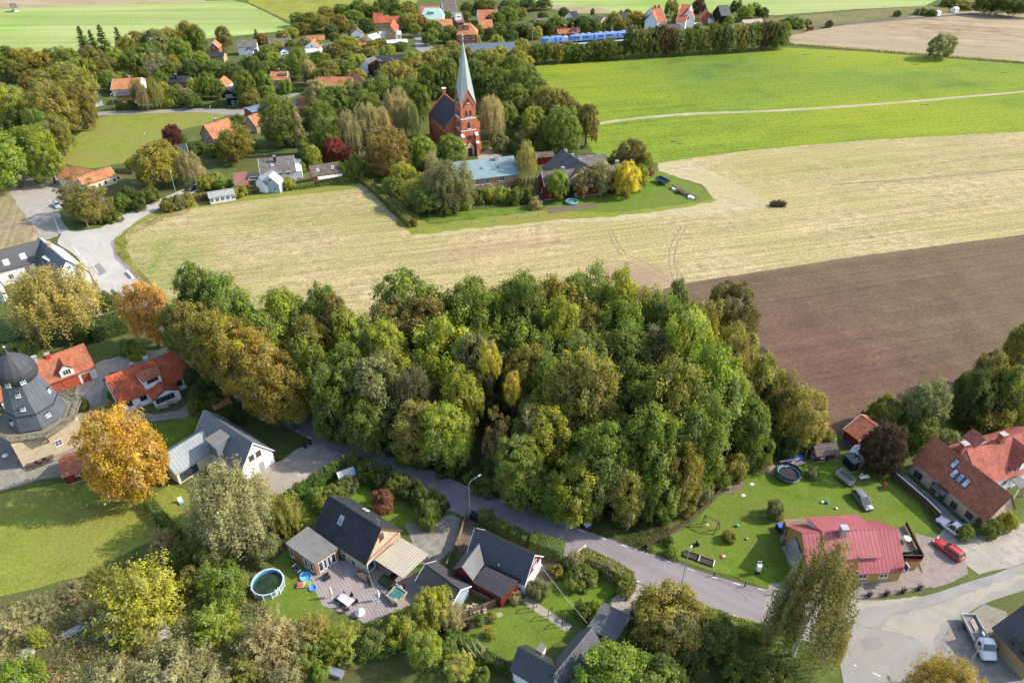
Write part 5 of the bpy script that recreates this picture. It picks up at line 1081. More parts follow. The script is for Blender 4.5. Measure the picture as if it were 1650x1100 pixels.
def crown_broad(A, clear, K=85, M_=115, leaf=.058, low=-.55, rc=(.2, .34), amp=.3, top=0.0, shell=(.58, .92), flat=.82, dome=True):
    cz, cv = A * (1 + clear) / 2, A * (1 - clear) / 2
    d = sph(K * 4); d = d[d[:, 2] > low][:K]; K = len(d); f = lobes(d, 8, amp)
    if dome: bx = ((1 - np.abs(d[:, 2]) ** 2.8) ** .55 / np.maximum(.18, np.sqrt(1 - d[:, 2] ** 2))); d = d * np.stack([bx, bx, np.ones(K)], 1)
    r = rng.uniform(*shell, K) * f; w = 1 - top * np.clip(d[:, 2], 0, 1)
    c = d * r[:, None] * np.array([1, 1, cv]) * np.stack([w, w, np.ones(K)], 1); c[:, 2] += cz; rad_ = rng.uniform(rc[0] * .7, rc[1] * 1.15, K)
    ci = np.repeat(np.arange(K), M_); out = unit(c - np.array([0, 0, cz - cv * .35]))[ci]
    dd = sph(len(ci)); dd = unit(dd + out * .75 + np.array([0, 0, .25]))
    p = c[ci] + dd * (rad_[ci] * rng.uniform(.3, 1.0, len(ci)) ** .6 * rng.choice([1.0, 1.0, 1.0, 1.35], len(ci)))[:, None] * np.array([1, 1, flat])
    nr = dd + rng.normal(0, .55, (len(ci), 3)) + np.array([0, 0, .25])
    ni = int(K * M_ * .10); pi = sph(ni) * rng.uniform(.1, .75, (ni, 1)) * np.array([1, 1, cv]); pi[:, 2] += cz
    P_ = np.concatenate([p, pi]); N_ = np.concatenate([nr, sph(ni)]); cl = np.concatenate([ci, rng.integers(0, K, ni)])
    P_[:, 2] = np.maximum(P_[:, 2], A * clear * .5 + .02)
    S_ = leaf * rng.uniform(.6, 1.35, len(P_)); return P_, N_, S_, tones(len(P_), cl), c
def crown_droop(A, clear, K=150, M_=62, leaf=.042, ln=(.4, 1.1)):
    cz, cv = A * (1 + clear) / 2, A * (1 - clear) / 2
    d = sph(K * 3); d = d[d[:, 2] > -.25][:K]; K = len(d); f = lobes(d, 8, .28); r = rng.uniform(.5, .98, K) * f
    c = d * r[:, None] * np.array([1, 1, cv]); c[:, 2] += cz
    ci = np.repeat(np.arange(K), M_); t = rng.uniform(0, 1, len(ci)); L = rng.uniform(*ln, K)[ci]
    o = np.stack([d[:, 0], d[:, 1], np.zeros(K)], 1)[ci]
    p = c[ci] + o * (.16 * np.sqrt(t) * L)[:, None]; p[:, 2] += .10 * np.sin(t * 3) - t ** 1.4 * L
    p += rng.normal(0, .055, p.shape) * (1.1 - .5 * t)[:, None]; p[:, 2] = np.maximum(p[:, 2], .06 * A + rng.uniform(0, .1, len(p)))
    nr = o * .7 + rng.normal(0, .5, p.shape) + np.array([0, 0, .45 - .0])
    return p, nr, leaf * rng.uniform(.6, 1.3, len(p)), tones(len(p), ci, .2), c
def crown_shoots(A, K=130, M_=55, leaf=.05, spread=.75):
    a = rng.uniform(0, 2 * np.pi, K); el = np.arccos(rng.uniform(0.12, 1, K)); d = np.stack([np.sin(el) * np.cos(a), np.sin(el) * np.sin(a), np.cos(el)], 1)
    L = rng.uniform(.72, 1.08, K); ci = np.repeat(np.arange(K), M_); t = rng.uniform(.22, 1, len(ci)) ** .7
    b = np.stack([rng.uniform(-.25, .25, K), rng.uniform(-.25, .25, K), np.zeros(K)], 1)
    p = b[ci] + d[ci] * (t * L[ci])[:, None] * np.array([1, 1, A]); p += rng.normal(0, .045, p.shape); p[:, 2] = np.maximum(p[:, 2] - .1 * t * (1 - d[ci][:, 2]), .03)
    return p, d[ci] + rng.normal(0, .6, p.shape) + np.array([0, 0, .3]), leaf * rng.uniform(.6, 1.3, len(p)), tones(len(p), ci, .18), d * .7
def crown_conifer(A, lv=16, leaf=.07):
    P_, N_, C_ = [], [], []; cid = 0
    for i in range(lv):
        z = A * (.06 + .92 * i / lv); r = (1 - (i / lv)) ** .85 * rng.uniform(.85, 1.1) + .04; nb = int(7 + 7 * (1 - i / lv))
        for j in range(nb):
            a = rng.uniform(0, 2 * np.pi); m = int(14 + 34 * r); t = rng.uniform(.12, 1, m)
            x = np.stack([np.cos(a) * t * r, np.sin(a) * t * r, z - .28 * r * t + .14 * t * t], 1) + rng.normal(0, .04, (m, 3))
            P_.append(x); N_.append(np.stack([np.full(m, np.cos(a)) * .5, np.full(m, np.sin(a)) * .5, np.ones(m)], 1) + rng.normal(0, .35, (m, 3))); C_.append(np.full(m, cid)); cid += 1
    P_, N_, C_ = map(np.concatenate, (P_, N_, C_)); return P_, N_, leaf * rng.uniform(.6, 1.3, len(P_)), tones(len(P_), C_), np.zeros((0, 3))
def trunk_mesh(name, A, tops, r0=.075, mat_=None, nl=8, frac=.72, forks=0):
    b = MB(); q = random.Random(int(rng.integers(1e6))); bend = Vector((q.uniform(-.1, .1), q.uniform(-.1, .1), 0))
    tr = [Vector((0, 0, -.03)) + bend * (t * t) + Vector((0, 0, A * frac * t)) for t in (0, .06, .3, .55, .8, 1.0)]
    b.tube(tr, [r0 * 1.35, r0, r0 * .82, r0 * .62, r0 * .4, r0 * .15], 6)
    if len(tops):
        for i in rng.choice(len(tops), min(nl, len(tops)), replace=False):
            e = Vector(tops[i]); s_ = min(.85, max(.3, (e.z * .55) / (A * frac))); k = s_ * 5; j = min(4, int(k)); st_ = Vector((0, 0, A * frac * s_)) + bend * s_ * s_
            mid = st_.lerp(e, .5) + Vector((0, 0, -.06 * A * .3)); b.tube([st_, mid, e], [r0 * .42, r0 * .25, r0 * .07], 5)
            if forks:
                for _ in range(forks):
                    m0 = st_.lerp(e, q.uniform(.4, .9)); b.tube([m0, m0 + Vector((q.uniform(-.3, .3), q.uniform(-.3, .3), q.uniform(.1, .4)))], [r0 * .12, r0 * .03], 4)
    return b.mesh(name, mat_ or M_BARK)
PROTO = {}
def proto(kind, A, gen, n, clear=0.0, **tk):
    PROTO[kind] = []
    for i in range(n):
        p, nr, s_, tn, tops = gen()
        r = np.hypot(p[:, 0], p[:, 1]); kr = 1.0 / np.percentile(r, 98.5); lo, hi = np.percentile(p[:, 2], 1), np.percentile(p[:, 2], 99.4); z0 = max(A * clear, 0.02)
        kz = (A - z0) / (hi - lo); fz = lambda z: z0 + (z - lo) * kz
        p = np.stack([p[:, 0] * kr, p[:, 1] * kr, np.maximum(fz(p[:, 2]), .01)], 1)
        if len(tops): tops = np.stack([tops[:, 0] * kr, tops[:, 1] * kr, fz(tops[:, 2])], 1)
        me = leaf_mesh('crown', p, nr, s_, tn)
        PROTO[kind].append((me, trunk_mesh('trunk', A, tops, **tk) if tk.get('r0', 1) else None, A))
    PROTO[kind + '_A'] = A; PROTO[kind + '_c'] = clear
proto('broad', 2.3, lambda: crown_broad(2.3, .2, 170, 112, .034, -.55, (.15, .26), .4), 4, .2)
proto('dense', 2.1, lambda: crown_broad(2.1, .12, 260, 105, .027, -.75, (.13, .21), .2, shell=(.68, .95)), 3, .12)
proto('tall', 2.9, lambda: crown_broad(2.9, .14, 230, 92, .034, -.75, (.14, .24), .34, .0), 5, .14, r0=.05)
proto('top', 5.2, lambda: crown_broad(5.2, .66, 60, 100, .05, -.75, (.2, .36), .3), 2, .66, r0=.05)
proto('row', 3.1, lambda: crown_broad(3.1, .3, 210, 105, .031, -.7, (.15, .25), .28), 3, .3, r0=.07)
proto('weep', 2.5, lambda: crown_droop(2.5, .12, 270, 84, .027), 3, .12)
proto('birch', 3.4, lambda: crown_droop(3.4, .15, 330, 74, .026, (.5, 1.3)), 3, .15, mat_=M_BIRCH, r0=.045)
proto('spruce', 3.3, lambda: crown_conifer(3.3), 2, 0)
proto('column', 5.5, lambda: crown_broad(5.5, .04, 110, 90, .07, -.95, (.28, .45), .15, .3, (.4, .75)), 2, .04)
proto('bush', 1.35, lambda: crown_broad(1.35, 0.0, 95, 110, .04, -.35, (.17, .28), .3), 4, 0, r0=0)
proto('shoots', 1.5, lambda: crown_shoots(1.5, 220, 66, .034), 3, 0, r0=0)
proto('sparse', 2.9, lambda: crown_broad(2.9, .2, 70, 90, .033, -.6, (.12, .22), .4), 2, .2, nl=24, forks=4, mat_=M_TWIG)
proto('dead', 2.9, lambda: crown_broad(2.9, .2, 16, 40, .035, -.4, (.1, .2), .4), 2, .2, nl=16, forks=9, mat_=M_TWIG)
PAL = {'g': (.125, .18, .026), 'dg': (.076, .11, .024), 'md': (.108, .152, .026), 'lg': (.17, .24, .026), 'y': (.215, .26, .028), 'yo': (.36, .26, .026), 'o': (.50, .295, .028), 'ol': (.18, .185, .035), 'gr': (.235, .23, .115), 'bg': (.145, .175, .07), 'r': (.15, .04, .03), 'pu': (.070, .038, .032), 'br': (.19, .165, .045), 'wy': (.345, .30, .08), 'cop': (.22, .155, .035), 'bei': (.30, .26, .13), 'yg': (.215, .25, .028), 'pk': (.27, .115, .075), 'can': (.44, .36, .02), 'och': (.30, .235, .03)}
CN = {'g': 'mid-green', 'dg': 'dark green', 'md': 'deep green', 'lg': 'light green', 'y': 'yellow-green', 'yo': 'yellow-gold', 'o': 'bright orange', 'ol': 'olive', 'gr': 'grey-green', 'bg': 'silvery green', 'r': 'crimson', 'pu': 'dark purple', 'br': 'brown-green',
      'wy': 'straw-yellow', 'cop': 'coppery', 'bei': 'beige-green', 'yg': 'fresh yellow-green', 'pk': 'pinkish red', 'can': 'canary yellow', 'och': 'golden brown'}
KN = {'broad': ('tree', 'spreading'), 'dense': ('tree', 'round dense'), 'tall': ('tree', 'tall'), 'row': ('tree', 'high-crowned'), 'top': ('tree', 'thin-stemmed'), 'weep': ('tree', 'drooping'), 'birch': ('birch_tree', 'slender drooping'), 'spruce': ('conifer_tree', 'pointed conifer'), 'column': ('tree', 'narrow upright'),
      'bush': ('bush', 'rounded'), 'shoots': ('shrub', 'feathery'), 'sparse': ('tree', 'thinly leaved'), 'dead': ('bare_tree', 'nearly bare')}
TREES = []   # (object, kind, colour, pixel, region, explicit label)
_ti = [0]; tr_ = random.Random(77)
def put_tree(kind, base, Rr, h, col, region=None, label=None, group=None, var=.1, cat=None, name=None):
    i = _ti[0]; _ti[0] += 1
    crown, trunk, A = PROTO[kind][tr_.randrange(len(PROTO[kind]))]
    cc = PAL[col] if isinstance(col, str) else col; k = tr_.uniform(1 - var, 1 + var); hsh = tr_.uniform(-.08, .08)
    gk = 1.22 if cc[1] > cc[0] * .95 else 1.0; k *= gk; c = (min(1, cc[0] * k * (1 + hsh) * (1.32 if gk > 1 else 1.17)), min(1, cc[1] * k * 1.18), min(1, cc[2] * k * .95), 1)
    nm = name or KN[kind][0]; rz = tr_.uniform(0, 6.28); far_ = pix(base)[2] > 330
    if trunk is None or far_:
        o = bpy.data.objects.new(nm, crown); COL.objects.link(o); o.color = c; root = o
    else:
        root = bpy.data.objects.new(nm, None); COL.objects.link(root); root.empty_display_size = .3
        o = bpy.data.objects.new('crown', crown); COL.objects.link(o); o.parent = root; o.color = c
        t = bpy.data.objects.new('trunk', trunk); COL.objects.link(t); t.parent = root
    root.location = base; root.rotation_euler = (0, 0, rz); root.scale = (Rr, Rr, h / A)
    root['category'] = cat or KN[kind][0].replace('_', ' ')
    if label: root['label'] = label
    if group: root['group'] = group
    TREES.append((root, kind, col if isinstance(col, str) else '', base, region, label, h)); return root
def T(kind, x, yt, wpx, h, col, region=None, label=None, **k):
    """x: picture column of the crown's middle, yt: row of its top edge, wpx: crown width in the picture, h: height in metres"""
    A, cl = PROTO[kind + '_A'], PROTO[kind + '_c']; c = h * (1 - cl) / 2; hc = h - c; dep = 150.0; a = 5.0; yc = yt
    for _ in range(5):
        v = (yc - CY) / FPX; phi = rad(PITCH) + math.atan(v); a = wpx / 2 * dep / FPX * .98
        e = math.sqrt((c * .95 * math.cos(phi)) ** 2 + (a * math.sin(phi)) ** 2); yc = yt + e * FPX / dep * math.cos(math.atan(v))
        p = P(x, yc, hc); dep = pix(p)[2]
    return put_tree(kind, Vector((p.x, p.y, 0)), a, h, col, region, label, **k)
def TB(kind, xb, yb, yt, wpx, col, region=None, label=None, hk=.95, **k):
    b = P(xb, yb); h = height_at(b, yt) * hk; c = Vector((b.x, b.y, h * .55)); return put_tree(kind, b, wpx / 2 * pix(c)[2] / FPX, h, col, region, label, **k)
def many(region, rows):
    for r in rows: T(r[0], r[1], r[2], r[3], r[4], r[5], region, r[6] if len(r) > 6 else None)
WOOD = 'in the central wood'
# ---- foreground, left half
T('dense', 194, 658, 134, 17, 'o', None, 'large round bright orange maple on the lawn in front of the windmill'); LAND.append(('the bright orange maple', TREES[-1][3], 8))
T('weep', 86, 428, 146, 15, 'wy', None, 'huge straw-yellow willow hiding the front of the white black-roofed house'); LAND.append(('the big yellow willow', TREES[-1][3], 8))
T('broad', 236, 457, 78, 16, (.48, .28, .05), None, 'orange-gold chestnut tree standing where the mill lane meets the road'); LAND.append(('the orange-gold roadside chestnut', TREES[-1][3], 6))
row = 'in the roadside row'
TB('row', 344, 611, 482, 88, 'ol', row); TB('row', 318, 594, 484, 74, 'md', row); TB('row', 372, 637, 494, 84, 'ol', row)
TB('row', 397, 648, 508, 95, 'och', row); TB('row', 424, 667, 528, 99, 'och', row); TB('row', 449, 686, 552, 106, 'och', row); TB('row', 474, 692, 590, 81, 'och', row)
T('weep', 370, 746, 150, 14.5, 'gr', None, 'broad grey-green willow in front of the white house with the zinc roof'); LAND.append(('the grey-green garden willow', TREES[-1][3], 7))
many(None, [('shoots', 460, 794, 64, 8, 'ol'), ('bush', 425, 850, 60, 5, 'bg'), ('shoots', 222, 902, 145, 9, 'yg'), ('bush', 360, 905, 84, 5.5, 'g'), ('bush', 330, 872, 64, 4.5, 'md'), ('bush', 292, 874, 46, 3.5, 'md'), ('shoots', 262, 850, 50, 3.5, 'bei'),
    ('shoots', 345, 968, 84, 4.5, 'lg'), ('shoots', 270, 1030, 150, 4.5, 'bei'), ('shoots', 432, 990, 104, 6, 'bei'), ('shoots', 180, 1056, 90, 3.2, 'bei'), ('shoots', 400, 1045, 70, 3.5, 'ol'), ('shoots', 455, 1062, 70, 3.5, 'bei'), ('shoots', 335, 1066, 90, 4, 'bei'), ('bush', 25, 1062, 84, 4, 'lg'),
    ('shoots', 138, 970, 38, 3.2, 'gr'), ('shoots', 60, 1008, 34, 3, 'y'), ('shoots', 230, 1000, 46, 4, 'gr'), ('bush', 306, 912, 44, 3.5, 'ol'), ('shoots', 120, 928, 60, 2.2, 'bei'), ('shoots', 60, 953, 70, 2.0, 'bei'), ('shoots', 160, 908, 60, 2.2, 'ol'), ('shoots', 20, 970, 80, 2.6, 'bei'),
    ('broad', 682, 1014, 60, 6.5, 'lg'), ('bush', 722, 1028, 36, 3.2, 'g'), ('bush', 776, 1072, 32, 2.8, 'g'), ('sparse', 738, 1048, 54, 4.5, 'y'), ('shoots', 505, 985, 74, 4, 'ol'), ('shoots', 555, 1000, 76, 4, 'yg'), ('bush', 605, 1000, 70, 4, 'md'), ('bush', 650, 980, 70, 5, 'yg'), ('broad', 694, 945, 70, 7, 'yg'), ('shoots', 724, 965, 54, 5, 'bei'), ('shoots', 470, 1000, 70, 4, 'bei'),
    ('bush', 515, 1070, 30, 2.5, 'lg'), ('bush', 490, 1030, 60, 3, 'g')])
# front garden shrubs
many(None, [('bush', 617, 786, 42, 3.8, 'pk'), ('bush', 690, 803, 46, 5, 'g'), ('bush', 571, 728, 30, 4, 'md'), ('bush', 592, 738, 44, 4, 'md'), ('bush', 616, 748, 46, 4, 'dg'), ('bush', 640, 758, 46, 4.2, 'md'), ('bush', 664, 770, 46, 4, 'dg'), ('bush', 686, 782, 42, 4, 'md'), ('bush', 704, 790, 36, 3.8, 'md'), ('bush', 560, 765, 36, 3, 'bg'), ('bush', 540, 775, 40, 3, 'g'), ('bush', 515, 782, 40, 3, 'lg'),
    ('bush', 520, 800, 34, 2.5, 'g'), ('bush', 322, 618, 40, 5, 'dg'), ('bush', 345, 630, 36, 4, 'md'), ('bush', 315, 640, 30, 3.5, 'g'), ('bush', 312, 590, 36, 5, 'dg'), ('bush', 355, 660, 34, 3, 'dg'), ('bush', 332, 600, 34, 5, 'dg'),
    ('bush', 180, 646, 22, 2.5, 'yg'), ('bush', 165, 655, 22, 2.5, 'bg'), ('bush', 132, 640, 24, 2.5, 'dg'), ('bush', 172, 466, 42, 4.5, 'dg'), ('bush', 205, 545, 34, 3.5, 'g'), ('bush', 220, 555, 30, 3, 'yg'), ('shoots', 925, 884, 34, 3.5, 'bei'), ('shoots', 985, 905, 30, 3.2, 'bei'), ('bush', 868, 930, 38, 3.2, 'bg'), ('bush', 830, 950, 26, 1.8, 'gr'), ('bush', 940, 968, 34, 3, 'md'), ('bush', 958, 966, 20, 2.5, 'lg'), ('bush', 935, 905, 60, 2.6, 'md'), ('bush', 772, 988, 20, 1.8, 'g'), ('bush', 793, 985, 18, 1.6, 'yg'), ('bush', 752, 1000, 16, 1.4, 'pu'), ('bush', 896, 907, 26, 2, 'ol'),
    ('shoots', 790, 1010, 22, 1.6, 'yg'), ('bush', 1250, 803, 34, 3.8, 'bg'), ('bush', 1176, 853, 24, 2, 'ol'), ('bush', 1084, 878, 24, 1.8, 'lg'), ('bush', 1078, 862, 20, 1.6, 'md'), ('bush', 1594, 830, 40, 3.4, 'md'), ('bush', 1556, 845, 26, 3, 'g'), ('bush', 1620, 820, 40, 3.4, 'yg'), ('bush', 1310, 752, 22, 2.2, 'bg')])
many(None, [('broad', 1082, 942, 130, 8.5, 'ol'), ('bush', 1150, 985, 90, 6, 'md'), ('bush', 1100, 1010, 90, 5, 'dg'), ('bush', 1190, 1062, 70, 4, 'md'), ('bush', 1060, 1010, 60, 4, 'dg'), ('broad', 990, 1036, 150, 9, 'lg'), ('broad', 1060, 1055, 110, 8, 'g'), ('weep', 1530, 1060, 124, 10, 'och'), ('bush', 1240, 1060, 80, 6, 'md')])
T('birch', 1316, 876, 148, 23, (.19, .165, .05), None, 'tall olive-brown birch beside the road junction, in front of the red metal roof'); LAND.append(('the tall roadside birch', TREES[-1][3], 7))
T('birch', 1272, 960, 56, 11, 'ol'); T('birch', 1345, 1000, 50, 11, 'ol')
# ---- right, behind the gardens
T('dense', 1172, 458, 96, 19, (.10, .098, .024), None, 'dark olive round tree standing alone against the ploughed field behind the wood'); LAND.append(('the lone olive tree on the ploughed field', TREES[-1][3], 6))
many('on the right edge of the wood', [('broad', 1090, 455, 44, 17, 'bg'), ('broad', 1190, 530, 74, 16, 'ol'), ('broad', 1225, 575, 84, 15, 'ol'), ('broad', 1250, 600, 70, 13, 'br'), ('dense', 1292, 624, 92, 12, 'ol'), ('broad', 1180, 600, 80, 16, 'bg'), ('broad', 1205, 640, 80, 13, 'md'), ('bush', 1240, 660, 60, 7, 'dg'), ('bush', 1268, 690, 50, 5, 'dg'), ('bush', 1215, 700, 60, 6, 'md'), ('bush', 1185, 725, 50, 5, 'ol'), ('bush', 1330, 690, 40, 4, 'ol'), ('bush', 1160, 745, 46, 4, 'g'), ('bush', 1130, 770, 44, 3.5, 'bg'), ('bush', 1100, 790, 44, 3.5, 'ol'), ('bush', 1070, 800, 44, 4, 'md')])
many('behind the red-roofed houses on the right', [('bush', 1430, 636, 58, 7, 'ol'), ('broad', 1492, 613, 74, 11, 'bg'), ('bush', 1484, 666, 66, 6, 'g'), ('bush', 1530, 690, 50, 4, 'bg'), ('bush', 1462, 670, 40, 5, 'md'), ('broad', 1595, 565, 60, 14, 'br'), ('broad', 1570, 598, 66, 12, 'dg'), ('broad', 1648, 512, 58, 17, 'ol'), ('broad', 1630, 592, 64, 13, 'md'), ('bush', 1600, 635, 80, 7, 'ol'), ('bush', 1640, 650, 60, 6, 'md'), ('bush', 1550, 640, 50, 5, 'dg'), ('bush', 1405, 672, 26, 4, 'md')])
T('dense', 1428, 682, 72, 10, (.072, .042, .030), None, 'dark purple copper beech between the garden sheds and the brick house'); LAND.append(('the dark purple tree', TREES[-1][3], 5))
many('at the foot of the garden sheds', [('bush', 1392, 660, 20, 4, 'md'), ('bush', 1420, 745, 30, 2.5, 'g')])
# ---- the central wood
acc_ = [('broad', 455, 468, 96, 20, 'lg'), ('broad', 520, 462, 70, 21, 'md'), ('broad', 625, 520, 78, 18.5, 'y'), ('broad', 640, 560, 78, 16.5, 'y'), ('broad', 575, 505, 78, 19.5, 'y'), ('broad', 712, 512, 118, 20, 'yg'), ('birch', 672, 588, 84, 17, (.145, .13, .07)), ('top', 790, 550, 38, 21, 'can'), ('broad', 745, 590, 81, 16.5, 'y'), ('top', 826, 600, 30, 18, 'can'),
    ('dead', 850, 640, 74, 18, 'bei'), ('sparse', 800, 660, 56, 16, 'br'), ('broad', 885, 655, 91, 15.5, 'y'), ('broad', 610, 575, 104, 17.5, 'bg'), ('broad', 655, 442, 120, 21, 'g'), ('broad', 940, 433, 110, 20, 'g'), ('broad', 840, 444, 110, 20, 'md'), ('broad', 765, 452, 110, 20, 'g'), ('broad', 1020, 456, 100, 19, 'ol'), ('broad', 890, 450, 100, 20, 'ol'), ('broad', 1070, 480, 96, 19, 'g'), ('broad', 900, 484, 78, 21.5, 'y'), ('broad', 1000, 440, 60, 23, 'yg'), ('broad', 1110, 500, 104, 22.5, 'lg'), ('broad', 1140, 560, 117, 22.5, 'lg'), ('broad', 1120, 640, 117, 19.5, 'g'), ('broad', 940, 570, 125, 22.5, 'ol'), ('broad', 1080, 585, 112, 23.5, 'ol'),
    ('broad', 840, 455, 91, 23.5, 'md'), ('broad', 500, 545, 78, 18.5, 'md'), ('broad', 545, 480, 60, 21, 'br'), ('broad', 545, 590, 91, 16.5, 'md'), ('broad', 770, 470, 104, 22.5, 'g'), ('broad', 1050, 660, 104, 19.5, 'g'), ('broad', 980, 680, 109, 17.5, 'g'), ('broad', 1100, 710, 78, 14.5, 'ol'), ('broad', 930, 730, 104, 12.5, 'yg'), ('broad', 900, 760, 70, 9, 'g'), ('broad', 720, 650, 91, 14.5, 'lg'), ('broad', 590, 640, 78, 12.5, 'md'), ('broad', 1010, 745, 78, 11.5, 'ol'), ('broad', 1060, 745, 78, 11.5, 'g')]
many(WOOD, acc_)
wood_poly = [P(*p) for p in [(335, 565), (430, 628), (525, 688), (640, 735), (760, 782), (860, 820), (940, 836), (1000, 806), (1110, 750), (1180, 712), (1225, 668), (1215, 640), (1150, 606), (1080, 598), (900, 596), (700, 597), (600, 604), (500, 600), (420, 590)]]
def inside(p, poly):
    c = False; n = len(poly)
    for i in range(n):
        a, b = poly[i], poly[(i + 1) % n]
        if (a.y > p.y) != (b.y > p.y) and p.x < (b.x - a.x) * (p.y - a.y) / (b.y - a.y) + a.x: c = not c
    return c
pos = [(t[3], 4.5) for t in TREES if t[4] and 'wood' in t[4] or t[4] == row]
q = random.Random(21); tries = 0; nw_ = 0
xs = [p.x for p in wood_poly]; ys = [p.y for p in wood_poly]
while tries < 6000:
    tries += 1; p = Vector((q.uniform(min(xs), max(xs)), q.uniform(min(ys), max(ys)), 0))
    if not inside(p, wood_poly) or any((p - o_).length < r_ + 1.2 for o_, r_ in pos): continue
    pos.append((p, 4.5)); px = pix(p); e = min((p - a).length for a in wood_poly)
    nn = math.sin(p.x * .11 + 1) + math.sin(p.y * .16 + p.x * .05) + q.uniform(-.9, .9)
    col = 'lg' if nn > 1.5 else 'g' if nn > .6 else 'ol' if nn > -.2 else 'md' if nn > -1.0 else 'bg' if nn > -1.5 else 'br'
    if px[0] < 640 and q.random() < .3: col = 'md'
    front = px[1] > 700; h = q.uniform(12, 16) if front else (q.uniform(18, 21.5) if px[1] < 635 else q.uniform(16, 19.5))
    put_tree(q.choice(['tall', 'broad', 'broad']), p, q.uniform(4.6, 6.4), h, col, WOOD)
edge = [(520, 690), (560, 708), (600, 722), (640, 738), (680, 752), (720, 768), (760, 782), (800, 796), (840, 810), (880, 822), (920, 834), (945, 838), (960, 828), (990, 812), (1020, 800), (1050, 786), (1090, 768), (1120, 752), (540, 700), (660, 745), (780, 790), (860, 816), (900, 828), (1000, 800), (1035, 790)]
for i, e in enumerate(edge):
    p = P(e[0] + q.uniform(-8, 8), e[1] - q.uniform(0, 14)); put_tree(q.choice(['bush', 'bush', 'shoots']), p, q.uniform(1.8, 3.0), q.uniform(2.5, 5.5), q.choice(['md', 'dg', 'g', 'md', 'ol']), 'along the road edge of the wood')
# ---- left, by the lane and the gravel yard
many('round the gravel yard', [('sparse', 120, 282, 66, 13, 'br'), ('sparse', 150, 296, 60, 12, 'ol'), ('broad', 135, 310, 60, 9, 'ol'), ('bush', 168, 318, 40, 5, 'bg'), ('bush', 195, 312, 34, 5, 'md'), ('bush', 150, 335, 36, 4, 'gr'), ('bush', 180, 338, 30, 3.5, 'md'), ('bush', 222, 318, 26, 4, 'dg'), ('bush', 240, 302, 40, 4, 'md'), ('bush', 208, 300, 30, 4, 'dg'), ('broad', 252, 231, 88, 14, 'och'), ('weep', 305, 246, 44, 11, 'gr'),
    ('bush', 272, 318, 30, 4, 'ol'), ('bush', 285, 314, 30, 4.5, 'bg'), ('bush', 300, 310, 30, 4, 'ol'), ('bush', 345, 278, 36, 4, 'y'), ('bush', 330, 285, 30, 4, 'yg'), ('bush', 360, 285, 30, 4, 'lg'), ('bush', 385, 298, 36, 3, 'yg'), ('bush', 315, 265, 36, 4, 'y')])
many('at the left edge', [('broad', 48, 205, 92, 16, 'lg'), ('broad', 18, 235, 70, 14, 'lg'), ('broad', 75, 235, 50, 13, 'lg'), ('broad', 18, 142, 64, 15, 'yg'), ('broad', 60, 178, 44, 14, 'g'), ('broad', 30, 172, 50, 13, 'dg'), ('broad', 56, 118, 50, 15, 'cop'), ('dense', 106, 112, 100, 19, 'ol'), ('dense', 86, 143, 86, 18, 'ol'), ('dense', 128, 140, 50, 17, 'br'), ('broad', 92, 190, 50, 14, 'ol'), ('broad', 60, 215, 40, 12, 'md'), ('birch', 80, 200, 30, 13, 'gr'), ('broad', -20, 200, 60, 14, 'g'), ('bush', 10, 275, 30, 5, 'md')])
many('in the tree belt at the top left', [('broad', 10, 78, 50, 13, 'md'), ('broad', 40, 82, 60, 12, 'och'), ('broad', 70, 86, 50, 12, 'och'), ('broad', 88, 80, 46, 13, 'md'), ('broad', 112, 82, 40, 12, 'g'), ('broad', 5, 95, 40, 11, 'md'), ('broad', 60, 98, 50, 9, 'md'), ('broad', 100, 98, 40, 10, 'dg'), ('broad', 30, 98, 40, 10, 'ol'), ('spruce', 136, 50, 30, 17, 'dg'), ('spruce', 152, 55, 26, 15, 'dg'), ('spruce', 168, 48, 32, 18, 'dg'), ('spruce', 194, 51, 28, 16, 'dg'),
    ('broad', 152, 80, 58, 16, 'br'), ('broad', 135, 95, 46, 13, 'y'), ('broad', 186, 80, 34, 12, 'lg'), ('broad', 205, 65, 40, 14, 'ol'), ('broad', 222, 55, 44, 15, 'ol'), ('broad', 252, 52, 46, 16, 'bg'), ('broad', 275, 50, 40, 15, 'ol'), ('broad', 300, 40, 40, 17, 'ol'), ('broad', 318, 44, 32, 16, 'g'), ('broad', 290, 66, 46, 14, 'g'), ('broad', 240, 75, 50, 14, 'md'), ('sparse', 250, 84, 42, 15, 'bei'), ('broad', 215, 85, 44, 13, 'md'), ('broad', 280, 92, 26, 10, 'och'), ('broad', 325, 86, 30, 10, 'lg'),
    ('broad', 275, 100, 40, 10, 'md'), ('broad', 310, 100, 40, 10, 'dg'), ('broad', 345, 100, 40, 10, 'md'), ('broad', 375, 104, 40, 10, 'dg'), ('broad', 360, 46, 28, 12, 'br'), ('bush', 185, 118, 30, 6, 'yg'), ('bush', 205, 118, 30, 5, 'ol'), ('broad', 175, 115, 30, 9, 'g')])
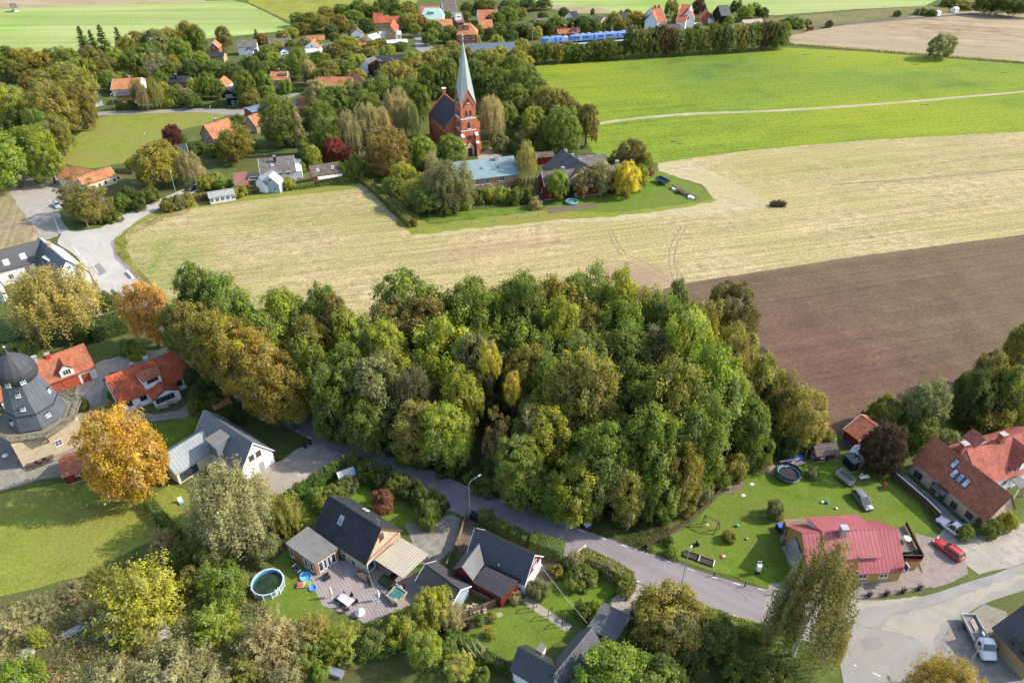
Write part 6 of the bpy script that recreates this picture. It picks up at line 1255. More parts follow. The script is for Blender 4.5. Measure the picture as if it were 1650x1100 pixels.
many('along the village street', [('birch', 223, 130, 30, 12, 'br'), ('birch', 247, 128, 30, 13, 'ol'), ('birch', 232, 138, 24, 11, 'bei'), ('bush', 212, 163, 18, 3.5, 'dg'), ('broad', 283, 140, 30, 8, 'g'), ('broad', 300, 143, 26, 7, 'bg'), ('broad', 315, 128, 28, 9, 'y'), ('broad', 335, 120, 32, 11, 'g'), ('broad', 350, 130, 26, 8, 'md'), ('broad', 310, 152, 28, 6, 'md'), ('bush', 274, 155, 18, 5, 'yg'), ('broad', 395, 118, 36, 14, 'md'), ('broad', 400, 145, 36, 7, 'ol'), ('broad', 425, 118, 32, 11, 'g'), ('broad', 430, 140, 28, 7, 'g'), ('bush', 460, 130, 26, 6, 'g'), ('weep', 480, 82, 40, 14, 'g'), ('weep', 498, 100, 28, 11, 'gr'), ('broad', 415, 100, 30, 11, 'dg'), ('broad', 265, 135, 24, 8, 'yg'), ('broad', 260, 118, 22, 8, 'g'), ('bush', 195, 165, 20, 3, 'md')])
many('round the brick cottages', [('broad', 376, 206, 66, 12, (.26, .215, .022)), ('broad', 276, 202, 32, 7.5, 'r'), ('broad', 390, 222, 28, 7, 'pu'), ('bush', 290, 215, 24, 3, 'md'), ('bush', 320, 228, 30, 4, 'dg'), ('bush', 345, 232, 34, 4, 'md'), ('bush', 305, 232, 30, 4, 'dg'), ('bush', 385, 184, 26, 4, 'md'), ('bush', 402, 218, 26, 5, 'g'), ('dense', 450, 158, 74, 18, 'md', 'tall round deep green tree left of the narrow poplar below the street bend'), ('column', 482, 186, 20, 15, 'bei'), ('column', 493, 222, 20, 9, 'yg'), ('broad', 505, 235, 28, 8, 'y'), ('bush', 470, 268, 20, 4, 'bg'), ('bush', 465, 285, 22, 4, 'y'), ('bush', 488, 262, 12, 3.5, 'lg'), ('bush', 448, 292, 16, 2.5, 'g'), ('broad', 215, 255, 26, 4, 'md')])
many('around the churchyard', [('broad', 538, 225, 40, 8.5, (.24, .05, .035)), ('broad', 560, 238, 30, 7, 'r'), ('bush', 520, 222, 26, 7, 'g'), ('bush', 560, 260, 30, 6, 'lg'), ('bush', 575, 250, 34, 8, 'g'), ('bush', 555, 225, 24, 6, 'bg'), ('broad', 512, 132, 46, 13, 'gr'), ('broad', 540, 142, 60, 15, 'g'), ('broad', 515, 165, 60, 15, 'md'), ('broad', 570, 135, 60, 15, 'md'), ('broad', 605, 128, 60, 16, 'md'), ('broad', 530, 190, 60, 14, 'md'), ('broad', 590, 150, 66, 16, 'md'), ('broad', 640, 105, 66, 16, 'ol'), ('broad', 620, 118, 50, 14, 'md'), ('broad', 675, 96, 60, 16, 'ol'), ('broad', 700, 86, 66, 17, 'ol'), ('broad', 690, 110, 50, 14, 'md'), ('broad', 650, 130, 60, 17, 'md'), ('broad', 720, 100, 40, 16, 'md'),
    ('weep', 562, 185, 46, 15, 'gr'), ('weep', 590, 172, 52, 16, 'gr'), ('weep', 640, 148, 54, 18, 'gr'), ('weep', 615, 178, 36, 14, 'gr'), ('weep', 662, 168, 30, 15, 'bg'), ('broad', 675, 140, 40, 15, 'md'), ('weep', 792, 160, 46, 17, 'gr'), ('bush', 806, 216, 34, 6.5, 'bg'), ('bush', 838, 216, 36, 6.5, 'md'), ('bush', 855, 200, 36, 7, 'ol'), ('bush', 870, 222, 30, 5, 'md'), ('broad', 790, 86, 60, 17, 'ol'), ('broad', 765, 100, 40, 15, 'md'), ('broad', 825, 95, 66, 17, 'md'), ('broad', 800, 115, 60, 16, 'md'), ('broad', 850, 112, 60, 17, 'md'), ('broad', 860, 130, 60, 16, 'md'), ('broad', 885, 145, 56, 16, 'ol'), ('broad', 835, 140, 56, 15, 'md'), ('broad', 812, 165, 50, 13, 'md'), ('broad', 905, 150, 56, 15, 'br'), ('broad', 860, 175, 44, 11, 'yg'), ('broad', 885, 190, 44, 11, 'md'),
    ('dense', 908, 176, 64, 16, 'g'), ('broad', 946, 172, 42, 15, 'br'), ('broad', 925, 168, 40, 14, 'br'), ('dense', 625, 212, 82, 15, 'cop'), ('broad', 682, 222, 48, 12, 'lg'), ('broad', 728, 220, 52, 11, 'g'), ('broad', 660, 230, 30, 11, 'g'), ('bush', 700, 235, 40, 8, 'g')])
many('in the parsonage garden', [('broad', 650, 262, 48, 9, 'yg'), ('broad', 672, 285, 60, 9, 'yg'), ('broad', 690, 300, 60, 8, 'g'), ('broad', 636, 285, 40, 6, 'g'), ('weep', 725, 262, 92, 14, (.20, .19, .085)), ('birch', 697, 247, 30, 13, 'bei'), ('birch', 848, 232, 40, 14, 'wy'), ('bush', 770, 302, 34, 5, 'md'), ('bush', 790, 300, 30, 5, 'yg'), ('bush', 810, 300, 32, 5, 'yg'), ('bush', 830, 302, 32, 5, 'md'), ('bush', 850, 300, 30, 5, 'md'), ('bush', 862, 318, 24, 3.5, 'gr'), ('bush', 750, 312, 30, 4.5, 'lg'), ('bush', 780, 285, 16, 3, 'g'), ('bush', 836, 288, 24, 4, 'dg'), ('bush', 668, 352, 12, 2.5, 'cop'), ('bush', 720, 320, 40, 4, 'md')])
many('in the farmyard', [('broad', 900, 276, 40, 9.5, 'lg'), ('sparse', 942, 266, 46, 11, 'br'), ('broad', 970, 260, 44, 11, 'bei'), ('broad', 1010, 263, 48, 11, (.40, .40, .02)), ('broad', 1034, 268, 26, 8.5, 'lg'), ('broad', 1020, 226, 54, 11, 'br'), ('broad', 1040, 248, 30, 8, 'ol'), ('bush', 1000, 240, 34, 4, 'br'), ('bush', 985, 258, 24, 4, 'md')])
# ---- the village and beyond
vill = [('broad', 500, 22, 40, 12, 'ol'), ('broad', 520, 28, 40, 12, 'ol'), ('broad', 545, 26, 34, 12, 'cop'), ('broad', 560, 35, 34, 11, 'ol'), ('broad', 535, 42, 34, 9, 'dg'), ('broad', 578, 4, 44, 15, 'md'), ('broad', 570, 18, 40, 12, 'g'), ('broad', 600, 12, 34, 12, 'dg'), ('broad', 590, 32, 30, 10, 'dg'), ('broad', 614, 2, 28, 13, 'dg'), ('broad', 638, 8, 30, 12, 'dg'), ('broad', 655, 8, 34, 12, 'ol'), ('broad', 632, 0, 30, 12, 'md'), ('broad', 485, 38, 30, 9, 'br'), ('broad', 470, 45, 24, 8, 'y'), ('spruce', 413, 50, 16, 10, 'dg'), ('broad', 422, 55, 24, 8, 'cop'), ('broad', 445, 68, 30, 9, 'yg'), ('broad', 420, 85, 30, 9, 'dg'), ('broad', 440, 86, 30, 9, 'lg'), ('broad', 460, 92, 34, 9, 'md'), ('broad', 490, 62, 24, 10, 'bei'), ('broad', 512, 66, 20, 8, 'lg'), ('broad', 536, 72, 34, 9, 'br'), ('broad', 558, 60, 44, 11, 'y'), ('broad', 512, 85, 40, 11, 'md'), ('broad', 560, 84, 26, 7, 'ol'), ('broad', 575, 90, 34, 9, 'yg'), ('broad', 540, 55, 22, 8, 'md'), ('broad', 530, 100, 38, 11, 'ol'), ('broad', 555, 98, 34, 10, 'g'), ('broad', 577, 112, 30, 9, 'yo'), ('broad', 608, 100, 38, 11, 'pu'), ('broad', 612, 62, 30, 6, 'ol'), ('broad', 645, 68, 28, 6, 'g'), ('broad', 658, 24, 30, 12, 'lg'), ('broad', 664, 28, 26, 12, 'ol'), ('broad', 677, 26, 28, 12, 'cop'), ('broad', 700, 35, 30, 11, 'g'), ('broad', 697, 48, 26, 9, 'g'), ('broad', 716, 53, 22, 8, 'md'), ('broad', 730, 68, 26, 11, 'ol'), ('broad', 760, 72, 24, 10, 'ol'), ('broad', 800, 60, 26, 15, 'yg'), ('broad', 840, 65, 30, 13, 'yg'), ('broad', 858, 78, 24, 11, 'br'), ('broad', 848, 92, 30, 8, 'yg'), ('broad', 818, 14, 42, 14, 'g'), ('broad', 800, 22, 36, 12, 'md'), ('broad', 790, 30, 24, 9, 'pu'), ('broad', 830, 40, 32, 9, 'dg'), ('broad', 752, 6, 26, 10, 'dg'), ('broad', 775, 8, 22, 9, 'dg'), ('broad', 750, 20, 22, 8, 'g'), ('broad', 725, 42, 22, 8, 'ol'), ('broad', 780, 0, 40, 12, 'md'), ('broad', 820, 2, 40, 11, 'md'), ('broad', 850, 0, 34, 10, 'dg'), ('broad', 875, 0, 30, 9, 'dg'), ('broad', 838, 15, 26, 9, 'ol'), ('broad', 862, 45, 26, 9, 'yg'),
    ('broad', 898, 28, 38, 12, 'g'), ('broad', 908, 14, 18, 9, 'dg'), ('broad', 875, 20, 22, 8, 'md'), ('broad', 950, 32, 44, 13, 'dg'), ('broad', 938, 28, 26, 11, 'dg'), ('broad', 990, 22, 30, 14, 'ol'), ('broad', 1024, 20, 30, 13, 'yo'), ('broad', 1048, 26, 24, 11, 'cop'), ('broad', 1010, 32, 22, 9, 'br'), ('broad', 1083, 2, 24, 14, 'ol'), ('broad', 1126, 3, 28, 15, 'pu'), ('broad', 1089, 24, 14, 8, 'y'), ('broad', 1186, 3, 22, 14, 'dg'), ('broad', 1202, 10, 28, 13, 'lg'), ('broad', 1214, 8, 26, 12, 'dg'), ('broad', 1230, 14, 22, 10, 'dg'), ('broad', 1160, 24, 20, 7, 'g'), ('broad', 1145, 22, 20, 6, 'yg'), ('broad', 1174, 26, 22, 8, 'lg'), ('broad', 1012, 16, 14, 7, 'dg'), ('broad', 1060, 34, 20, 6, 'md'), ('broad', 955, 15, 8, 7, 'dg'), ('bush', 1115, 26, 16, 4, 'md'), ('bush', 1135, 28, 20, 4, 'md')]
vill += [('broad', 470, 66, 22, 9, 'g'), ('broad', 482, 75, 22, 9, 'md'), ('broad', 430, 76, 26, 10, 'g'), ('broad', 405, 92, 30, 12, 'md'), ('broad', 430, 100, 34, 12, 'g'), ('broad', 455, 104, 34, 12, 'md'), ('broad', 475, 100, 26, 11, 'g'), ('broad', 500, 108, 32, 12, 'ol'), ('broad', 520, 112, 30, 11, 'md'), ('broad', 585, 62, 20, 8, 'bei'), ('broad', 600, 66, 22, 8, 'ol'), ('broad', 625, 74, 30, 9, 'lg'), ('broad', 595, 76, 22, 7, 'yg'), ('broad', 668, 40, 24, 10, 'g'), ('broad', 690, 55, 24, 9, 'md'), ('broad', 735, 50, 20, 9, 'dg'), ('broad', 770, 42, 20, 9, 'md'), ('broad', 790, 46, 24, 9, 'dg'), ('broad', 805, 40, 26, 10, 'md'), ('broad', 822, 50, 26, 10, 'dg'), ('broad', 850, 40, 24, 10, 'g'), ('broad', 870, 34, 24, 10, 'md'), ('broad', 885, 38, 22, 9, 'dg'), ('broad', 920, 30, 22, 9, 'md'), ('broad', 970, 34, 22, 9, 'md'), ('broad', 1000, 34, 20, 9, 'ol'), ('broad', 1035, 30, 22, 10, 'ol'), ('broad', 740, 58, 20, 8, 'g'), ('broad', 765, 58, 22, 8, 'yg'), ('broad', 720, 20, 22, 9, 'md'), ('broad', 700, 22, 20, 9, 'g'), ('broad', 660, 5, 30, 12, 'dg'), ('broad', 640, 20, 26, 10, 'md'), ('broad', 480, 22, 30, 11, 'g'), ('broad', 455, 50, 24, 9, 'ol'), ('broad', 550, 8, 30, 12, 'g'), ('broad', 525, 12, 30, 11, 'ol')]
many('around the churchyard', [('broad', 748, 80, 44, 14, 'ol'), ('broad', 778, 84, 44, 14, 'md'), ('broad', 806, 78, 42, 14, 'yg'), ('broad', 832, 80, 40, 14, 'ol'), ('broad', 732, 86, 40, 14, 'md'), ('broad', 712, 78, 40, 13, 'ol'), ('broad', 664, 88, 40, 12, 'lg'), ('broad', 690, 92, 44, 14, 'ol')])
many('in the village', [(r[0], r[1], r[2], r[3], r[4] * .72, r[5]) for r in vill])
q = random.Random(9); x = 868
while x < 1268:
    f = (x - 868) / 400; col = q.choice(['dg', 'dg', 'md', 'md', 'ol', 'g', 'dg']) if x < 1090 else q.choice(['dg', 'ol', 'md', 'bg', 'br', (.10, .065, .03)])
    if 1060 < x < 1080 or 1220 < x < 1236: col = (.13, .08, .03)
    yt = (68 if x < 1010 else 47) - 12 * f + q.uniform(-4, 4)
    TB('dense' if q.random() < .7 else 'broad', x, 103 - 25 * f, yt, q.uniform(28, 36), col, 'in the railway tree belt'); x += q.uniform(12, 17)
many('beyond the crop field', [('dense', 1518, 58, 44, 12, 'bg', 'lone round silvery green tree on the far edge of the bright crop field'), ('bush', 1278, 28, 44, 6, 'md'), ('bush', 1300, 32, 22, 4, 'md'), ('bush', 1336, 34, 14, 4, 'dg'), ('bush', 1446, 18, 14, 3.5, 'dg'), ('bush', 1485, 14, 22, 4, 'md'), ('bush', 1502, 16, 18, 4, 'dg'), ('broad', 1590, -6, 40, 12, 'dg'), ('broad', 1620, -4, 50, 12, 'dg'), ('broad', 1648, 0, 40, 11, 'md'), ('bush', 1530, -4, 30, 6, 'md'), ('bush', 1555, 2, 40, 5, 'ol')])
# ---- hedges
HN = [0]
def hedge(pts, w_, h, col, label, leaf=.16, dens=55, rough=.08, cat='hedge', name='hedge', group=None, top=None):
    q = [P(*p) for p in pts]; Ps, Ns = [], []
    for a, b in zip(q, q[1:]):
        d = b - a; L = d.length; d = d / L; n_ = Vector((-d.y, d.x, 0)); far_ = pix((a + b) / 2)[2]; k = dens * (1 if far_ < 170 else .35)
        for nm, area in (('top', L * w_), ('l', L * h), ('r', L * h), ('e0', w_ * h), ('e1', w_ * h)):
            m = int(area * k); u = rng.uniform(0, 1, m); v = rng.uniform(0, 1, m); o = rng.normal(0, rough, m)
            d_, n__ = np.array(d), np.array(n_); a_ = np.array(a)
            if nm == 'top': p = a_ + np.outer(u * L, d_) + np.outer((v - .5) * w_, n__) + np.outer(h + o, [0, 0, 1]); N = np.tile([0, 0, 1.], (m, 1))
            elif nm in 'lr':
                s_ = 1 if nm == 'l' else -1; p = a_ + np.outer(u * L, d_) + np.outer(s_ * w_ / 2 + o, n__) + np.outer(v * h, [0, 0, 1]); N = np.tile(n__ * s_, (m, 1))
            else:
                s_ = 0 if nm == 'e0' else L; p = a_ + np.outer(s_ + o, d_) + np.outer((v - .5) * w_, n__) + np.outer(u * h, [0, 0, 1]); N = np.tile(d_ * (-1 if s_ == 0 else 1), (m, 1))
            Ps.append(p); Ns.append(N + rng.normal(0, .4, (m, 3)))
    p, N = np.concatenate(Ps), np.concatenate(Ns); c = q[0]; p[:, :2] -= np.array([c.x, c.y])
    f = 1.0 if pix(c)[2] < 170 else 1.8
    cl = (np.floor(p[:, 0] / .8).astype(int) * 7 + np.floor(p[:, 1] / .8).astype(int) * 13) % 97
    o = bpy.data.objects.new(name, leaf_mesh(name, p, N, leaf * f * rng.uniform(.6, 1.3, len(p)), tones(len(p), cl, .12))); COL.objects.link(o); o.location = c
    cc = PAL[col] if isinstance(col, str) else col; o.color = (cc[0] * 1.25, cc[1] * 1.3, cc[2] * 1.1, 1); tag(o, label, cat, group); return o
hedge([(105, 548), (150, 545), (205, 528)], 5.0, 3.6, 'dg', 'tall broad dark green hedge between the yellow willow and the white garage house')
hedge([(-20, 585), (30, 572), (62, 560)], 4.0, 3.2, 'dg', 'tall dark hedge at the left edge behind the windmill cap')
hedge([(241, 812), (262, 838), (290, 868)], 1.3, 1.8, 'md', 'clipped dark green hedge running down from the bright orange maple')
hedge([(362, 662), (382, 678), (392, 684)], 1.2, 2.0, 'dg', 'dark hedge behind the zinc-roofed house beside the wood store')
hedge([(783, 850), (784, 840)], 2.2, 3.0, 'md', 'tall clipped green block hedge beside the street lamp and red house')
hedge([(792, 850), (850, 878)], 1.5, 2.2, 'md', 'long low clipped hedge with brown side behind the black-roofed red house')
hedge([(857, 880), (905, 898)], 2.2, 2.6, 'g', 'bright green box-shaped clipped hedge nearest the street name sign', leaf=.12, dens=90, rough=.05)
hedge([(935, 902), (985, 925), (1015, 945), (1002, 962)], 1.8, 2.4, 'ol', 'olive garden hedge curving round the round planted bed by the road')
hedge([(1060, 970), (1120, 990), (1190, 1015), (1245, 1030)], 1.6, 1.8, 'yg', 'yellow-green clipped hedge along the road left of the tall birch')
hedge([(725, 1025), (745, 1040), (770, 1060)], 1.4, 1.8, 'md', 'short dark hedge beside the pale timber fence of the lower garden')
hedge([(780, 1062), (810, 1080), (830, 1090)], 1.3, 1.6, 'dg', 'dark hedge on the lower edge of the lawn by the corrugated house')
hedge([(1020, 1005), (1045, 985), (1060, 975)], 1.6, 2.2, 'md', 'dark green hedge beside the carport drive')
hedge([(215, 262), (240, 260), (270, 268)], 3.0, 2.2, 'md', 'clipped green hedge behind the cream bungalow')
hedge([(205, 178), (290, 175)], 1.2, 1.4, 'md', 'low dark hedge in front of the yellow bungalow on the village street'); hedge([(312, 174), (353, 174)], 1.2, 1.4, 'md', 'low dark hedge in front of the black timber house')
hedge([(375, 176), (410, 168), (440, 152)], 1.6, 1.4, 'ol', 'olive hedge along the bend of the village street')
hedge([(472, 150), (500, 147)], 1.4, 1.6, 'dg', 'dark hedge above the orange hipped roof at the street end')
hedge([(583, 292), (612, 316), (640, 342), (662, 364)], 2.0, 1.8, 'ol', 'long olive hedge dividing the stubble from the parsonage garden'); hedge([(285, 326), (340, 319), (400, 312), (455, 300)], 1.8, 1.6, 'br', 'brown-green field hedge in front of the lane houses'); hedge([(470, 306), (530, 296), (570, 290)], 1.5, 1.2, 'lg', 'bright green growth along the fence of the red brick house')
hedge([(1268, 72), (1400, 82), (1500, 90), (1600, 98), (1650, 102)], 1.6, .7, 'ol', 'thin rough grass bank between the harvested field and the crop field', dens=20)
# thuja row along the drive
q = random.Random(4)
for i in range(17):
    t = i / 16; p = P(466 + (557 - 466) * t, 812 + (758 - 812) * t); r = q.uniform(.55, .75)
    o = put_tree('column', p, r * 1.25, q.uniform(3.0, 3.8), (.075, .15, .022), 'thuja', 'narrow bright green thuja in the row along the gravel drive', 'thujas along the gravel drive', .08, 'conifer', 'thuja')
# rough meadow and verge tufts: uncountable
def tufts(name, poly, n, size, col, hgt, seed=0, lean=.6):
    q = [P(*p) for p in poly]; xs = [p.x for p in q]; ys = [p.y for p in q]; pts = []
    r_ = random.Random(seed)
    while len(pts) < n:
        p = Vector((r_.uniform(min(xs), max(xs)), r_.uniform(min(ys), max(ys)), 0))
        if inside(p, q) and (math.sin(p.x * .7) + math.sin(p.y * .9 + p.x * .3) + r_.uniform(-1.5, 1.5)) > -.8: pts.append(p)
    c = np.array([[p.x, p.y, r_.uniform(.02, hgt)] for p in pts]); N = rng.normal(0, 1, (n, 3)) * np.array([1, 1, .3]) + np.array([0, -.2, .35])
    cl = (np.floor(c[:, 0] / 1.5).astype(int) * 7 + np.floor(c[:, 1] / 1.5).astype(int) * 13) % 211
    o = bpy.data.objects.new(name, leaf_mesh(name, c, N, size * rng.uniform(.6, 1.4, n), tones(n, cl, .22, .02), .35)); COL.objects.link(o); o.color = (*col, 1); structure(o, True); return o
tufts('rough_grass', [(-40, 985), (70, 960), (150, 925), (260, 880), (300, 900), (420, 960), (480, 1050), (480, 1130), (-60, 1130)], 32000, .18, (.36, .31, .14), .55, 1)
tufts('verge_grass', [(500, 668), (600, 722), (700, 762), (830, 815), (960, 861), (1048, 894), (1080, 850), (1020, 832), (940, 830), (850, 808), (740, 764), (640, 718), (540, 664)], 9000, .14, (.085, .095, .03), .3, 2)
tufts('field_margin_grass', [(230, 460), (184, 406), (186, 382), (214, 362), (258, 345), (305, 334), (308, 342), (262, 356), (212, 378), (203, 402), (220, 428), (256, 468)], 5000, .13, (.28, .28, .075), .3, 3)
tufts('fallen_leaves', [(130, 800), (180, 780), (250, 800), (280, 840), (230, 860), (150, 850)], 1500, .13, (.33, .19, .03), .05, 4)
# ================================================================ vehicles and small things
def th(name, label, cat, px, py, rz=0.0, group=None, z=0.0):
    p = P(px, py, z) if not isinstance(px, Vector) else px
    o = empty(name, p, rz); return tag(o, label, cat, group)
def one(mb, name, mats, label, cat, px, py, rz=0.0, group=None, z=0.0):
    o = mb.build(name, mats, None, Matrix.Translation(P(px, py, z)) @ Matrix.Rotation(rz, 4, 'Z')); return tag(o, label, cat, group)
def heading(a, b, z=0): a, b = P(*a, z), P(*b, z); return math.atan2(b.y - a.y, b.x - a.x), (b - a).length, (a + b) / 2
RUB = plain('tyre_rubber', (.02, .02, .021), .9, .1); RIM = plain('wheel_rim', (.35, .35, .36), .35, .5, .05, 2, .7)
CARG = glass('car_glass', (.03, .036, .042)); LAMP = plain('lamp_lens', (.75, .74, .7), .15, .6, .03); TAIL = plain('tail_lens', (.35, .02, .015), .2, .5, .05); BLK = plain('black_plastic', (.025, .025, .027), .6, .3)
def paint(name, c): return plain('car_paint_' + name, c, .25, .6, .03, .5)
def section(w, z0, z1, ch=.12): return [(-w, z0), (w, z0), (w + .02, (z0 + z1) * .5), (w - .03, z1 - ch), (w - ch * 1.3, z1), (-w + ch * 1.3, z1), (-w + .03, z1 - ch), (-w - .02, (z0 + z1) * .5)]
def loft(mb, secs, mi=0, smooth=True):
    n = len(secs[0][1]); vs = [(x, y, z) for x, pr in secs for y, z in pr]
    fs = [(i * n + j, i * n + (j + 1) % n, (i + 1) * n + (j + 1) % n, (i + 1) * n + j) for i in range(len(secs) - 1) for j in range(n)]
    mb.add(vs, [f[::-1] for f in fs], mi, None, smooth); mb.add(vs[:n], [tuple(range(n))], mi); mb.add(vs[-n:], [tuple(range(n - 1, -1, -1))], mi); return mb
def wheels(root, xs, w, r=.32):
    wm = MB().lathe([(r * .62, -.11), (r * .95, -.11), (r, -.06), (r, .06), (r * .95, .11), (r * .62, .11)], 16, 0, Matrix.Rotation(math.pi / 2, 4, 'X'))
    tyre = wm.mesh('wheel', RUB); rim = MB().lathe([(.02, -.10), (r * .62, -.09), (r * .62, .09), (.02, .10)], 10, 0, Matrix.Rotation(math.pi / 2, 4, 'X'), False).mesh('rim', RIM)
    for x in xs:
        for s in (-1, 1):
            o = bpy.data.objects.new('wheel', tyre); COL.objects.link(o); o.parent = root; o.location = (x, s * (w - .08), r)
            q = bpy.data.objects.new('rim', rim); COL.objects.link(q); q.parent = o
def car(label, a, b, col, style='estate', L=4.6, w=.88, H=1.45, roofc=None, group=None):
    """a: rear, b: front, both picture points on the ground"""
    ang, _, mid = heading(a, b); root = empty('car', mid, ang); tag(root, label, 'car', group)
    h = L / 2; body = MB(); zb = .28; bl = .86 if style != 'mpv' else .95
    loft(body, [(-h, section(w - .12, zb + .12, bl - .05)), (-h + .12, section(w - .02, zb, bl + .02)), (-h * .55, section(w, zb - .06, bl + .04)), (h * .2, section(w, zb - .06, bl)), (h * .55, section(w, zb - .04, bl - .06)), (h - .22, section(w - .05, zb, bl - .16)), (h, section(w - .18, zb + .1, bl - .3))])
    body.build('body', col, root)
    if style == 'mpv': cs = [(-h + .08, -h + .42), (h * .62, h * .02)]
    else: cs = [(-h + .08, -h + .5), (h * .32, -h * .0 + .02)]
    x0, x0t, x1, x1t = cs[0][0], cs[0][1], cs[1][0], cs[1][1]; wt = w - .2; z0, z1 = bl - .03, H
    cab = MB(); vs = [(x0, -w + .06, z0), (x1, -w + .06, z0), (x1, w - .06, z0), (x0, w - .06, z0), (x0t, -wt, z1 - .05), (x1t, -wt, z1 - .05), (x1t, wt, z1 - .05), (x0t, wt, z1 - .05)]
    cab.add(vs, [(0, 1, 5, 4), (1, 2, 6, 5), (2, 3, 7, 6), (3, 0, 4, 7)]); cab.build('windows', CARG, root)
    rf = MB(); loft(rf, [(x0t - .06, [(-wt + .05, z1 - .06), (wt - .05, z1 - .06), (wt - .12, z1 - .01), (-wt + .12, z1 - .01)]), (x0t + .15, [(-wt - .02, z1 - .07), (wt + .02, z1 - .07), (wt - .08, z1 + .03), (-wt + .08, z1 + .03)]), (x1t - .15, [(-wt - .02, z1 - .07), (wt + .02, z1 - .07), (wt - .08, z1 + .02), (-wt + .08, z1 + .02)]), (x1t + .06, [(-wt + .02, z1 - .07), (wt - .02, z1 - .07), (wt - .1, z1 - .03), (-wt + .1, z1 - .03)])])
    rf.build('roof', roofc or col, root)
    pl = MB()
    for s in (-1, 1):
        for (xa, xb) in ((x0, x0t), (x1, x1t), (-.35 * h, -.35 * h), (.12 * h, .06 * h)):
            if xa == x1 or xa == x0 or xa < x1t + .3: pl.bar((xa, s * (w - .055), z0), (xb, s * (wt + .005), z1 - .03), .07, .05)
    pl.build('pillars', col, root)
    for s in (-1, 1):
        MB().box(h - .2, h - .03, s * (w - .32) - .16, s * (w - .32) + .16, bl - .34, bl - .2).build('headlight', LAMP, root)
        MB().box(-h - .01, -h + .12, s * (w - .2) - .1, s * (w - .2) + .1, bl - .28, bl + .02).build('tail_light', TAIL, root)
        MB().box(x1 - .32, x1 - .18, s * (w + .1) - .09, s * (w + .1) + .09, bl + .02, bl + .16).build('mirror', BLK if style == 'mpv' else col, root)
    MB().box(h - .12, h + .03, -w + .2, w - .2, .3, .44).build('bumper', BLK, root); MB().box(-h - .04, -h + .12, -w + .14, w - .14, .34, .5).build('bumper', BLK, root)
    if style == 'estate':
        for s in (-1, 1): MB().bar((x0t + .2, s * (wt - .06), z1 + .07), (x1t - .2, s * (wt - .06), z1 + .06), .05).build('roof_rail', BLK, root)
    wheels(root, (-h * .62, h * .6), w); return root
car('red estate car parked on the pinkish gravel beside the ochre house', (1548, 904), (1506, 873), paint('red', (.42, .035, .03)))
car('white estate car parked by the hedge of the brick house with skylights', (1553, 868), (1512, 838), paint('white', (.72, .72, .72)), L=4.9, H=1.7, w=.92)
car('silver-grey people carrier parked on the lawn behind the ochre house', (1377, 795), (1400, 824), paint('grey', (.17, .175, .185)), 'mpv', 4.3, .86, 1.55)
car('pale silver car half hidden beside the gravel yard trees', (90, 326), (97, 340), paint('silver', (.36, .37, .39)))
car('dark car under the bushes beside the utility pole at the junction', (141, 358), (153, 354), paint('dark', (.03, .035, .045)))
car('black car parked in the drive by the low white garage', (303, 309), (318, 303), paint('black', (.02, .02, .022)))
car('small dark blue car on the bend of the village street', (447, 148), (459, 146), paint('blue', (.03, .045, .09)))
car('white car parked in the drive beside the black car', (316, 305), (330, 298), paint('white', (.72, .72, .72)))
# flatbed truck
ang, L_, mid = heading((1557, 1000), (1590, 1064)); tk = empty('truck', mid, ang); tag(tk, 'white flatbed truck with open grey load bed parked at the old barn', 'truck')
cb = MB(); loft(cb, [(1.0, section(.98, .5, 2.3, .1)), (1.25, section(1.0, .45, 2.42, .12)), (2.0, section(1.0, .45, 2.38, .14)), (2.55, section(1.0, .42, 1.5, .12)), (3.2, section(.94, .42, 1.22, .14)), (3.38, section(.8, .5, .95, .12))]); cb.build('cab', paint('white', (.72, .72, .72)), tk)
ws = MB().add([(2.03, -.78, 2.3), (2.56, -.86, 1.55), (2.56, .86, 1.55), (2.03, .78, 2.3)], [(0, 1, 2, 3)]); ws.v = [v + Vector((.035, 0, .04)) for v in ws.v]; ws.build('windscreen', CARG, tk)
for s in (-1, 1):
    sw = MB().add([(1.35, s * 1.03, 2.15), (1.95, s * 1.03, 2.15), (2.4, s * 1.03, 1.5), (1.35, s * 1.03, 1.45)], [(0, 1, 2, 3) if s < 0 else (3, 2, 1, 0)]); sw.build('side_window', CARG, tk)
    MB().box(2.2, 2.36, s * 1.18 - .12, s * 1.18 + .12, 1.5, 1.85).build('mirror', BLK, tk); MB().box(3.18, 3.36, s * .68 - .17, s * .68 + .17, .85, 1.05).build('headlight', LAMP, tk)
bd = MB().box(-3.3, .9, -1.02, 1.02, .82, .95).build('load_bed', plain('bed_plate', (.16, .155, .15), .8), tk)
sbm = plain('alu_board', (.55, .54, .50), .5, .4, .1)
for x0, x1, y0, y1 in ((-3.3, .9, -1.05, -.98), (-3.3, .9, .98, 1.05), (-3.34, -3.27, -.97, .97)): MB().box(x0, x1, y0, y1, .952, 1.38).build('side_board', sbm, bd)
MB().box(.9, .98, -1.05, 1.05, .95, 2.0).build('headboard', BLK, bd)
pk = MB(); [pk.bar((-2.9 + i * .1, .5 - i * .12, 1.0 + .06 * (i % 2)), (-1.2 + i * .08, .42 - i * .1, 1.02 + .06 * (i % 2)), .16, .06) for i in range(6)]; tag(pk.build('plank_stack', M_TIMB if False else plain('pale_planks', (.42, .35, .25)), None, Matrix.Translation(mid) @ Matrix.Rotation(ang, 4, 'Z')), 'stack of pale planks on the bed of the flatbed truck', 'planks')
MB().box(-3.2, 3.0, -.4, .4, .42, .8).build('chassis', BLK, tk); MB().box(3.28, 3.46, -.9, .9, .38, .62).build('bumper', BLK, tk); wheels(tk, (-1.9, 2.3), 1.0, .36)
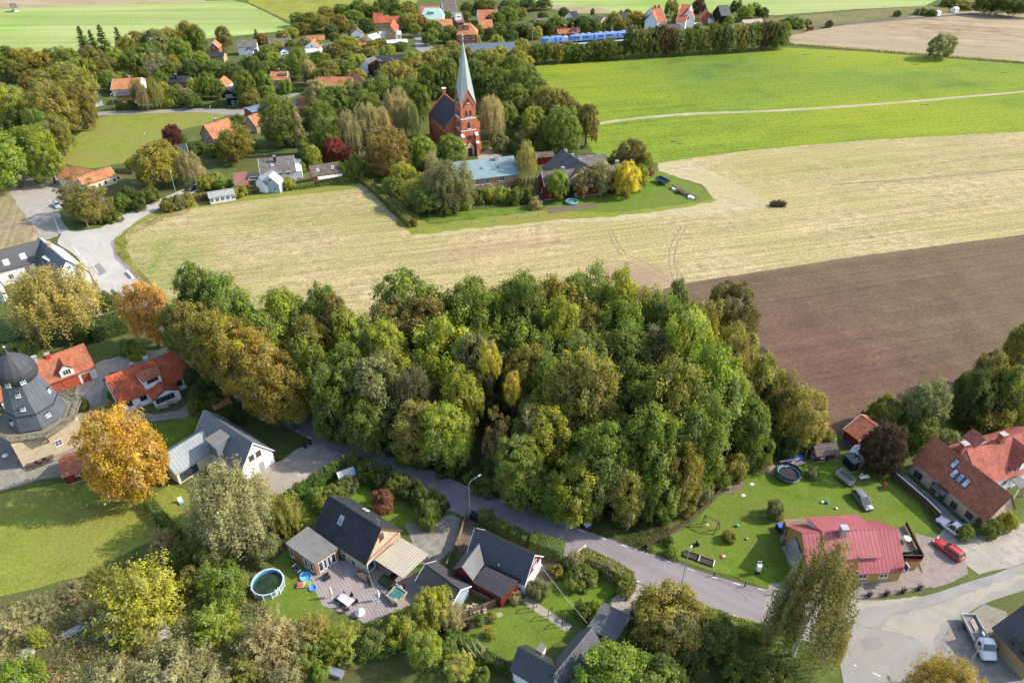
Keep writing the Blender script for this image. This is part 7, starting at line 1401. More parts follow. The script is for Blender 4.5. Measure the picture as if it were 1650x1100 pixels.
# mesh trailer
ang, L_, mid = heading((1347, 764), (1374, 785)); tr = empty('trailer', mid, ang); tag(tr, 'box trailer with grey mesh cage sides standing on the lawn by the people carrier', 'trailer')
MB().box(-1.5, 1.5, -.75, .75, .5, .58).build('floor', plain('trailer_floor', (.2, .17, .15)), tr)
for s in (-1, 1): MB().box(-1.5, 1.5, s * .78 - .02, s * .78 + .02, .5, .85).build('side_panel', METAL, tr)
for x in (-1.52, 1.52): MB().box(x - .02, x + .02, -.75, .75, .5, .85).build('end_panel', METAL, tr)
cg = MB()
for z in (1.15, 1.5): cg.bar((-1.5, -.78, z), (1.5, -.78, z), .04).bar((-1.5, .78, z), (1.5, .78, z), .04).bar((-1.5, -.78, z), (-1.5, .78, z), .04).bar((1.5, -.78, z), (1.5, .78, z), .04)
for i in range(9):
    x = -1.5 + 3 * i / 8
    for s in (-1, 1): cg.bar((x, s * .78, .85), (x, s * .78, 1.5), .03)
cg.build('mesh_cage', METAL, tr); MB().bar((1.5, 0, .52), (2.7, 0, .48), .1).build('drawbar', METAL, tr); wheels(tr, (0,), .95, .3)
# farm trailer
ang, L_, mid = heading((1058, 291), (1076, 300)); ft = empty('farm_trailer', mid, ang); tag(ft, 'dark tipping farm trailer with blue side standing on the farmyard grass', 'trailer')
MB().box(-2.2, 2.2, -1.1, 1.1, .9, 1.02).build('floor', BLK, ft)
for s in (-1, 1): MB().box(-2.2, 2.2, s * 1.12 - .04, s * 1.12 + .04, .9, 1.7).build('side_board', plain('blue_board', (.10, .2, .33)), ft)
for x in (-2.24, 2.24): MB().box(x - .04, x + .04, -1.08, 1.08, .9, 1.7).build('end_board', BLK, ft)
MB().bar((2.2, 0, .8), (3.8, 0, .6), .16).build('drawbar', T_RED, ft); wheels(ft, (-.5, .5), 1.05, .45)
# ---- railway
mtr = ground_mat('railway_ballast', [(.10, .08, .07), (.14, .115, .095), (.19, .16, .13), (.12, .1, .08)], (.05, .4, 2.0)); ribbon('railway_track', [(780, 82), (850, 75), (960, 65), (1030, 58), (1120, 53), (1240, 47), (1330, 41), (1480, 29), (1580, 22), (1750, 8)], 4.5, mtr, Z(10), .2)
rl = plain('rail_steel', (.2, .17, .15), .5, .4)
blue = plain('train_blue', (.15, .28, .62), .35, .5, .05); tz = .6
def train_set(label, a, b, n):
    ang, L, mid = heading(a, b); t = empty('train', mid, ang); tag(t, label, 'train', 'blue railcars at the station'); cl = L / n
    for i in range(n):
        x0 = -L / 2 + i * cl + .25; x1 = x0 + cl - .5
        pr = [(-1.45, 1.0), (1.45, 1.0), (1.5, 2.4), (1.4, 3.6), (.9, 4.1), (-.9, 4.1), (-1.4, 3.6), (-1.5, 2.4)]; sm = lambda k: [(y * k, 1.0 + (z - 1.0) * (.55 + .45 * k)) for y, z in pr]
        secs = [(x0, pr), (x1, pr)]
        if i == 0: secs = [(x0, sm(.55)), (x0 + .8, sm(.8)), (x0 + 2.2, pr)] + secs[1:]
        if i == n - 1: secs = secs[:-1] + [(x1 - 2.2, pr), (x1 - .8, sm(.8)), (x1, sm(.55))]
        c = loft(MB(), secs, 0, False).build('carriage', blue, t)
        for s in (-1, 1):
            for k in range(6):
                xa = x0 + 2.6 + (x1 - x0 - 5.2) * k / 6; wd = MB().box(xa, xa + (x1 - x0 - 5.2) / 6 - .5, s * 1.49 - .04, s * 1.49 + .04, 2.3, 3.2)
                if k == 2: MB().box(xa, xa + 1.4, s * 1.52 - .03, s * 1.52 + .03, 1.1, 3.3).build('door', plain('train_door', (.30, .42, .70)), c)
                else: wd.build('window', GLASS, c)
        for k in range(3): MB().box(x0 + 3 + k * (cl - 7) / 2, x0 + 5.2 + k * (cl - 7) / 2, -.8, .8, 4.08, 4.45).build('roof_unit', plain('roof_grey', (.35, .37, .4)), c)
        MB().box(x0 + 1, x1 - 1, -1.2, 1.2, .3, 1.0).build('underframe', BLK, c)
train_set('blue commuter train unit, the longer right one at the station platform', (917, 69.5), (1030, 61), 3); train_set('blue commuter train unit, the shorter left one nearest the dark bushes', (872, 73), (915, 69.7), 2)
one(MB().box(-30, 30, -1.5, 1.5, -.05, .5), 'platform', CONC, 'pale concrete station platform in front of the blue trains', 'platform', 968, 69, heading((917, 69.5), (1030, 61))[0])
for i, (x, y) in enumerate([(858, 75), (929, 70), (985, 64), (1240, 46), (1298, 43), (1349, 39), (1417, 33), (1480, 27)]):
    m = MB().tube([(0, 0, 0), (0, 0, 8.5)], [.16, .1]).bar((0, 0, 7.6), (0, -3.2, 7.9), .1).bar((0, 0, 6.4), (0, -3.0, 7.4), .07)
    one(m, 'catenary_mast', METAL, ['thin mast left of the shorter blue train', 'mast in front of the red-brick station', 'mast with arm before the long blue train', 'mast beside the last trees of the railway belt', 'mast by the small red railway hut', 'mast beside the small round railway bush', 'mast in the middle of the brown field edge', 'far mast near the white railway cabins'][i], 'mast', x, y, heading((917, 69.5), (1030, 61))[0], 'railway masts')
# ---- street lamps
def lamp(label, x, y, h, arm=1.6, az=0.0, group='street lamps'):
    o = th('street_lamp', label, 'street lamp', x, y, az, group)
    MB().tube([(0, 0, 0), (0, 0, 1.2), (0, 0, 1.25), (0, 0, h - .9), (arm * .3, 0, h - .2), (arm, 0, h)], [.11, .11, .075, .06, .05, .045], 8).build('pole', METAL, o)
    MB().blob((arm + .28, 0, h + .02), (.42, .16, .11), 8, 0, 1, 0).build('lamp_head', plain('lamp_grey', (.5, .52, .54), .4), o); return o
lamp('tall curved street lamp beside the clipped hedge of the red house', 758, 836, 9.0, 1.8, rad(35)); lamp('street lamp with white round head beside the play garden fence', 1098, 943, 8.2, .5, rad(60)); lamp('street lamp at the bottom right beside the yellow willow', 1551, 1084, 8, .5, rad(80))
lamp('street lamp bending over the junction beside the cyclist', 98, 379, 8, 2.4, rad(15)); lamp('grey pole lamp at the corner of the bushes by the lane', 143, 367, 9, .3, 0)
for lb, x, y in (('street lamp beside the garden of the cream bungalow', 283, 309), ('street lamp on the pasture edge above the yellow-green trees', 240, 245), ('street lamp behind the brown brick cottage', 344, 199), ('street lamp in front of the grey garage on the village street', 186, 178), ('street lamp beside the car port on the village street', 303, 170), ('lamp post beside the narrow yellow tree by the purple bush', 404, 252)): lamp(lb, x, y, 6.5, .5, rad(90))
# ---- signs, bins
s = th('road_sign', 'orange road sign on a thin pole at the edge of the wood', 'road sign', 712, 755); MB().tube([(0, 0, 0), (0, 0, 2.4)], .05).build('pole', METAL, s)
MB().lathe([(0, 0), (.42, 0), (.42, .04), (0, .04)], 3, 0, Matrix.Translation((0, -.06, 2.05)) @ Matrix.Rotation(math.pi / 2, 4, 'X') @ Matrix.Rotation(math.pi / 2, 4, 'Z'), False).build('sign_plate', plain('sign_orange', (.6, .22, .03)), s); MB().lathe([(0, 0), (.3, 0), (.3, .04), (0, .04)], 14, 0, Matrix.Translation((0, -.06, 2.65)) @ Matrix.Rotation(math.pi / 2, 4, 'X'), False).build('sign_disc', plain('sign_orange', (.6, .22, .03)), s)
s = th('street_sign', 'white street name sign above the garden hedge by the road', 'street sign', 935, 900, rad(42)); [MB().tube([(x, 0, 0), (x, 0, 2.6)], .04).build('pole', METAL, s) for x in (-.9, .9)]
MB().box(-1.1, 1.1, -.04, .0, 2.0, 2.6).build('sign_plate', T_WHITE, s); k = MB(); [k.box(-.9 + i * .23, -.76 + i * .23, -.05, -.042, 2.2, 2.42) for i in range(8)]; k.build('lettering', T_GREEN, s)
def bin_(label, x, y, col, rz=.4, group='wheelie bins'):
    o = th('wheelie_bin', label, 'bin', x, y, rz, group); MB().prism([(-.24, .06), (.24, .06), (.3, 1.0), (-.3, 1.0)], -.28, .28, 'x').build('bin_body', col, o); MB().prism([(-.33, 1.0), (.33, 1.0), (.31, 1.06), (-.31, 1.12)], -.3, .3, 'x').build('lid', col, o); [MB().lathe([(.1, -.03), (.1, .03)], 10, 0, Matrix.Translation((sx * .24, .27, .1)) @ Matrix.Rotation(math.pi / 2, 4, 'Y'), True, 0, True, True).build('wheel', RUB, o) for sx in (-1, 1)]
G_ = plain('bin_green', (.03, .05, .035), .6)
for lb, x, y, c in (('black bin at the mouth of the gravel drive, the left one', 492, 721, BLK), ('black bin at the mouth of the gravel drive, the right one', 500, 716, BLK), ('black bin by the street shrubs, nearest the road', 722, 818, BLK), ('black bin by the street shrubs, behind the green bush', 715, 826, BLK), ('dark green bin by the street shrubs, nearest the rough drive', 711, 833, G_), ('dark green bin under the wood edge across the road', 929, 843, G_), ('black bin under the wood edge across the road', 935, 845, BLK)): bin_(lb, x, y, c)
one(MB().box(-.5, .5, -.4, .4, 0, .7).box(-.53, .53, -.43, .43, .7, .78, 1), 'storage_box', [plain('box_blue', (.06, .09, .28)), T_WHITE], 'blue and white box beside the bins under the wood edge', 'box', 946, 849, .5)
one(MB().box(-1.0, 1.0, -.5, .5, 0, 1.0).prism([(-.55, 1.0), (.55, 1.0), (.5, 1.12), (-.5, 1.25)], -1.05, 1.05, 'x'), 'storage_box', BLK, 'dark storage chest at the foot of the tall street lamp', 'box', 767, 836, rad(-25))
# ---- fences
def fence(label, pts, h, kind, m, z0=0.0, pitch=2.0, name='fence'):
    q = [P(*p) for p in pts]; o = empty(name, q[0]); tag(o, label, 'fence'); 
    for a, b in zip(q, q[1:]):
        a2, b2 = a - q[0], b - q[0]; L = (b - a).length; n = max(1, int(L / pitch))
        pn = MB()
        if kind == 'boards': pn.bar(a2 + Vector((0, 0, h * .5)), b2 + Vector((0, 0, h * .5)), .05, h * .94)
        elif kind == 'rails': [pn.bar(a2 + Vector((0, 0, h * k)), b2 + Vector((0, 0, h * k)), .05, .12) for k in (.35, .65, .95)]
        else: [pn.bar(a2 + Vector((0, 0, h * k)), b2 + Vector((0, 0, h * k)), .025, .025) for k in (.3, .6, .9)]
        pn.build('board_panel' if kind == 'boards' else 'rail', m, o)
        if kind == 'white': pass
        for k in range(n + (1 if b is q[-1] else 0)):
            p = a2.lerp(b2, k / n); MB().box(p.x - .07, p.x + .07, p.y - .07, p.y + .07, -.1, h + .06).build('post', m, o)
    return o
FB = seams('fence_boards', (.25, .18, .12), .14, .9, .1, .55, .16); FD = seams('dark_fence_boards', (.12, .085, .055), .14, .9, .1, .55, .16); FG = plain('grey_wood', (.33, .28, .22), .9, .1, .2, 2)
fence('tall brown board fence beside the red house drive', [(753, 834), (738, 878), (720, 918)], 1.8, 'boards', FB); fence('pale board fence round the lower garden corner', [(798, 975), (757, 992), (715, 1007), (720, 1024)], 1.6, 'boards', FB); fence('short board fence behind the tile heap', [(757, 955), (795, 975)], 1.4, 'boards', FB)
fence('dark board fence between the wood and the play garden', [(1041, 884), (1075, 864), (1108, 842), (1145, 810), (1187, 764)], 1.1, 'boards', FD, pitch=3.0); fence('low post and wire fence along the road side of the play garden', [(1041, 884), (1090, 905), (1150, 928), (1200, 945), (1245, 958)], 1.0, 'wire', FD, pitch=3.2)
f = fence('long fence with white top rail between the lawn and the brick house', [(1405, 740), (1432, 765), (1460, 789), (1490, 815), (1511, 836)], 1.5, 'boards', FD, pitch=2.5); q = [P(*p) for p in [(1405, 740), (1432, 765), (1460, 789), (1490, 815), (1511, 836)]]
b = MB(); [b.bar(a - q[0] + Vector((0, 0, 1.56)), c - q[0] + Vector((0, 0, 1.56)), .16, .07) for a, c in zip(q, q[1:])]; b.build('top_rail', T_WHITE, f)
fence('pale wooden fence on the slope beside the long olive hedge', [(577, 288), (606, 314), (634, 340), (661, 368)], 1.2, 'rails', FG, pitch=4); fence('thin wire fence along the parsonage lawn', [(672, 374), (760, 362), (868, 349)], 1.1, 'wire', FG, pitch=6); fence('grey board fence in front of the red brick house with the awning', [(502, 301), (530, 296), (560, 290)], 1.5, 'boards', FG); fence('brown board fence behind the cream bungalow', [(187, 278), (214, 281)], 1.6, 'boards', FB)
fence('rail fence of the pasture paddock beside the farm junk', [(1085, 302), (1110, 314), (1125, 322)], 1.1, 'rails', FG, pitch=3)
w0, w1 = h_ = (P(876, 917, 5.0), P(946, 1003, 4.0)); m = MB().tube([w0 - P(946, 1003), w0.lerp(w1, .5) - P(946, 1003) + Vector((0, 0, -.25)), w1 - P(946, 1003)], .02, 5); one(m, 'overhead_cable', plain('pale_cable', (.6, .58, .55)), 'pale overhead cable from the red house gable to the corrugated house', 'cable', 946, 1003)
# ---- pool, trampoline, swing and garden things
p = th('swimming_pool', 'round above-ground pool with pale blue wall and dark green water', 'pool', 433, 945)
MB().lathe([(2.35, 0), (2.35, 1.2), (2.42, 1.2), (2.42, 1.26), (2.22, 1.26), (2.22, .3)], 28).build('pool_wall', plain('pool_wall', (.42, .52, .58), .5), p); MB().lathe([(2.2, 1.18), (2.2, .35)], 28).build('liner', plain('pool_liner', (.12, .35, .55), .4), p)
MB().lathe([(0, .62), (2.19, .62)], 28).build('water', plain('pool_water', (.018, .035, .022), .08, .7, .5, 1.5), p)
l = MB(); [l.bar((x, -2.2, 0), (x, -2.5, 1.9), .06) for x in (-.25, .25)]; [l.bar((-.25, -2.3 - .06 * k, .4 * k + .3), (.25, -2.3 - .06 * k, .4 * k + .3), .05) for k in range(4)]; l.build('ladder', T_WHITE, p, Matrix.Rotation(rad(50), 4, 'Z'))
for k in range(12): a = k * math.pi / 6; MB().box(2.42, 2.5, -.06, .06, 0, 1.2, 0).build('pool_strut', T_WHITE, p, Matrix.Rotation(a, 4, 'Z'))
def trampoline(label, x, y, r, net, pad):
    o = th('trampoline', label, 'trampoline', x, y); MB().lathe([(0, .9), (r * .82, .9)], 24).build('jump_mat', BLK, o); MB().lathe([(r * .82, .93), (r, .95), (r * 1.01, .85), (r * .82, .88)], 24).build('pad', pad, o)
    lg = [MB().tube([(r * .92 * math.cos(a), r * .92 * math.sin(a), .88), (r * .96 * math.cos(a), r * .96 * math.sin(a), 0)], .04).build('leg', METAL, o) for a in [k * math.pi / 3 for k in range(6)]]
    if net:
        for k in range(8): a = k * math.pi / 4; MB().tube([(r * 1.0 * math.cos(a), r * 1.0 * math.sin(a), .9), (r * 1.0 * math.cos(a), r * 1.0 * math.sin(a), 2.5)], .035).build('net_pole', BLK, o)
        MB().lathe([(r * .98, .95), (r * .98, 1.5)], 24, 0, None, True).build('net', plain('safety_net', (.05, .06, .065), .9), o); MB().lathe([(r * 1.0, 2.44), (r * 1.0, 2.5)], 24).build('net_ring', BLK, o)
trampoline('large trampoline with light blue pad and black safety net on the play lawn', 1269, 768, 2.1, True, plain('blue_pad', (.22, .42, .55))); trampoline('dark trampoline in the shade beside the wood store', 331, 652, 1.9, False, plain('navy_pad', (.03, .06, .12)))
sw = th('swing_set', 'brown wooden swing set with two swings on the play lawn', 'swing set', 1144, 852); base = P(1144, 852)
pt = {k: P(*v) - base for k, v in dict(a=(1128, 850), b=(1138, 841), c=(1150, 861), d=(1160, 851)).items()}; t0 = (pt['a'] + pt['b']) / 2 + Vector((0, 0, 2.3)); t1 = (pt['c'] + pt['d']) / 2 + Vector((0, 0, 2.3))
for a, t in (('a', t0), ('b', t0), ('c', t1), ('d', t1)): MB().bar(pt[a], t, .12).build('leg', T_BROWN, sw)
dd = (t1 - t0).normalized(); MB().bar(t0 - dd * .2, t1 + dd * .2, .13).build('crossbeam', T_BROWN, sw)
for f_, c in ((.3, T_WHITE), (.7, plain('swing_red', (.5, .06, .04)))):
    m_ = t0.lerp(t1, f_); s = MB().bar(m_ + dd * -.22, m_ + dd * .22, .18, .05); s.v = [v + Vector((0, 0, -1.75)) for v in s.v]; se = s.build('seat', c, sw); r = MB(); [r.bar(m_ + dd * k, m_ + dd * k + Vector((0, 0, -1.74)), .02) for k in (-.2, .2)]; r.build('rope', T_WHITE, se)
def bench(label, x, y, rz, m, L=1.7, back=True, cat='bench', group=None):
    o = th('bench', label, cat, x, y, rz, group); MB().box(-L / 2, L / 2, -.2, .2, .42, .47).build('seat', m, o); [MB().box(sx * L * .42 - .04, sx * L * .42 + .04, -.18, .18, 0, .418).build('leg', m, o) for sx in (-1, 1)]
    if back: MB().box(-L / 2, L / 2, .2, .25, .55, .92).build('backrest', m, o); [MB().box(sx * L * .42 - .03, sx * L * .42 + .03, .2, .249, .4, .55).build('back_post', m, o) for sx in (-1, 1)]
def table(label, x, y, rz, m, L=1.6, W_=.8, h=.74, group=None, cat='table', top=None):
    o = th('garden_table', label, cat, x, y, rz, group); MB().box(-L / 2, L / 2, -W_ / 2, W_ / 2, h - .05, h).build('tabletop', top or m, o); [MB().box(sx * (L / 2 - .1) - .04, sx * (L / 2 - .1) + .04, sy * (W_ / 2 - .1) - .04, sy * (W_ / 2 - .1) + .04, 0, h - .051).build('leg', m, o) for sx in (-1, 1) for sy in (-1, 1)]
YW = plain('yellow_wood', (.52, .34, .10)); PW = plain('pale_wood', (.45, .33, .22)); DW = plain('dark_wood', (.09, .065, .05))
bench('yellow wooden bench by the dark fence of the play garden', 1137, 810, rad(40), YW, 2.2); table('square pale wooden table on the play lawn beside the trampoline', 1307, 764, rad(-5), PW, 1.9, 1.3, .6)
for lb, x, y, rz in (('dark wooden picnic table under the mill wall, nearest the corner', 54, 752, .4), ('dark wooden picnic table under the mill wall, the middle one', 67, 747, .45), ('dark wooden picnic table under the mill wall, nearest the orange tree', 79, 742, .45)):
    o = th('picnic_table', lb, 'table', x, y, rz, 'picnic tables at the mill'); MB().box(-.9, .9, -.4, .4, .7, .75).build('tabletop', DW, o); [MB().box(-.9, .9, s * .75 - .14, s * .75 + .14, .42, .46).build('seat', DW, o) for s in (-1, 1)]; [MB().bar((sx * .7, -.75, 0), (sx * .7, .3, .69), .07).bar((sx * .7, .75, 0), (sx * .7, -.3, .69), .07).build('leg', DW, o) for sx in (-1, 1)]
o = th('cafe_table', 'small round white table on the paving left of the mill', 'table', 11, 738); MB().lathe([(0, .72), (.55, .72), (.55, .76), (0, .76)], 16).build('tabletop', T_WHITE, o); MB().tube([(0, 0, 0), (0, 0, .72)], .05).build('leg', METAL, o)
for lb, x, y, rz in (('white bench in front of the red-roofed porch, the left one', 263, 659, .4), ('white bench in front of the red-roofed porch, the right one', 279, 652, .4)): bench(lb, x, y, rz, FG, 2.0)
table('white garden table on the terrace by the red-roofed house', 222, 657, .5, FG, 1.6, .9)
bench('garden bench beside the table on the red-roofed house terrace', 217, 663, .5, FG, 1.6, False)
o = th('wood_store', 'small open wood store with rusty orange roof behind the zinc-roofed house', 'wood store', 361, 663, rad(35)); MB().prism([(-1.1, 1.9), (1.1, 2.3), (1.1, 2.4), (-1.1, 2.0)], -1.8, 1.8, 'x').build('roof', plain('rusty_roof', (.36, .15, .05)), o); [MB().box(sx * 1.6 - .06, sx * 1.6 + .06, sy * .9 - .06, sy * .9 + .06, 0, 2.1 + sy * .16).build('post', PW, o) for sx in (-1, 1) for sy in (-1, 1)]; MB().box(-1.5, 1.5, -.1, .85, .1, 1.5).build('firewood', plain('firewood', (.32, .23, .14), .9, .1, .4, 6), o)
o = th('greenhouse', 'small glass greenhouse with white frame in the street shrubs', 'greenhouse', 559, 772, rad(30)); MB().prism([(-1.1, .0), (1.1, 0), (1.1, 1.6), (0, 2.3), (-1.1, 1.6)], -1.5, 1.5, 'x').build('glazing', plain('greenhouse_glass', (.38, .42, .42), .15, .6, .15), o)
b = MB(); [b.bar((x, -1.13, 1.62), (x, 0, 2.34), .06).bar((x, 1.13, 1.62), (x, 0, 2.34), .06).bar((x, -1.13, 0), (x, -1.13, 1.62), .06) for x in (-1.5, -.75, 0, .75, 1.5)]; b.bar((-1.5, 0, 2.34), (1.5, 0, 2.34), .07); b.build('frame', T_WHITE, o)
# patio of the tan brick house
deckm = seams('grey_deck_boards', (.30, .25, .235), .45, .85, .2, .6, .1); d = bpy.data.objects['timber_deck']; d.data.materials[0] = deckm
uvl = d.data.uv_layers.new(name='UVMap'); ca_, sa_ = math.cos(rad(-35)), math.sin(rad(-35)); uvl.data.foreach_set('uv', [c for lp in d.data.loops for c in ((d.data.vertices[lp.vertex_index].co.x * ca_ - d.data.vertices[lp.vertex_index].co.y * sa_), (d.data.vertices[lp.vertex_index].co.x * sa_ + d.data.vertices[lp.vertex_index].co.y * ca_))])
def parasol(label, x, y):
    o = th('parasol', label, 'parasol', x, y, 0, 'closed parasols on the deck'); MB().tube([(0, 0, 0), (0, 0, 2.7)], .035).build('pole', METAL, o); MB().lathe([(.2, .9), (.24, 1.2), (.16, 2.0), (.05, 2.65)], 8, 0, None, True, 0, True, True).build('canopy', plain('parasol_cloth', (.66, .66, .64)), o); MB().box(-.3, .3, -.3, .3, 0, .08).build('base', CONC, o)
parasol('closed white parasol at the lawn edge of the deck', 535, 962); parasol('closed white parasol beside the teal spa on the deck', 611, 967)
table('long dining table with pale grey cloth on the deck', 558, 970, rad(-35), METAL, 2.4, 1.3, .75, top=plain('grey_cloth', (.48, .46, .48)))
for i, (x, y) in enumerate([(543, 968), (551, 977), (560, 984), (566, 962), (574, 972), (554, 961)]):
    o = th('garden_chair', 'dark garden chair round the cloth-covered table on the deck', 'chair', x, y, rad(-35) + (0 if i in (3, 4, 5) else math.pi), 'chairs round the deck table'); MB().box(-.25, .25, -.25, .25, .4, .46).build('seat', BLK, o); MB().box(-.25, .25, .22, .27, .46, .95).build('backrest', BLK, o); [MB().box(sx * .22 - .025, sx * .22 + .025, sy * .22 - .025, sy * .22 + .025, 0, .4).build('leg', BLK, o) for sx in (-1, 1) for sy in (-1, 1)]
o = th('round_table', 'round white table at the lower corner of the deck', 'table', 581, 991); MB().lathe([(0, .7), (.75, .7), (.75, .75), (.25, .76), (.25, .79), (0, .79)], 18).build('tabletop', T_WHITE, o); MB().tube([(0, 0, 0), (0, 0, .7)], .07).build('leg', METAL, o)
o = th('hot_tub', 'square spa tub with teal water on the patio', 'hot tub', 640, 962, rad(-35)); MB().box(-1.15, 1.15, -1.15, -.95, 0, .9).box(-1.15, 1.15, .95, 1.15, 0, .9).box(-1.15, -.95, -.95, .95, 0, .9).box(.95, 1.15, -.95, .95, 0, .9).build('tub_wall', FG, o); MB().box(-.95, .95, -.95, .95, .1, .72).build('water', plain('teal_water', (.05, .16, .15), .1, .6, .5, 2), o); [MB().box(-1.2 + i * .7, -.7 + i * .7, 1.16, 1.3, .0, 1.0).build('step', T_WHITE, o) for i in (0, 1)]
one(MB().lathe([(0, .08), (.85, .08), (.95, .3), (.85, .34), (.75, .15)], 18), 'paddling_pool', plain('toy_blue', (.12, .38, .62), .4), 'light blue paddling pool at the corner of the brick house', 'paddling pool', 493, 930); one(MB().lathe([(0, .05), (.5, .05), (.6, .22), (.5, .25), (.45, .1)], 16), 'paddling_pool', plain('toy_blue2', (.06, .25, .6), .4), 'small deep blue play tub on the lawn edge below the paddling pool', 'play tub', 504, 948)
one(MB().box(-1.0, 1.0, -.5, .5, 0, .35).box(-.9, -.3, -.4, .4, .35, .5, 1).box(-.1, .3, -.3, .4, .35, .48, 2).box(.4, .9, -.4, .3, .35, .52, 3), 'toy_box', [PW, plain('toy_pink', (.5, .07, .15)), plain('toy_yellow', (.6, .45, .05)), plain('toy_green', (.1, .35, .12))], 'open toy box full of colourful toys on the lawn edge', 'toy box', 490, 943, .1)
for lb, x, y, rz in (('striped sun lounger beside the extension wall, the left one', 477, 915, 2.4), ('striped sun lounger beside the extension wall, the right one', 482, 921, 2.4)):
    o = th('sun_lounger', lb, 'sun lounger', x, y, rz, 'striped loungers'); k = MB(); [k.box(-.9 + i * .3, -.62 + i * .3, -.32, .32, .3, .38, i % 2) for i in range(6)]; k.build('cushion', [T_WHITE, T_DARK], o); [MB().box(sx * .8 - .03, sx * .8 + .03, -.3, .3, 0, .3).build('leg', METAL, o) for sx in (-1, 1)]
table('heavy dark garden table beside the patio door', 583, 930, rad(-35), DW, 1.8, .9, .76); bench('dark bench beside the heavy patio table', 590, 936, rad(-35), DW, 1.8, False)
one(MB().prism([(-.7, 0), (.7, 0), (.75, .7), (.4, .95), (-.4, .95), (-.75, .7)], -1.1, 1.1, 'x'), 'covered_sofa', plain('dark_green_cover', (.05, .065, .035), .8, .1, .3), 'sofa under a dark green cover below the pale patio roof', 'sofa', 624, 940, rad(-35)); one(MB().box(-.4, .4, -.4, .4, .0, .42).box(-.4, .4, .3, .42, .42, .9).box(-.42, -.34, -.4, .3, .42, .62).box(.34, .42, -.4, .3, .42, .62), 'armchair', BLK, 'black armchair beside the covered sofa under the patio roof', 'armchair', 634, 931, rad(-35))
one(MB().box(-.5, .5, -.3, .3, 0, .45).box(-.5, .5, .25, .35, .45, 1.0), 'armchair', BLK, 'black folding lounge chair by the glazed wall of the extension', 'chair', 527, 932, rad(40))
fence('low pale wall of boards on the deck beside the heavy table', [(596, 933), (600, 946)], .9, 'boards', FG); fence('curved low board wall beside the teal spa', [(616, 957), (627, 968), (634, 976)], .9, 'boards', FG)
one(MB().lathe([(.42, 0), (.48, .5), (.5, .72), (0, .74)], 16), 'barrel_table', FG, 'round pale barrel beside the spa', 'barrel', 636, 972)
# arches on the path
for lb, a, b in (('black handrail arch on the garden path, nearest the red house', (859, 985), (865, 978)), ('black handrail arch on the garden path, the middle one', (883, 998), (889, 991)), ('black handrail arch on the garden path, nearest the corrugated house', (906, 1010), (913, 1003))):
    o = th('path_arch', lb, 'arch', *a); v = P(*b) - P(*a); u = Vector((0, 0, 2.0)); [MB().bar(t, t + u, .1).build('post', BLK, o) for t in (Vector(), v)]; MB().bar(u - v * .1, v * 1.1 + u, .1).build('crossbar', BLK, o)
o = th('trellis', 'weathered wooden pergola trellis in the lower garden beside the yellow shrub', 'pergola', 757, 1066, rad(35)); [MB().box(sx * 1.5 - .06, sx * 1.5 + .06, sy * .8 - .06, sy * .8 + .06, 0, 2.3).build('post', FG, o) for sx in (-1, 1) for sy in (-1, 1)]; [MB().bar((-1.9 + .75 * i, -1.1, 2.36), (-1.9 + .75 * i, 1.1, 2.36), .08).build('slat', FG, o) for i in range(6)]
o = th('bird_feeder', 'red bird feeder on a stick in the lower lawn', 'bird feeder', 783, 1021); MB().tube([(0, 0, 0), (0, 0, 1.3)], .03).build('pole', BLK, o); MB().prism([(-.25, 1.3), (.25, 1.3), (.25, 1.55), (0, 1.75), (-.25, 1.55)], -.2, .2, 'x').build('house_box', D_RED, o)
k = MB(); q = random.Random(2); [k.box(x, x + .4, y, y + .25, z, z + .09, 0, Matrix.Rotation(q.uniform(-.3, .3), 4, 'Z')) for x, y, z in [(q.uniform(-1.6, 1.2), q.uniform(-.8, .6), q.uniform(0, .5)) for _ in range(70)]]; structure(tag(k.build('tile_heap', plain('pale_tiles', (.4, .31, .24)), None, Matrix.Translation(P(767, 983))), 'heap of pale broken tiles beside the red lean-to', 'tile heap'), True)
# play garden odds and ends
def ball(label, x, y, r, m, cat='ball'): one(MB().blob((0, 0, r), r, 10, 0, 1, 0), 'ball', m, label, cat, x, y)
ball('large blue ball on the play lawn', 1332, 811, .3, plain('ball_blue', (.04, .14, .5), .4)); ball('white football beside the blue ball', 1324, 810, .24, T_WHITE); ball('white football on the lawn near the people carrier', 1347, 820, .22, T_WHITE); ball('grey ball in the middle of the play lawn', 1203, 869, .22, METAL)
one(MB().lathe([(.2, 0), (.28, .4), (.28, .42), (0, .38)], 12), 'bucket', plain('bucket_green', (.05, .38, .22)), 'turquoise-green bucket on the play lawn', 'bucket', 1188, 848)
for lb, x, y in (('white paving slab on the bare patch by the fence, the top one', 1193, 769), ('white paving slab on the bare patch by the fence, the lower one', 1175, 785), ('white paving slab on the lawn below the soil heap', 1212, 780), ('white plastic lid lying on the lawn', 1198, 798)): one(MB().box(-.3, .3, -.25, .25, .0, .08), 'slab', T_WHITE, lb, 'slab', x, y, .4)
for lb, x, y, c in (('dark raised planting bed by the road fence', 1114, 896, DW), ('long raised bed with white ends by the road fence', 1138, 905, T_WHITE)): o = th('raised_bed', lb, 'raised bed', x, y, rad(-24)); MB().box(-1.1, 1.1, -.5, .5, 0, .22).build('soil', plain('planting_soil', (.05, .04, .03)), o); [MB().box(sx * 1.14 - .06, sx * 1.14 + .06, -.6, .6, 0, .42).build('end_board', c, o) for sx in (-1, 1)]; [MB().box(-1.08, 1.08, sy * .55 - .04, sy * .55 + .04, 0, .36).build('side_board', DW, o) for sy in (-1, 1)]
one(MB().box(-.35, .35, -.35, .35, 0, .2).box(-.1, .3, -.2, .1, .2, .3, 1), 'sand_box', [D_RED, T_WHITE], 'small red sand box on the lawn near the raised beds', 'sand box', 1165, 897)
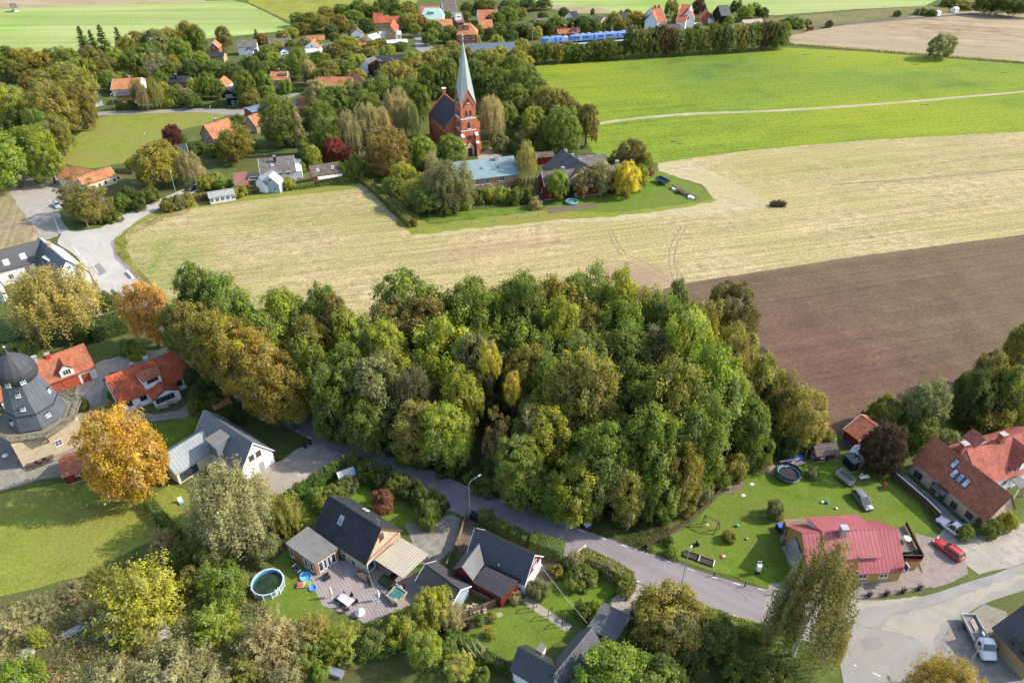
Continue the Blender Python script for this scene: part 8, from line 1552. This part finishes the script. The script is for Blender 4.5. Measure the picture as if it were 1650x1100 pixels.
one(MB().lathe([(.3, 0), (.42, .55), (.42, .6), (.3, .58)], 12).blob((0, 0, .7), .35, 8, 1), 'flower_pot', [BLK, plain('pot_plant', PAL['md'])], 'black pot with a plant between the swing and the road', 'flower pot', 1124, 878)
o = th('garden_lantern', 'tall white cabinet with wire top on a dark stand near the road fence', 'cabinet', 1220, 924); MB().box(-.3, .3, -.3, .3, .9, 2.0).build('cabinet', T_WHITE, o); [MB().box(sx * .22 - .05, sx * .22 + .05, -.2, .2, 0, .9).build('leg', BLK, o) for sx in (-1, 1)]; b = MB(); [b.bar((sx * .28, sy * .28, 2.0), (sx * .28, sy * .28, 2.6), .05) for sx in (-1, 1) for sy in (-1, 1)]; b.bar((-.3, -.28, 2.6), (.3, -.28, 2.6), .05).bar((-.3, .28, 2.6), (.3, .28, 2.6), .05); b.build('wire_top', T_WHITE, o)
o = th('kettle_grill', 'orange-red round grill on three legs on the lawn by the white-railed fence', 'grill', 1425, 785); MB().blob((0, 0, .75), (.42, .42, .3), 12, 0, 1, 0).build('bowl', plain('grill_red', (.5, .08, .04)), o); [MB().bar((0, 0, .7), (.4 * math.cos(a), .4 * math.sin(a), 0), .05).build('leg', METAL, o) for a in (0, 2.1, 4.2)]
o = th('play_table', 'pink and white plastic play table on the lawn beside the black shed', 'play table', 1391, 772, .2); MB().box(-.9, .9, -.3, .3, .6, .72).build('tabletop', T_WHITE, o); MB().blob((-.5, .3, .95), (.35, .3, .3), 8).build('toy', plain('toy_pink2', (.55, .2, .25)), o); [MB().box(sx * .6 - .08, sx * .6 + .08, -.15, .15, 0, .6).build('leg', plain('leg_orange', (.5, .22, .05)), o) for sx in (-1, 1)]
k = MB(); q = random.Random(5); [k.bar((q.uniform(-2.5, -.5), q.uniform(-.9, .9), .1 + .09 * i), (q.uniform(1, 3), q.uniform(-.9, .9), .12 + .09 * i), .22, .07) for i in range(12)]; one(k, 'timber_pile', plain('grey_planks', (.24, .21, .19), .9, .1, .25), 'pile of grey planks behind the large trampoline', 'timber pile', 1275, 750, rad(20))
one(MB().prism([(-.8, 0), (.9, 0), (.5, .9), (-.3, 1.0)], -1.6, 1.6, 'x'), 'tarpaulin', plain('tarp_blue', (.03, .1, .42), .5), 'bright blue tarpaulin over the plank pile', 'tarpaulin', 1278, 742, rad(15)); one(MB().prism([(-.6, 0), (.7, 0), (.3, .8), (-.3, .8)], -.8, .8, 'x'), 'tarpaulin', plain('tarp_blue', (.03, .1, .42), .5), 'blue tarpaulin heap between the playhouse and red tiled shed', 'tarpaulin', 1369, 714, 0)
o = one(MB().box(-.9, .9, -.06, .06, 0, 2.1).box(-.7, .7, -.08, -.065, .2, 1.9, 1), 'door_panel', [FG, GLASS], 'old glazed door leaning against the red playhouse', 'door', 1298, 735, rad(60))
one(MB().blob((0, 0, .1), (1.6, 1.3, .9), 12, 0, 3, .2), 'soil_heap', plain('soil_heap', (.25, .19, .13), .95, .1, .35, 3), 'heap of pale soil and twigs left of the large trampoline', 'soil heap', 1238, 757)
# left end of the ochre house
tp = MB(); vs = []; 
for i in range(7):
    for j in range(5): vs.append(((-3.0 + 1.0 * i) * (1 - .13 * j) + .1 * math.sin(j * 2 + i), -.25 - .16 * (4 - j) + .1 * math.sin(i * 1.7 + j), 4.3 * j / 4 * (1 - .02 * i)))
tp.add(vs, [(i * 5 + j, (i + 1) * 5 + j, (i + 1) * 5 + j + 1, i * 5 + j + 1) for i in range(6) for j in range(4)], 0, None, True); h = HOUSE_PINK; aa, ang_ = h.face('A'); 
t = tp.build('tarpaulin', tarp); t.matrix_world = h.M @ Matrix.Translation((aa.x, -.3, 0)) @ Matrix.Rotation(ang_, 4, 'Z'); tag(t, 'grey tarpaulin hung over the left gable of the ochre house', 'tarpaulin')
one(MB().box(-.45, .45, -.45, .45, 0, 1.1).box(-.4, .4, -.47, -.452, .6, 1.0, 1), 'appliance', [METAL, BLK], 'pale grey appliance standing outside the ochre house gable', 'appliance', 1262, 872, .2); one(MB().box(-.5, .5, -.6, .6, 0, .9).box(-.45, .45, -.5, .5, .9, 1.1, 1), 'cart', [BLK, plain('box_blue2', (.05, .14, .5))], 'dark cart with a blue box beside the brown annex', 'cart', 1256, 853, .2)
k = MB(); [k.bar((i * .25, 0, 0), (i * .25 + .5, .9, 2.0), .12, .05) for i in range(4)]; one(k, 'leaning_boards', FG, 'loose boards leaning beside the grey tarpaulin', 'boards', 1270, 896, 1.2)
for lb, x, y in (('dark spiky planter on the edge paving, the leftmost of four', 1400, 960), ('dark spiky planter on the edge paving, second of four from the left', 1428, 958), ('dark spiky planter on the edge paving, third of four from the left', 1455, 954), ('dark spiky planter on the edge paving, the rightmost of four', 1481, 949)):
    k = MB().lathe([(.28, 0), (.36, .4), (.3, .42), (0, .38)], 10); [k.bar((0, 0, .4), (.5 * math.cos(a), .5 * math.sin(a), .95 - .2 * (i % 2)), .1, .03, 1) for i, a in enumerate([j * .57 for j in range(11)])]; one(k, 'planter', [BLK, plain('dark_plant', (.07, .04, .03))], lb, 'planter', x, y, 0, 'dark planters on the street edge')
o = th('garden_sofa', 'dark wicker sofa on the deck of the ochre house, at the front railing', 'sofa', 1462, 898, rad(5), None, 2.9); MB().box(-.7, .7, -.35, .35, 0, .4).build('seat', BLK, o); MB().box(-.7, .7, .36, .5, 0, .85).build('backrest', BLK, o)
o = th('garden_sofa', 'dark wicker corner chair on the deck of the ochre house', 'sofa', 1477, 892, rad(-80), None, 2.9); MB().box(-.5, .5, -.35, .35, 0, .4).build('seat', BLK, o); MB().box(-.5, .5, .36, .5, 0, .85).build('backrest', BLK, o)
o = th('oval_table', 'oval white table on the deck of the ochre house', 'table', 1459, 872, 0, None, 2.9); MB().lathe([(0, .7), (.6, .7), (.6, .76), (0, .76)], 16).build('tabletop', T_WHITE, o); MB().tube([(0, 0, 0), (0, 0, .7)], .06).build('leg', T_WHITE, o)
# rough corner, bottom left
def ring(label, x, y, m): one(MB().lathe([(.35, .0), (1.0, 0), (1.02, .3), (.95, .38), (.4, .38), (.35, .3)], 20), 'millstone', m, label, 'millstone', x, y)
ring('old round millstone lying in the rough grass below the big feathery shrub', 183, 1025, plain('millstone', (.34, .29, .26), .95)); ring('reddish millstone half hidden behind the grey one', 174, 1013, plain('millstone_red', (.3, .13, .1), .95)); ring('pale round stone in the rough grass near the orange bricks', 44, 1054, plain('millstone', (.34, .29, .26), .95))
k = MB().lathe([(.75, 0), (.9, .6), (.8, .6), (.7, .3), (0, .3)], 14, 0); q = random.Random(3); [k.box(-.15, .15, -.07, .07, -.05, .05, 1, Matrix.Translation((q.uniform(-.5, .5), q.uniform(-.5, .5), .5 + q.uniform(0, .3))) @ Matrix.Rotation(q.uniform(0, 3), 4, 'Z')) for _ in range(34)]; one(k, 'brick_tub', [BLK, plain('orange_bricks', (.45, .16, .07))], 'black tub heaped with orange bricks at the lower left', 'tub', 25, 1070)
k = MB(); [k.bar((-3.2, -.3 + .25 * i, .2 + .05 * i), (3.2, .5 + .22 * i, .5 + .1 * i), .26, .05) for i in range(4)]; one(k, 'plank_stack', plain('silver_planks', (.34, .35, .36), .6), 'long silvery planks lying diagonally in the rough grass', 'planks', 142, 1012, rad(28))
vs = [(-1.6 + .5 * i, -1.1 + .45 * j, .15 + .25 * math.sin(i * 1.9 + j * 1.3) ** 2) for i in range(7) for j in range(6)]; k = MB().add(vs, [(i * 6 + j, (i + 1) * 6 + j, (i + 1) * 6 + j + 1, i * 6 + j + 1) for i in range(6) for j in range(5)], 0, None, True); one(k, 'plastic_sheet', plain('plastic_sheet', (.42, .42, .42), .35, .5), 'crumpled grey plastic sheet in the rough grass', 'plastic sheet', 258, 1023, .5)
one(MB().prism([(-1.2, 0), (1.2, 0), (1.2, .5), (-1.2, .8)], -.5, .5, 'x'), 'cold_frame', [METAL], 'narrow metal cold frame at the bottom edge of the lower garden', 'cold frame', 540, 1085, 1.2)
o = th('lawn_chair', 'white and blue folding chair on the lawn below the zinc-roofed house', 'chair', 293, 811, .7); MB().box(-.35, .35, -.35, .35, .3, .36).build('seat', plain('chair_blue', (.2, .4, .6)), o); MB().prism([(.3, .36), (.36, .36), (.62, 1.1), (.56, 1.1)], -.35, .35, 'x').build('backrest', T_WHITE, o); [MB().box(sx * .3 - .03, sx * .3 + .03, -.3, .3, 0, .3).build('leg', METAL, o) for sx in (-1, 1)]
# fields and junction
k = MB(); q = random.Random(8); [k.bar((q.uniform(-2.4, 2.4), q.uniform(-1.2, 1.2), q.uniform(0, .5)), (q.uniform(-2.6, 2.6), q.uniform(-1.4, 1.4), q.uniform(.3, 1.9)), q.uniform(.05, .16)) for _ in range(150)]; structure(one(k, 'brush_heap', plain('dry_brush', (.09, .06, .042), .95, .1, .4, 2), 'dark heap of dry brushwood alone in the stubble field', 'brush heap', 1253, 332), True)
k = MB(); q = random.Random(12); [k.bar((q.uniform(-6, 6), q.uniform(-1, 1), .1), (q.uniform(-6, 6), q.uniform(-1, 1), q.uniform(.3, 1.2)), q.uniform(.08, .3)) for _ in range(26)]; [k.box(-1, 1, -.6, .6, 0, .7, 1, Matrix.Translation((x, 0, 0)) @ Matrix.Rotation(.4, 4, 'Z')) for x in (-3.5, 3.8)]; structure(one(k, 'scrap_heap', [plain('scrap_wood', (.16, .12, .08), .9, .1, .4), T_WHITE], 'heap of scrap wood and white boxes at the corner of the farm lawn', 'scrap heap', 1100, 313, heading((1085, 302), (1125, 322))[0]), True)
one(MB().box(-.9, .9, -.7, .7, .4, 1.5).box(-1.1, 1.1, -.8, .8, 1.5, 1.65, 1), 'animal_shelter', [T_RED, DW], 'small dark red animal shelter at the far end of the farm lawn', 'shelter', 1048, 283, .3)
one(MB().lathe([(0, .1), (1.9, .1), (2.0, .7), (1.9, .72), (1.8, .3)], 18), 'paddling_pool', plain('toy_teal', (.2, .45, .45), .4), 'pale turquoise paddling pool in front of the red barn doors', 'paddling pool', 921, 327); one(MB().prism([(-1, 0), (1, 0), (.8, .7), (-.8, .7)], -2.2, 2.2, 'x'), 'pool_cover', plain('white_cover', (.62, .66, .68), .4), 'white covered garden pool beside the small orange cottage', 'pool', 412, 211, .2)
one(MB().prism([(-.25, 0), (.25, 0), (.2, .75), (-.2, .75)], -2.0, 2.0, 'x'), 'road_barrier', T_WHITE, 'white concrete barrier at the bend of the road beside the stubble', 'barrier', 210, 444, heading((203, 436), (217, 452))[0])
q = random.Random(6)
for i in range(14):
    x, y = 580 + (i % 5) * 7 + q.uniform(-2, 2), 236 + (i // 5) * 7 + q.uniform(-2, 2); one(MB().box(-.4, .4, -.12, .12, 0, q.uniform(.7, 1.1)).box(-.55, .55, -.3, .3, -.05, .12), 'gravestone', plain('gravestone', (.3, .29, .27)), 'small grey gravestone in the churchyard left of the coppery tree', 'gravestone', x, y, .4, 'gravestones in the churchyard')
for i in range(16):
    x, y = 1110 + (i % 8) * 2.6 + q.uniform(-1, 1), 41 + (i // 8) * 3 - (i % 8) * .3; one(MB().box(-.9, .9, -.7, .7, 0, q.uniform(.8, 1.5)), 'stone_block', plain('pale_stone', (.6, .59, .56)), 'pale stone block in the builders yard behind the railway trees', 'stone block', x, y, q.uniform(0, 1), 'pale stone blocks in the yard')
# ---- cyclist at the junction
bk = th('bicycle', 'dark bicycle ridden by the person at the left junction', 'bicycle', 97, 382, rad(70)); wl = MB().lathe([(.34, -.02), (.36, 0), (.34, .02), (.32, 0)], 20, 0, Matrix.Rotation(math.pi / 2, 4, 'X')).mesh('wheel', RUB)
for x in (-.52, .52): o = bpy.data.objects.new('wheel', wl); COL.objects.link(o); o.parent = bk; o.location = (x, 0, .36)
b = MB(); [b.bar(a, c, .04) for a, c in (((-.52, 0, .36), (-.1, 0, .32)), ((-.1, 0, .32), (.38, 0, .85)), ((-.2, 0, .85), (.38, 0, .85)), ((-.1, 0, .32), (-.2, 0, .95)), ((-.52, 0, .36), (-.2, 0, .85)), ((.52, 0, .36), (.36, 0, 1.05)))]; b.build('frame', BLK, bk); MB().box(-.32, -.08, -.08, .08, .95, 1.0).build('saddle', BLK, bk); MB().bar((.36, -.28, 1.06), (.36, .28, 1.06), .035).build('handlebar', METAL, bk)
J = dict(pel=(-.16, 0, 1.02, .15), ch=(.0, 0, 1.4, .17), nk=(.05, 0, 1.56, .06), hd=(.08, 0, 1.72, .11), sl=(.0, .2, 1.46, .065), el=(.16, .27, 1.24, .05), wl=(.34, .25, 1.1, .04), sr=(.0, -.2, 1.46, .065), er=(.16, -.27, 1.24, .05), wr=(.34, -.25, 1.1, .04), hl=(-.12, .1, .98, .1), kl=(.2, .11, .72, .07), al=(.02, .12, .34, .05), tl=(.16, .12, .28, .045), hr=(-.12, -.1, .98, .1), kr=(.18, -.11, .86, .07), ar=(-.08, -.12, .52, .05), tr=(.07, -.12, .47, .045))
ks = list(J); ed = [('pel', 'ch'), ('ch', 'nk'), ('nk', 'hd'), ('ch', 'sl'), ('sl', 'el'), ('el', 'wl'), ('ch', 'sr'), ('sr', 'er'), ('er', 'wr'), ('pel', 'hl'), ('hl', 'kl'), ('kl', 'al'), ('al', 'tl'), ('pel', 'hr'), ('hr', 'kr'), ('kr', 'ar'), ('ar', 'tr')]
me = bpy.data.meshes.new('person'); me.from_pydata([J[k][:3] for k in ks], [(ks.index(a), ks.index(b)) for a, b in ed], []); po = bpy.data.objects.new('person', me); COL.objects.link(po); po.location = bk.location; po.rotation_euler = bk.rotation_euler
md = po.modifiers.new('skin', 'SKIN'); sv_ = me.skin_vertices[0].data if me.skin_vertices else None
if not sv_:
    bm_ = __import__('bmesh').new(); bm_.from_mesh(me); bm_.verts.layers.skin.verify(); bm_.to_mesh(me); bm_.free(); sv_ = me.skin_vertices[0].data
for i, k in enumerate(ks): sv_[i].radius = (J[k][3],) * 2; sv_[i].use_root = k == 'pel'
po.modifiers.new('sub', 'SUBSURF').levels = 1; po.modifiers['sub'].render_levels = 1
def cloth():
    m = NT('person_clothes', .85, .1); sx = m.n('ShaderNodeSeparateXYZ'); m.put(sx.inputs[0], m.co('Object')); m.base(m.ramp(m.math('DIVIDE', sx.outputs[2], 2.0), [(.0, (.02, .02, .022)), (.14, (.02, .022, .03)), (.50, (.025, .03, .05)), (.515, (.30, .36, .42)), (.775, (.30, .36, .42)), (.785, (.42, .25, .18)), (.86, (.42, .25, .18)), (.885, (.05, .035, .025))])); m.t.nodes['Color Ramp'].color_ramp.interpolation = 'CONSTANT'; return m.mat
me.materials.append(cloth()); tag(po, 'person in light blue top and dark trousers riding a bicycle at the left junction', 'person'); MB().blob((.07, 0, 1.78), (.12, .11, .1), 10).build('hair', plain('hair_brown', (.05, .035, .025)), po)
# ================================================================ say which tree is which
bpy.context.view_layer.update()
def rel(t, l):
    a, b = pix(t), pix(l); dx, dy = a[0] - b[0], a[1] - b[1]
    if abs(dx) > 1.3 * abs(dy): return 'right of' if dx > 0 else 'left of'
    return 'in front of' if dy > 0 else 'behind'
lab = {}
for o, kind, col, base, region, label, h in TREES:
    if label: o['label'] = label; continue
    noun, shp = KN[kind]; noun = noun.replace('_', ' '); size = ''
    if kind in ('bush', 'shoots'): size = 'low ' if h < 3 else ('large ' if h > 6 else '')
    cn = CN.get(col, 'autumn-tinted'); what = f"{size}{cn} {shp} {noun}".replace('drooping birch', 'birch').replace('conifer conifer', 'conifer')
    where = region
    if region in (None, 'in the village', 'around the churchyard', 'along the village street', 'round the brick cottages', 'in the parsonage garden', 'in the farmyard', 'behind the red-roofed houses on the right', 'round the gravel yard'):
        c = sorted(LAND, key=lambda l: (l[1] - base).length / (1 + .03 * l[2]))
        c = [l for l in c if (l[1] - base).length > .1][0]
        where = f"{rel(base, c[1])} {c[0]}"
    lab.setdefault((what, where), []).append((o, base))
ORD = ['first', 'second', 'third', 'fourth', 'fifth', 'sixth', 'seventh', 'eighth', 'ninth', 'tenth', 'eleventh', 'twelfth', '13th', '14th', '15th', '16th', '17th', '18th', '19th', '20th', '21st', '22nd', '23rd', '24th', '25th', '26th', '27th', '28th', '29th', '30th']
for (what, where), l in lab.items():
    l.sort(key=lambda t: pix(t[1])[0])
    for i, (o, b) in enumerate(l):
        s_ = f"{what} {where}" + ('' if len(l) == 1 else f", {ORD[i] if i < 30 else str(i + 1) + 'th'} from left")
        o['label'] = s_
        n = len(s_.split())
        if n > 16: o['label'] = ' '.join(s_.replace(' and ', ' ').replace('the ', '').split()[:16])
for o, kind, col, base, region, label, h in TREES:
    if 'group' not in o.keys():
        o['group'] = {None: 'garden trees and shrubs', 'thuja': 'thujas along the gravel drive'}.get(region, f"trees {region}" if region else 'garden trees and shrubs')
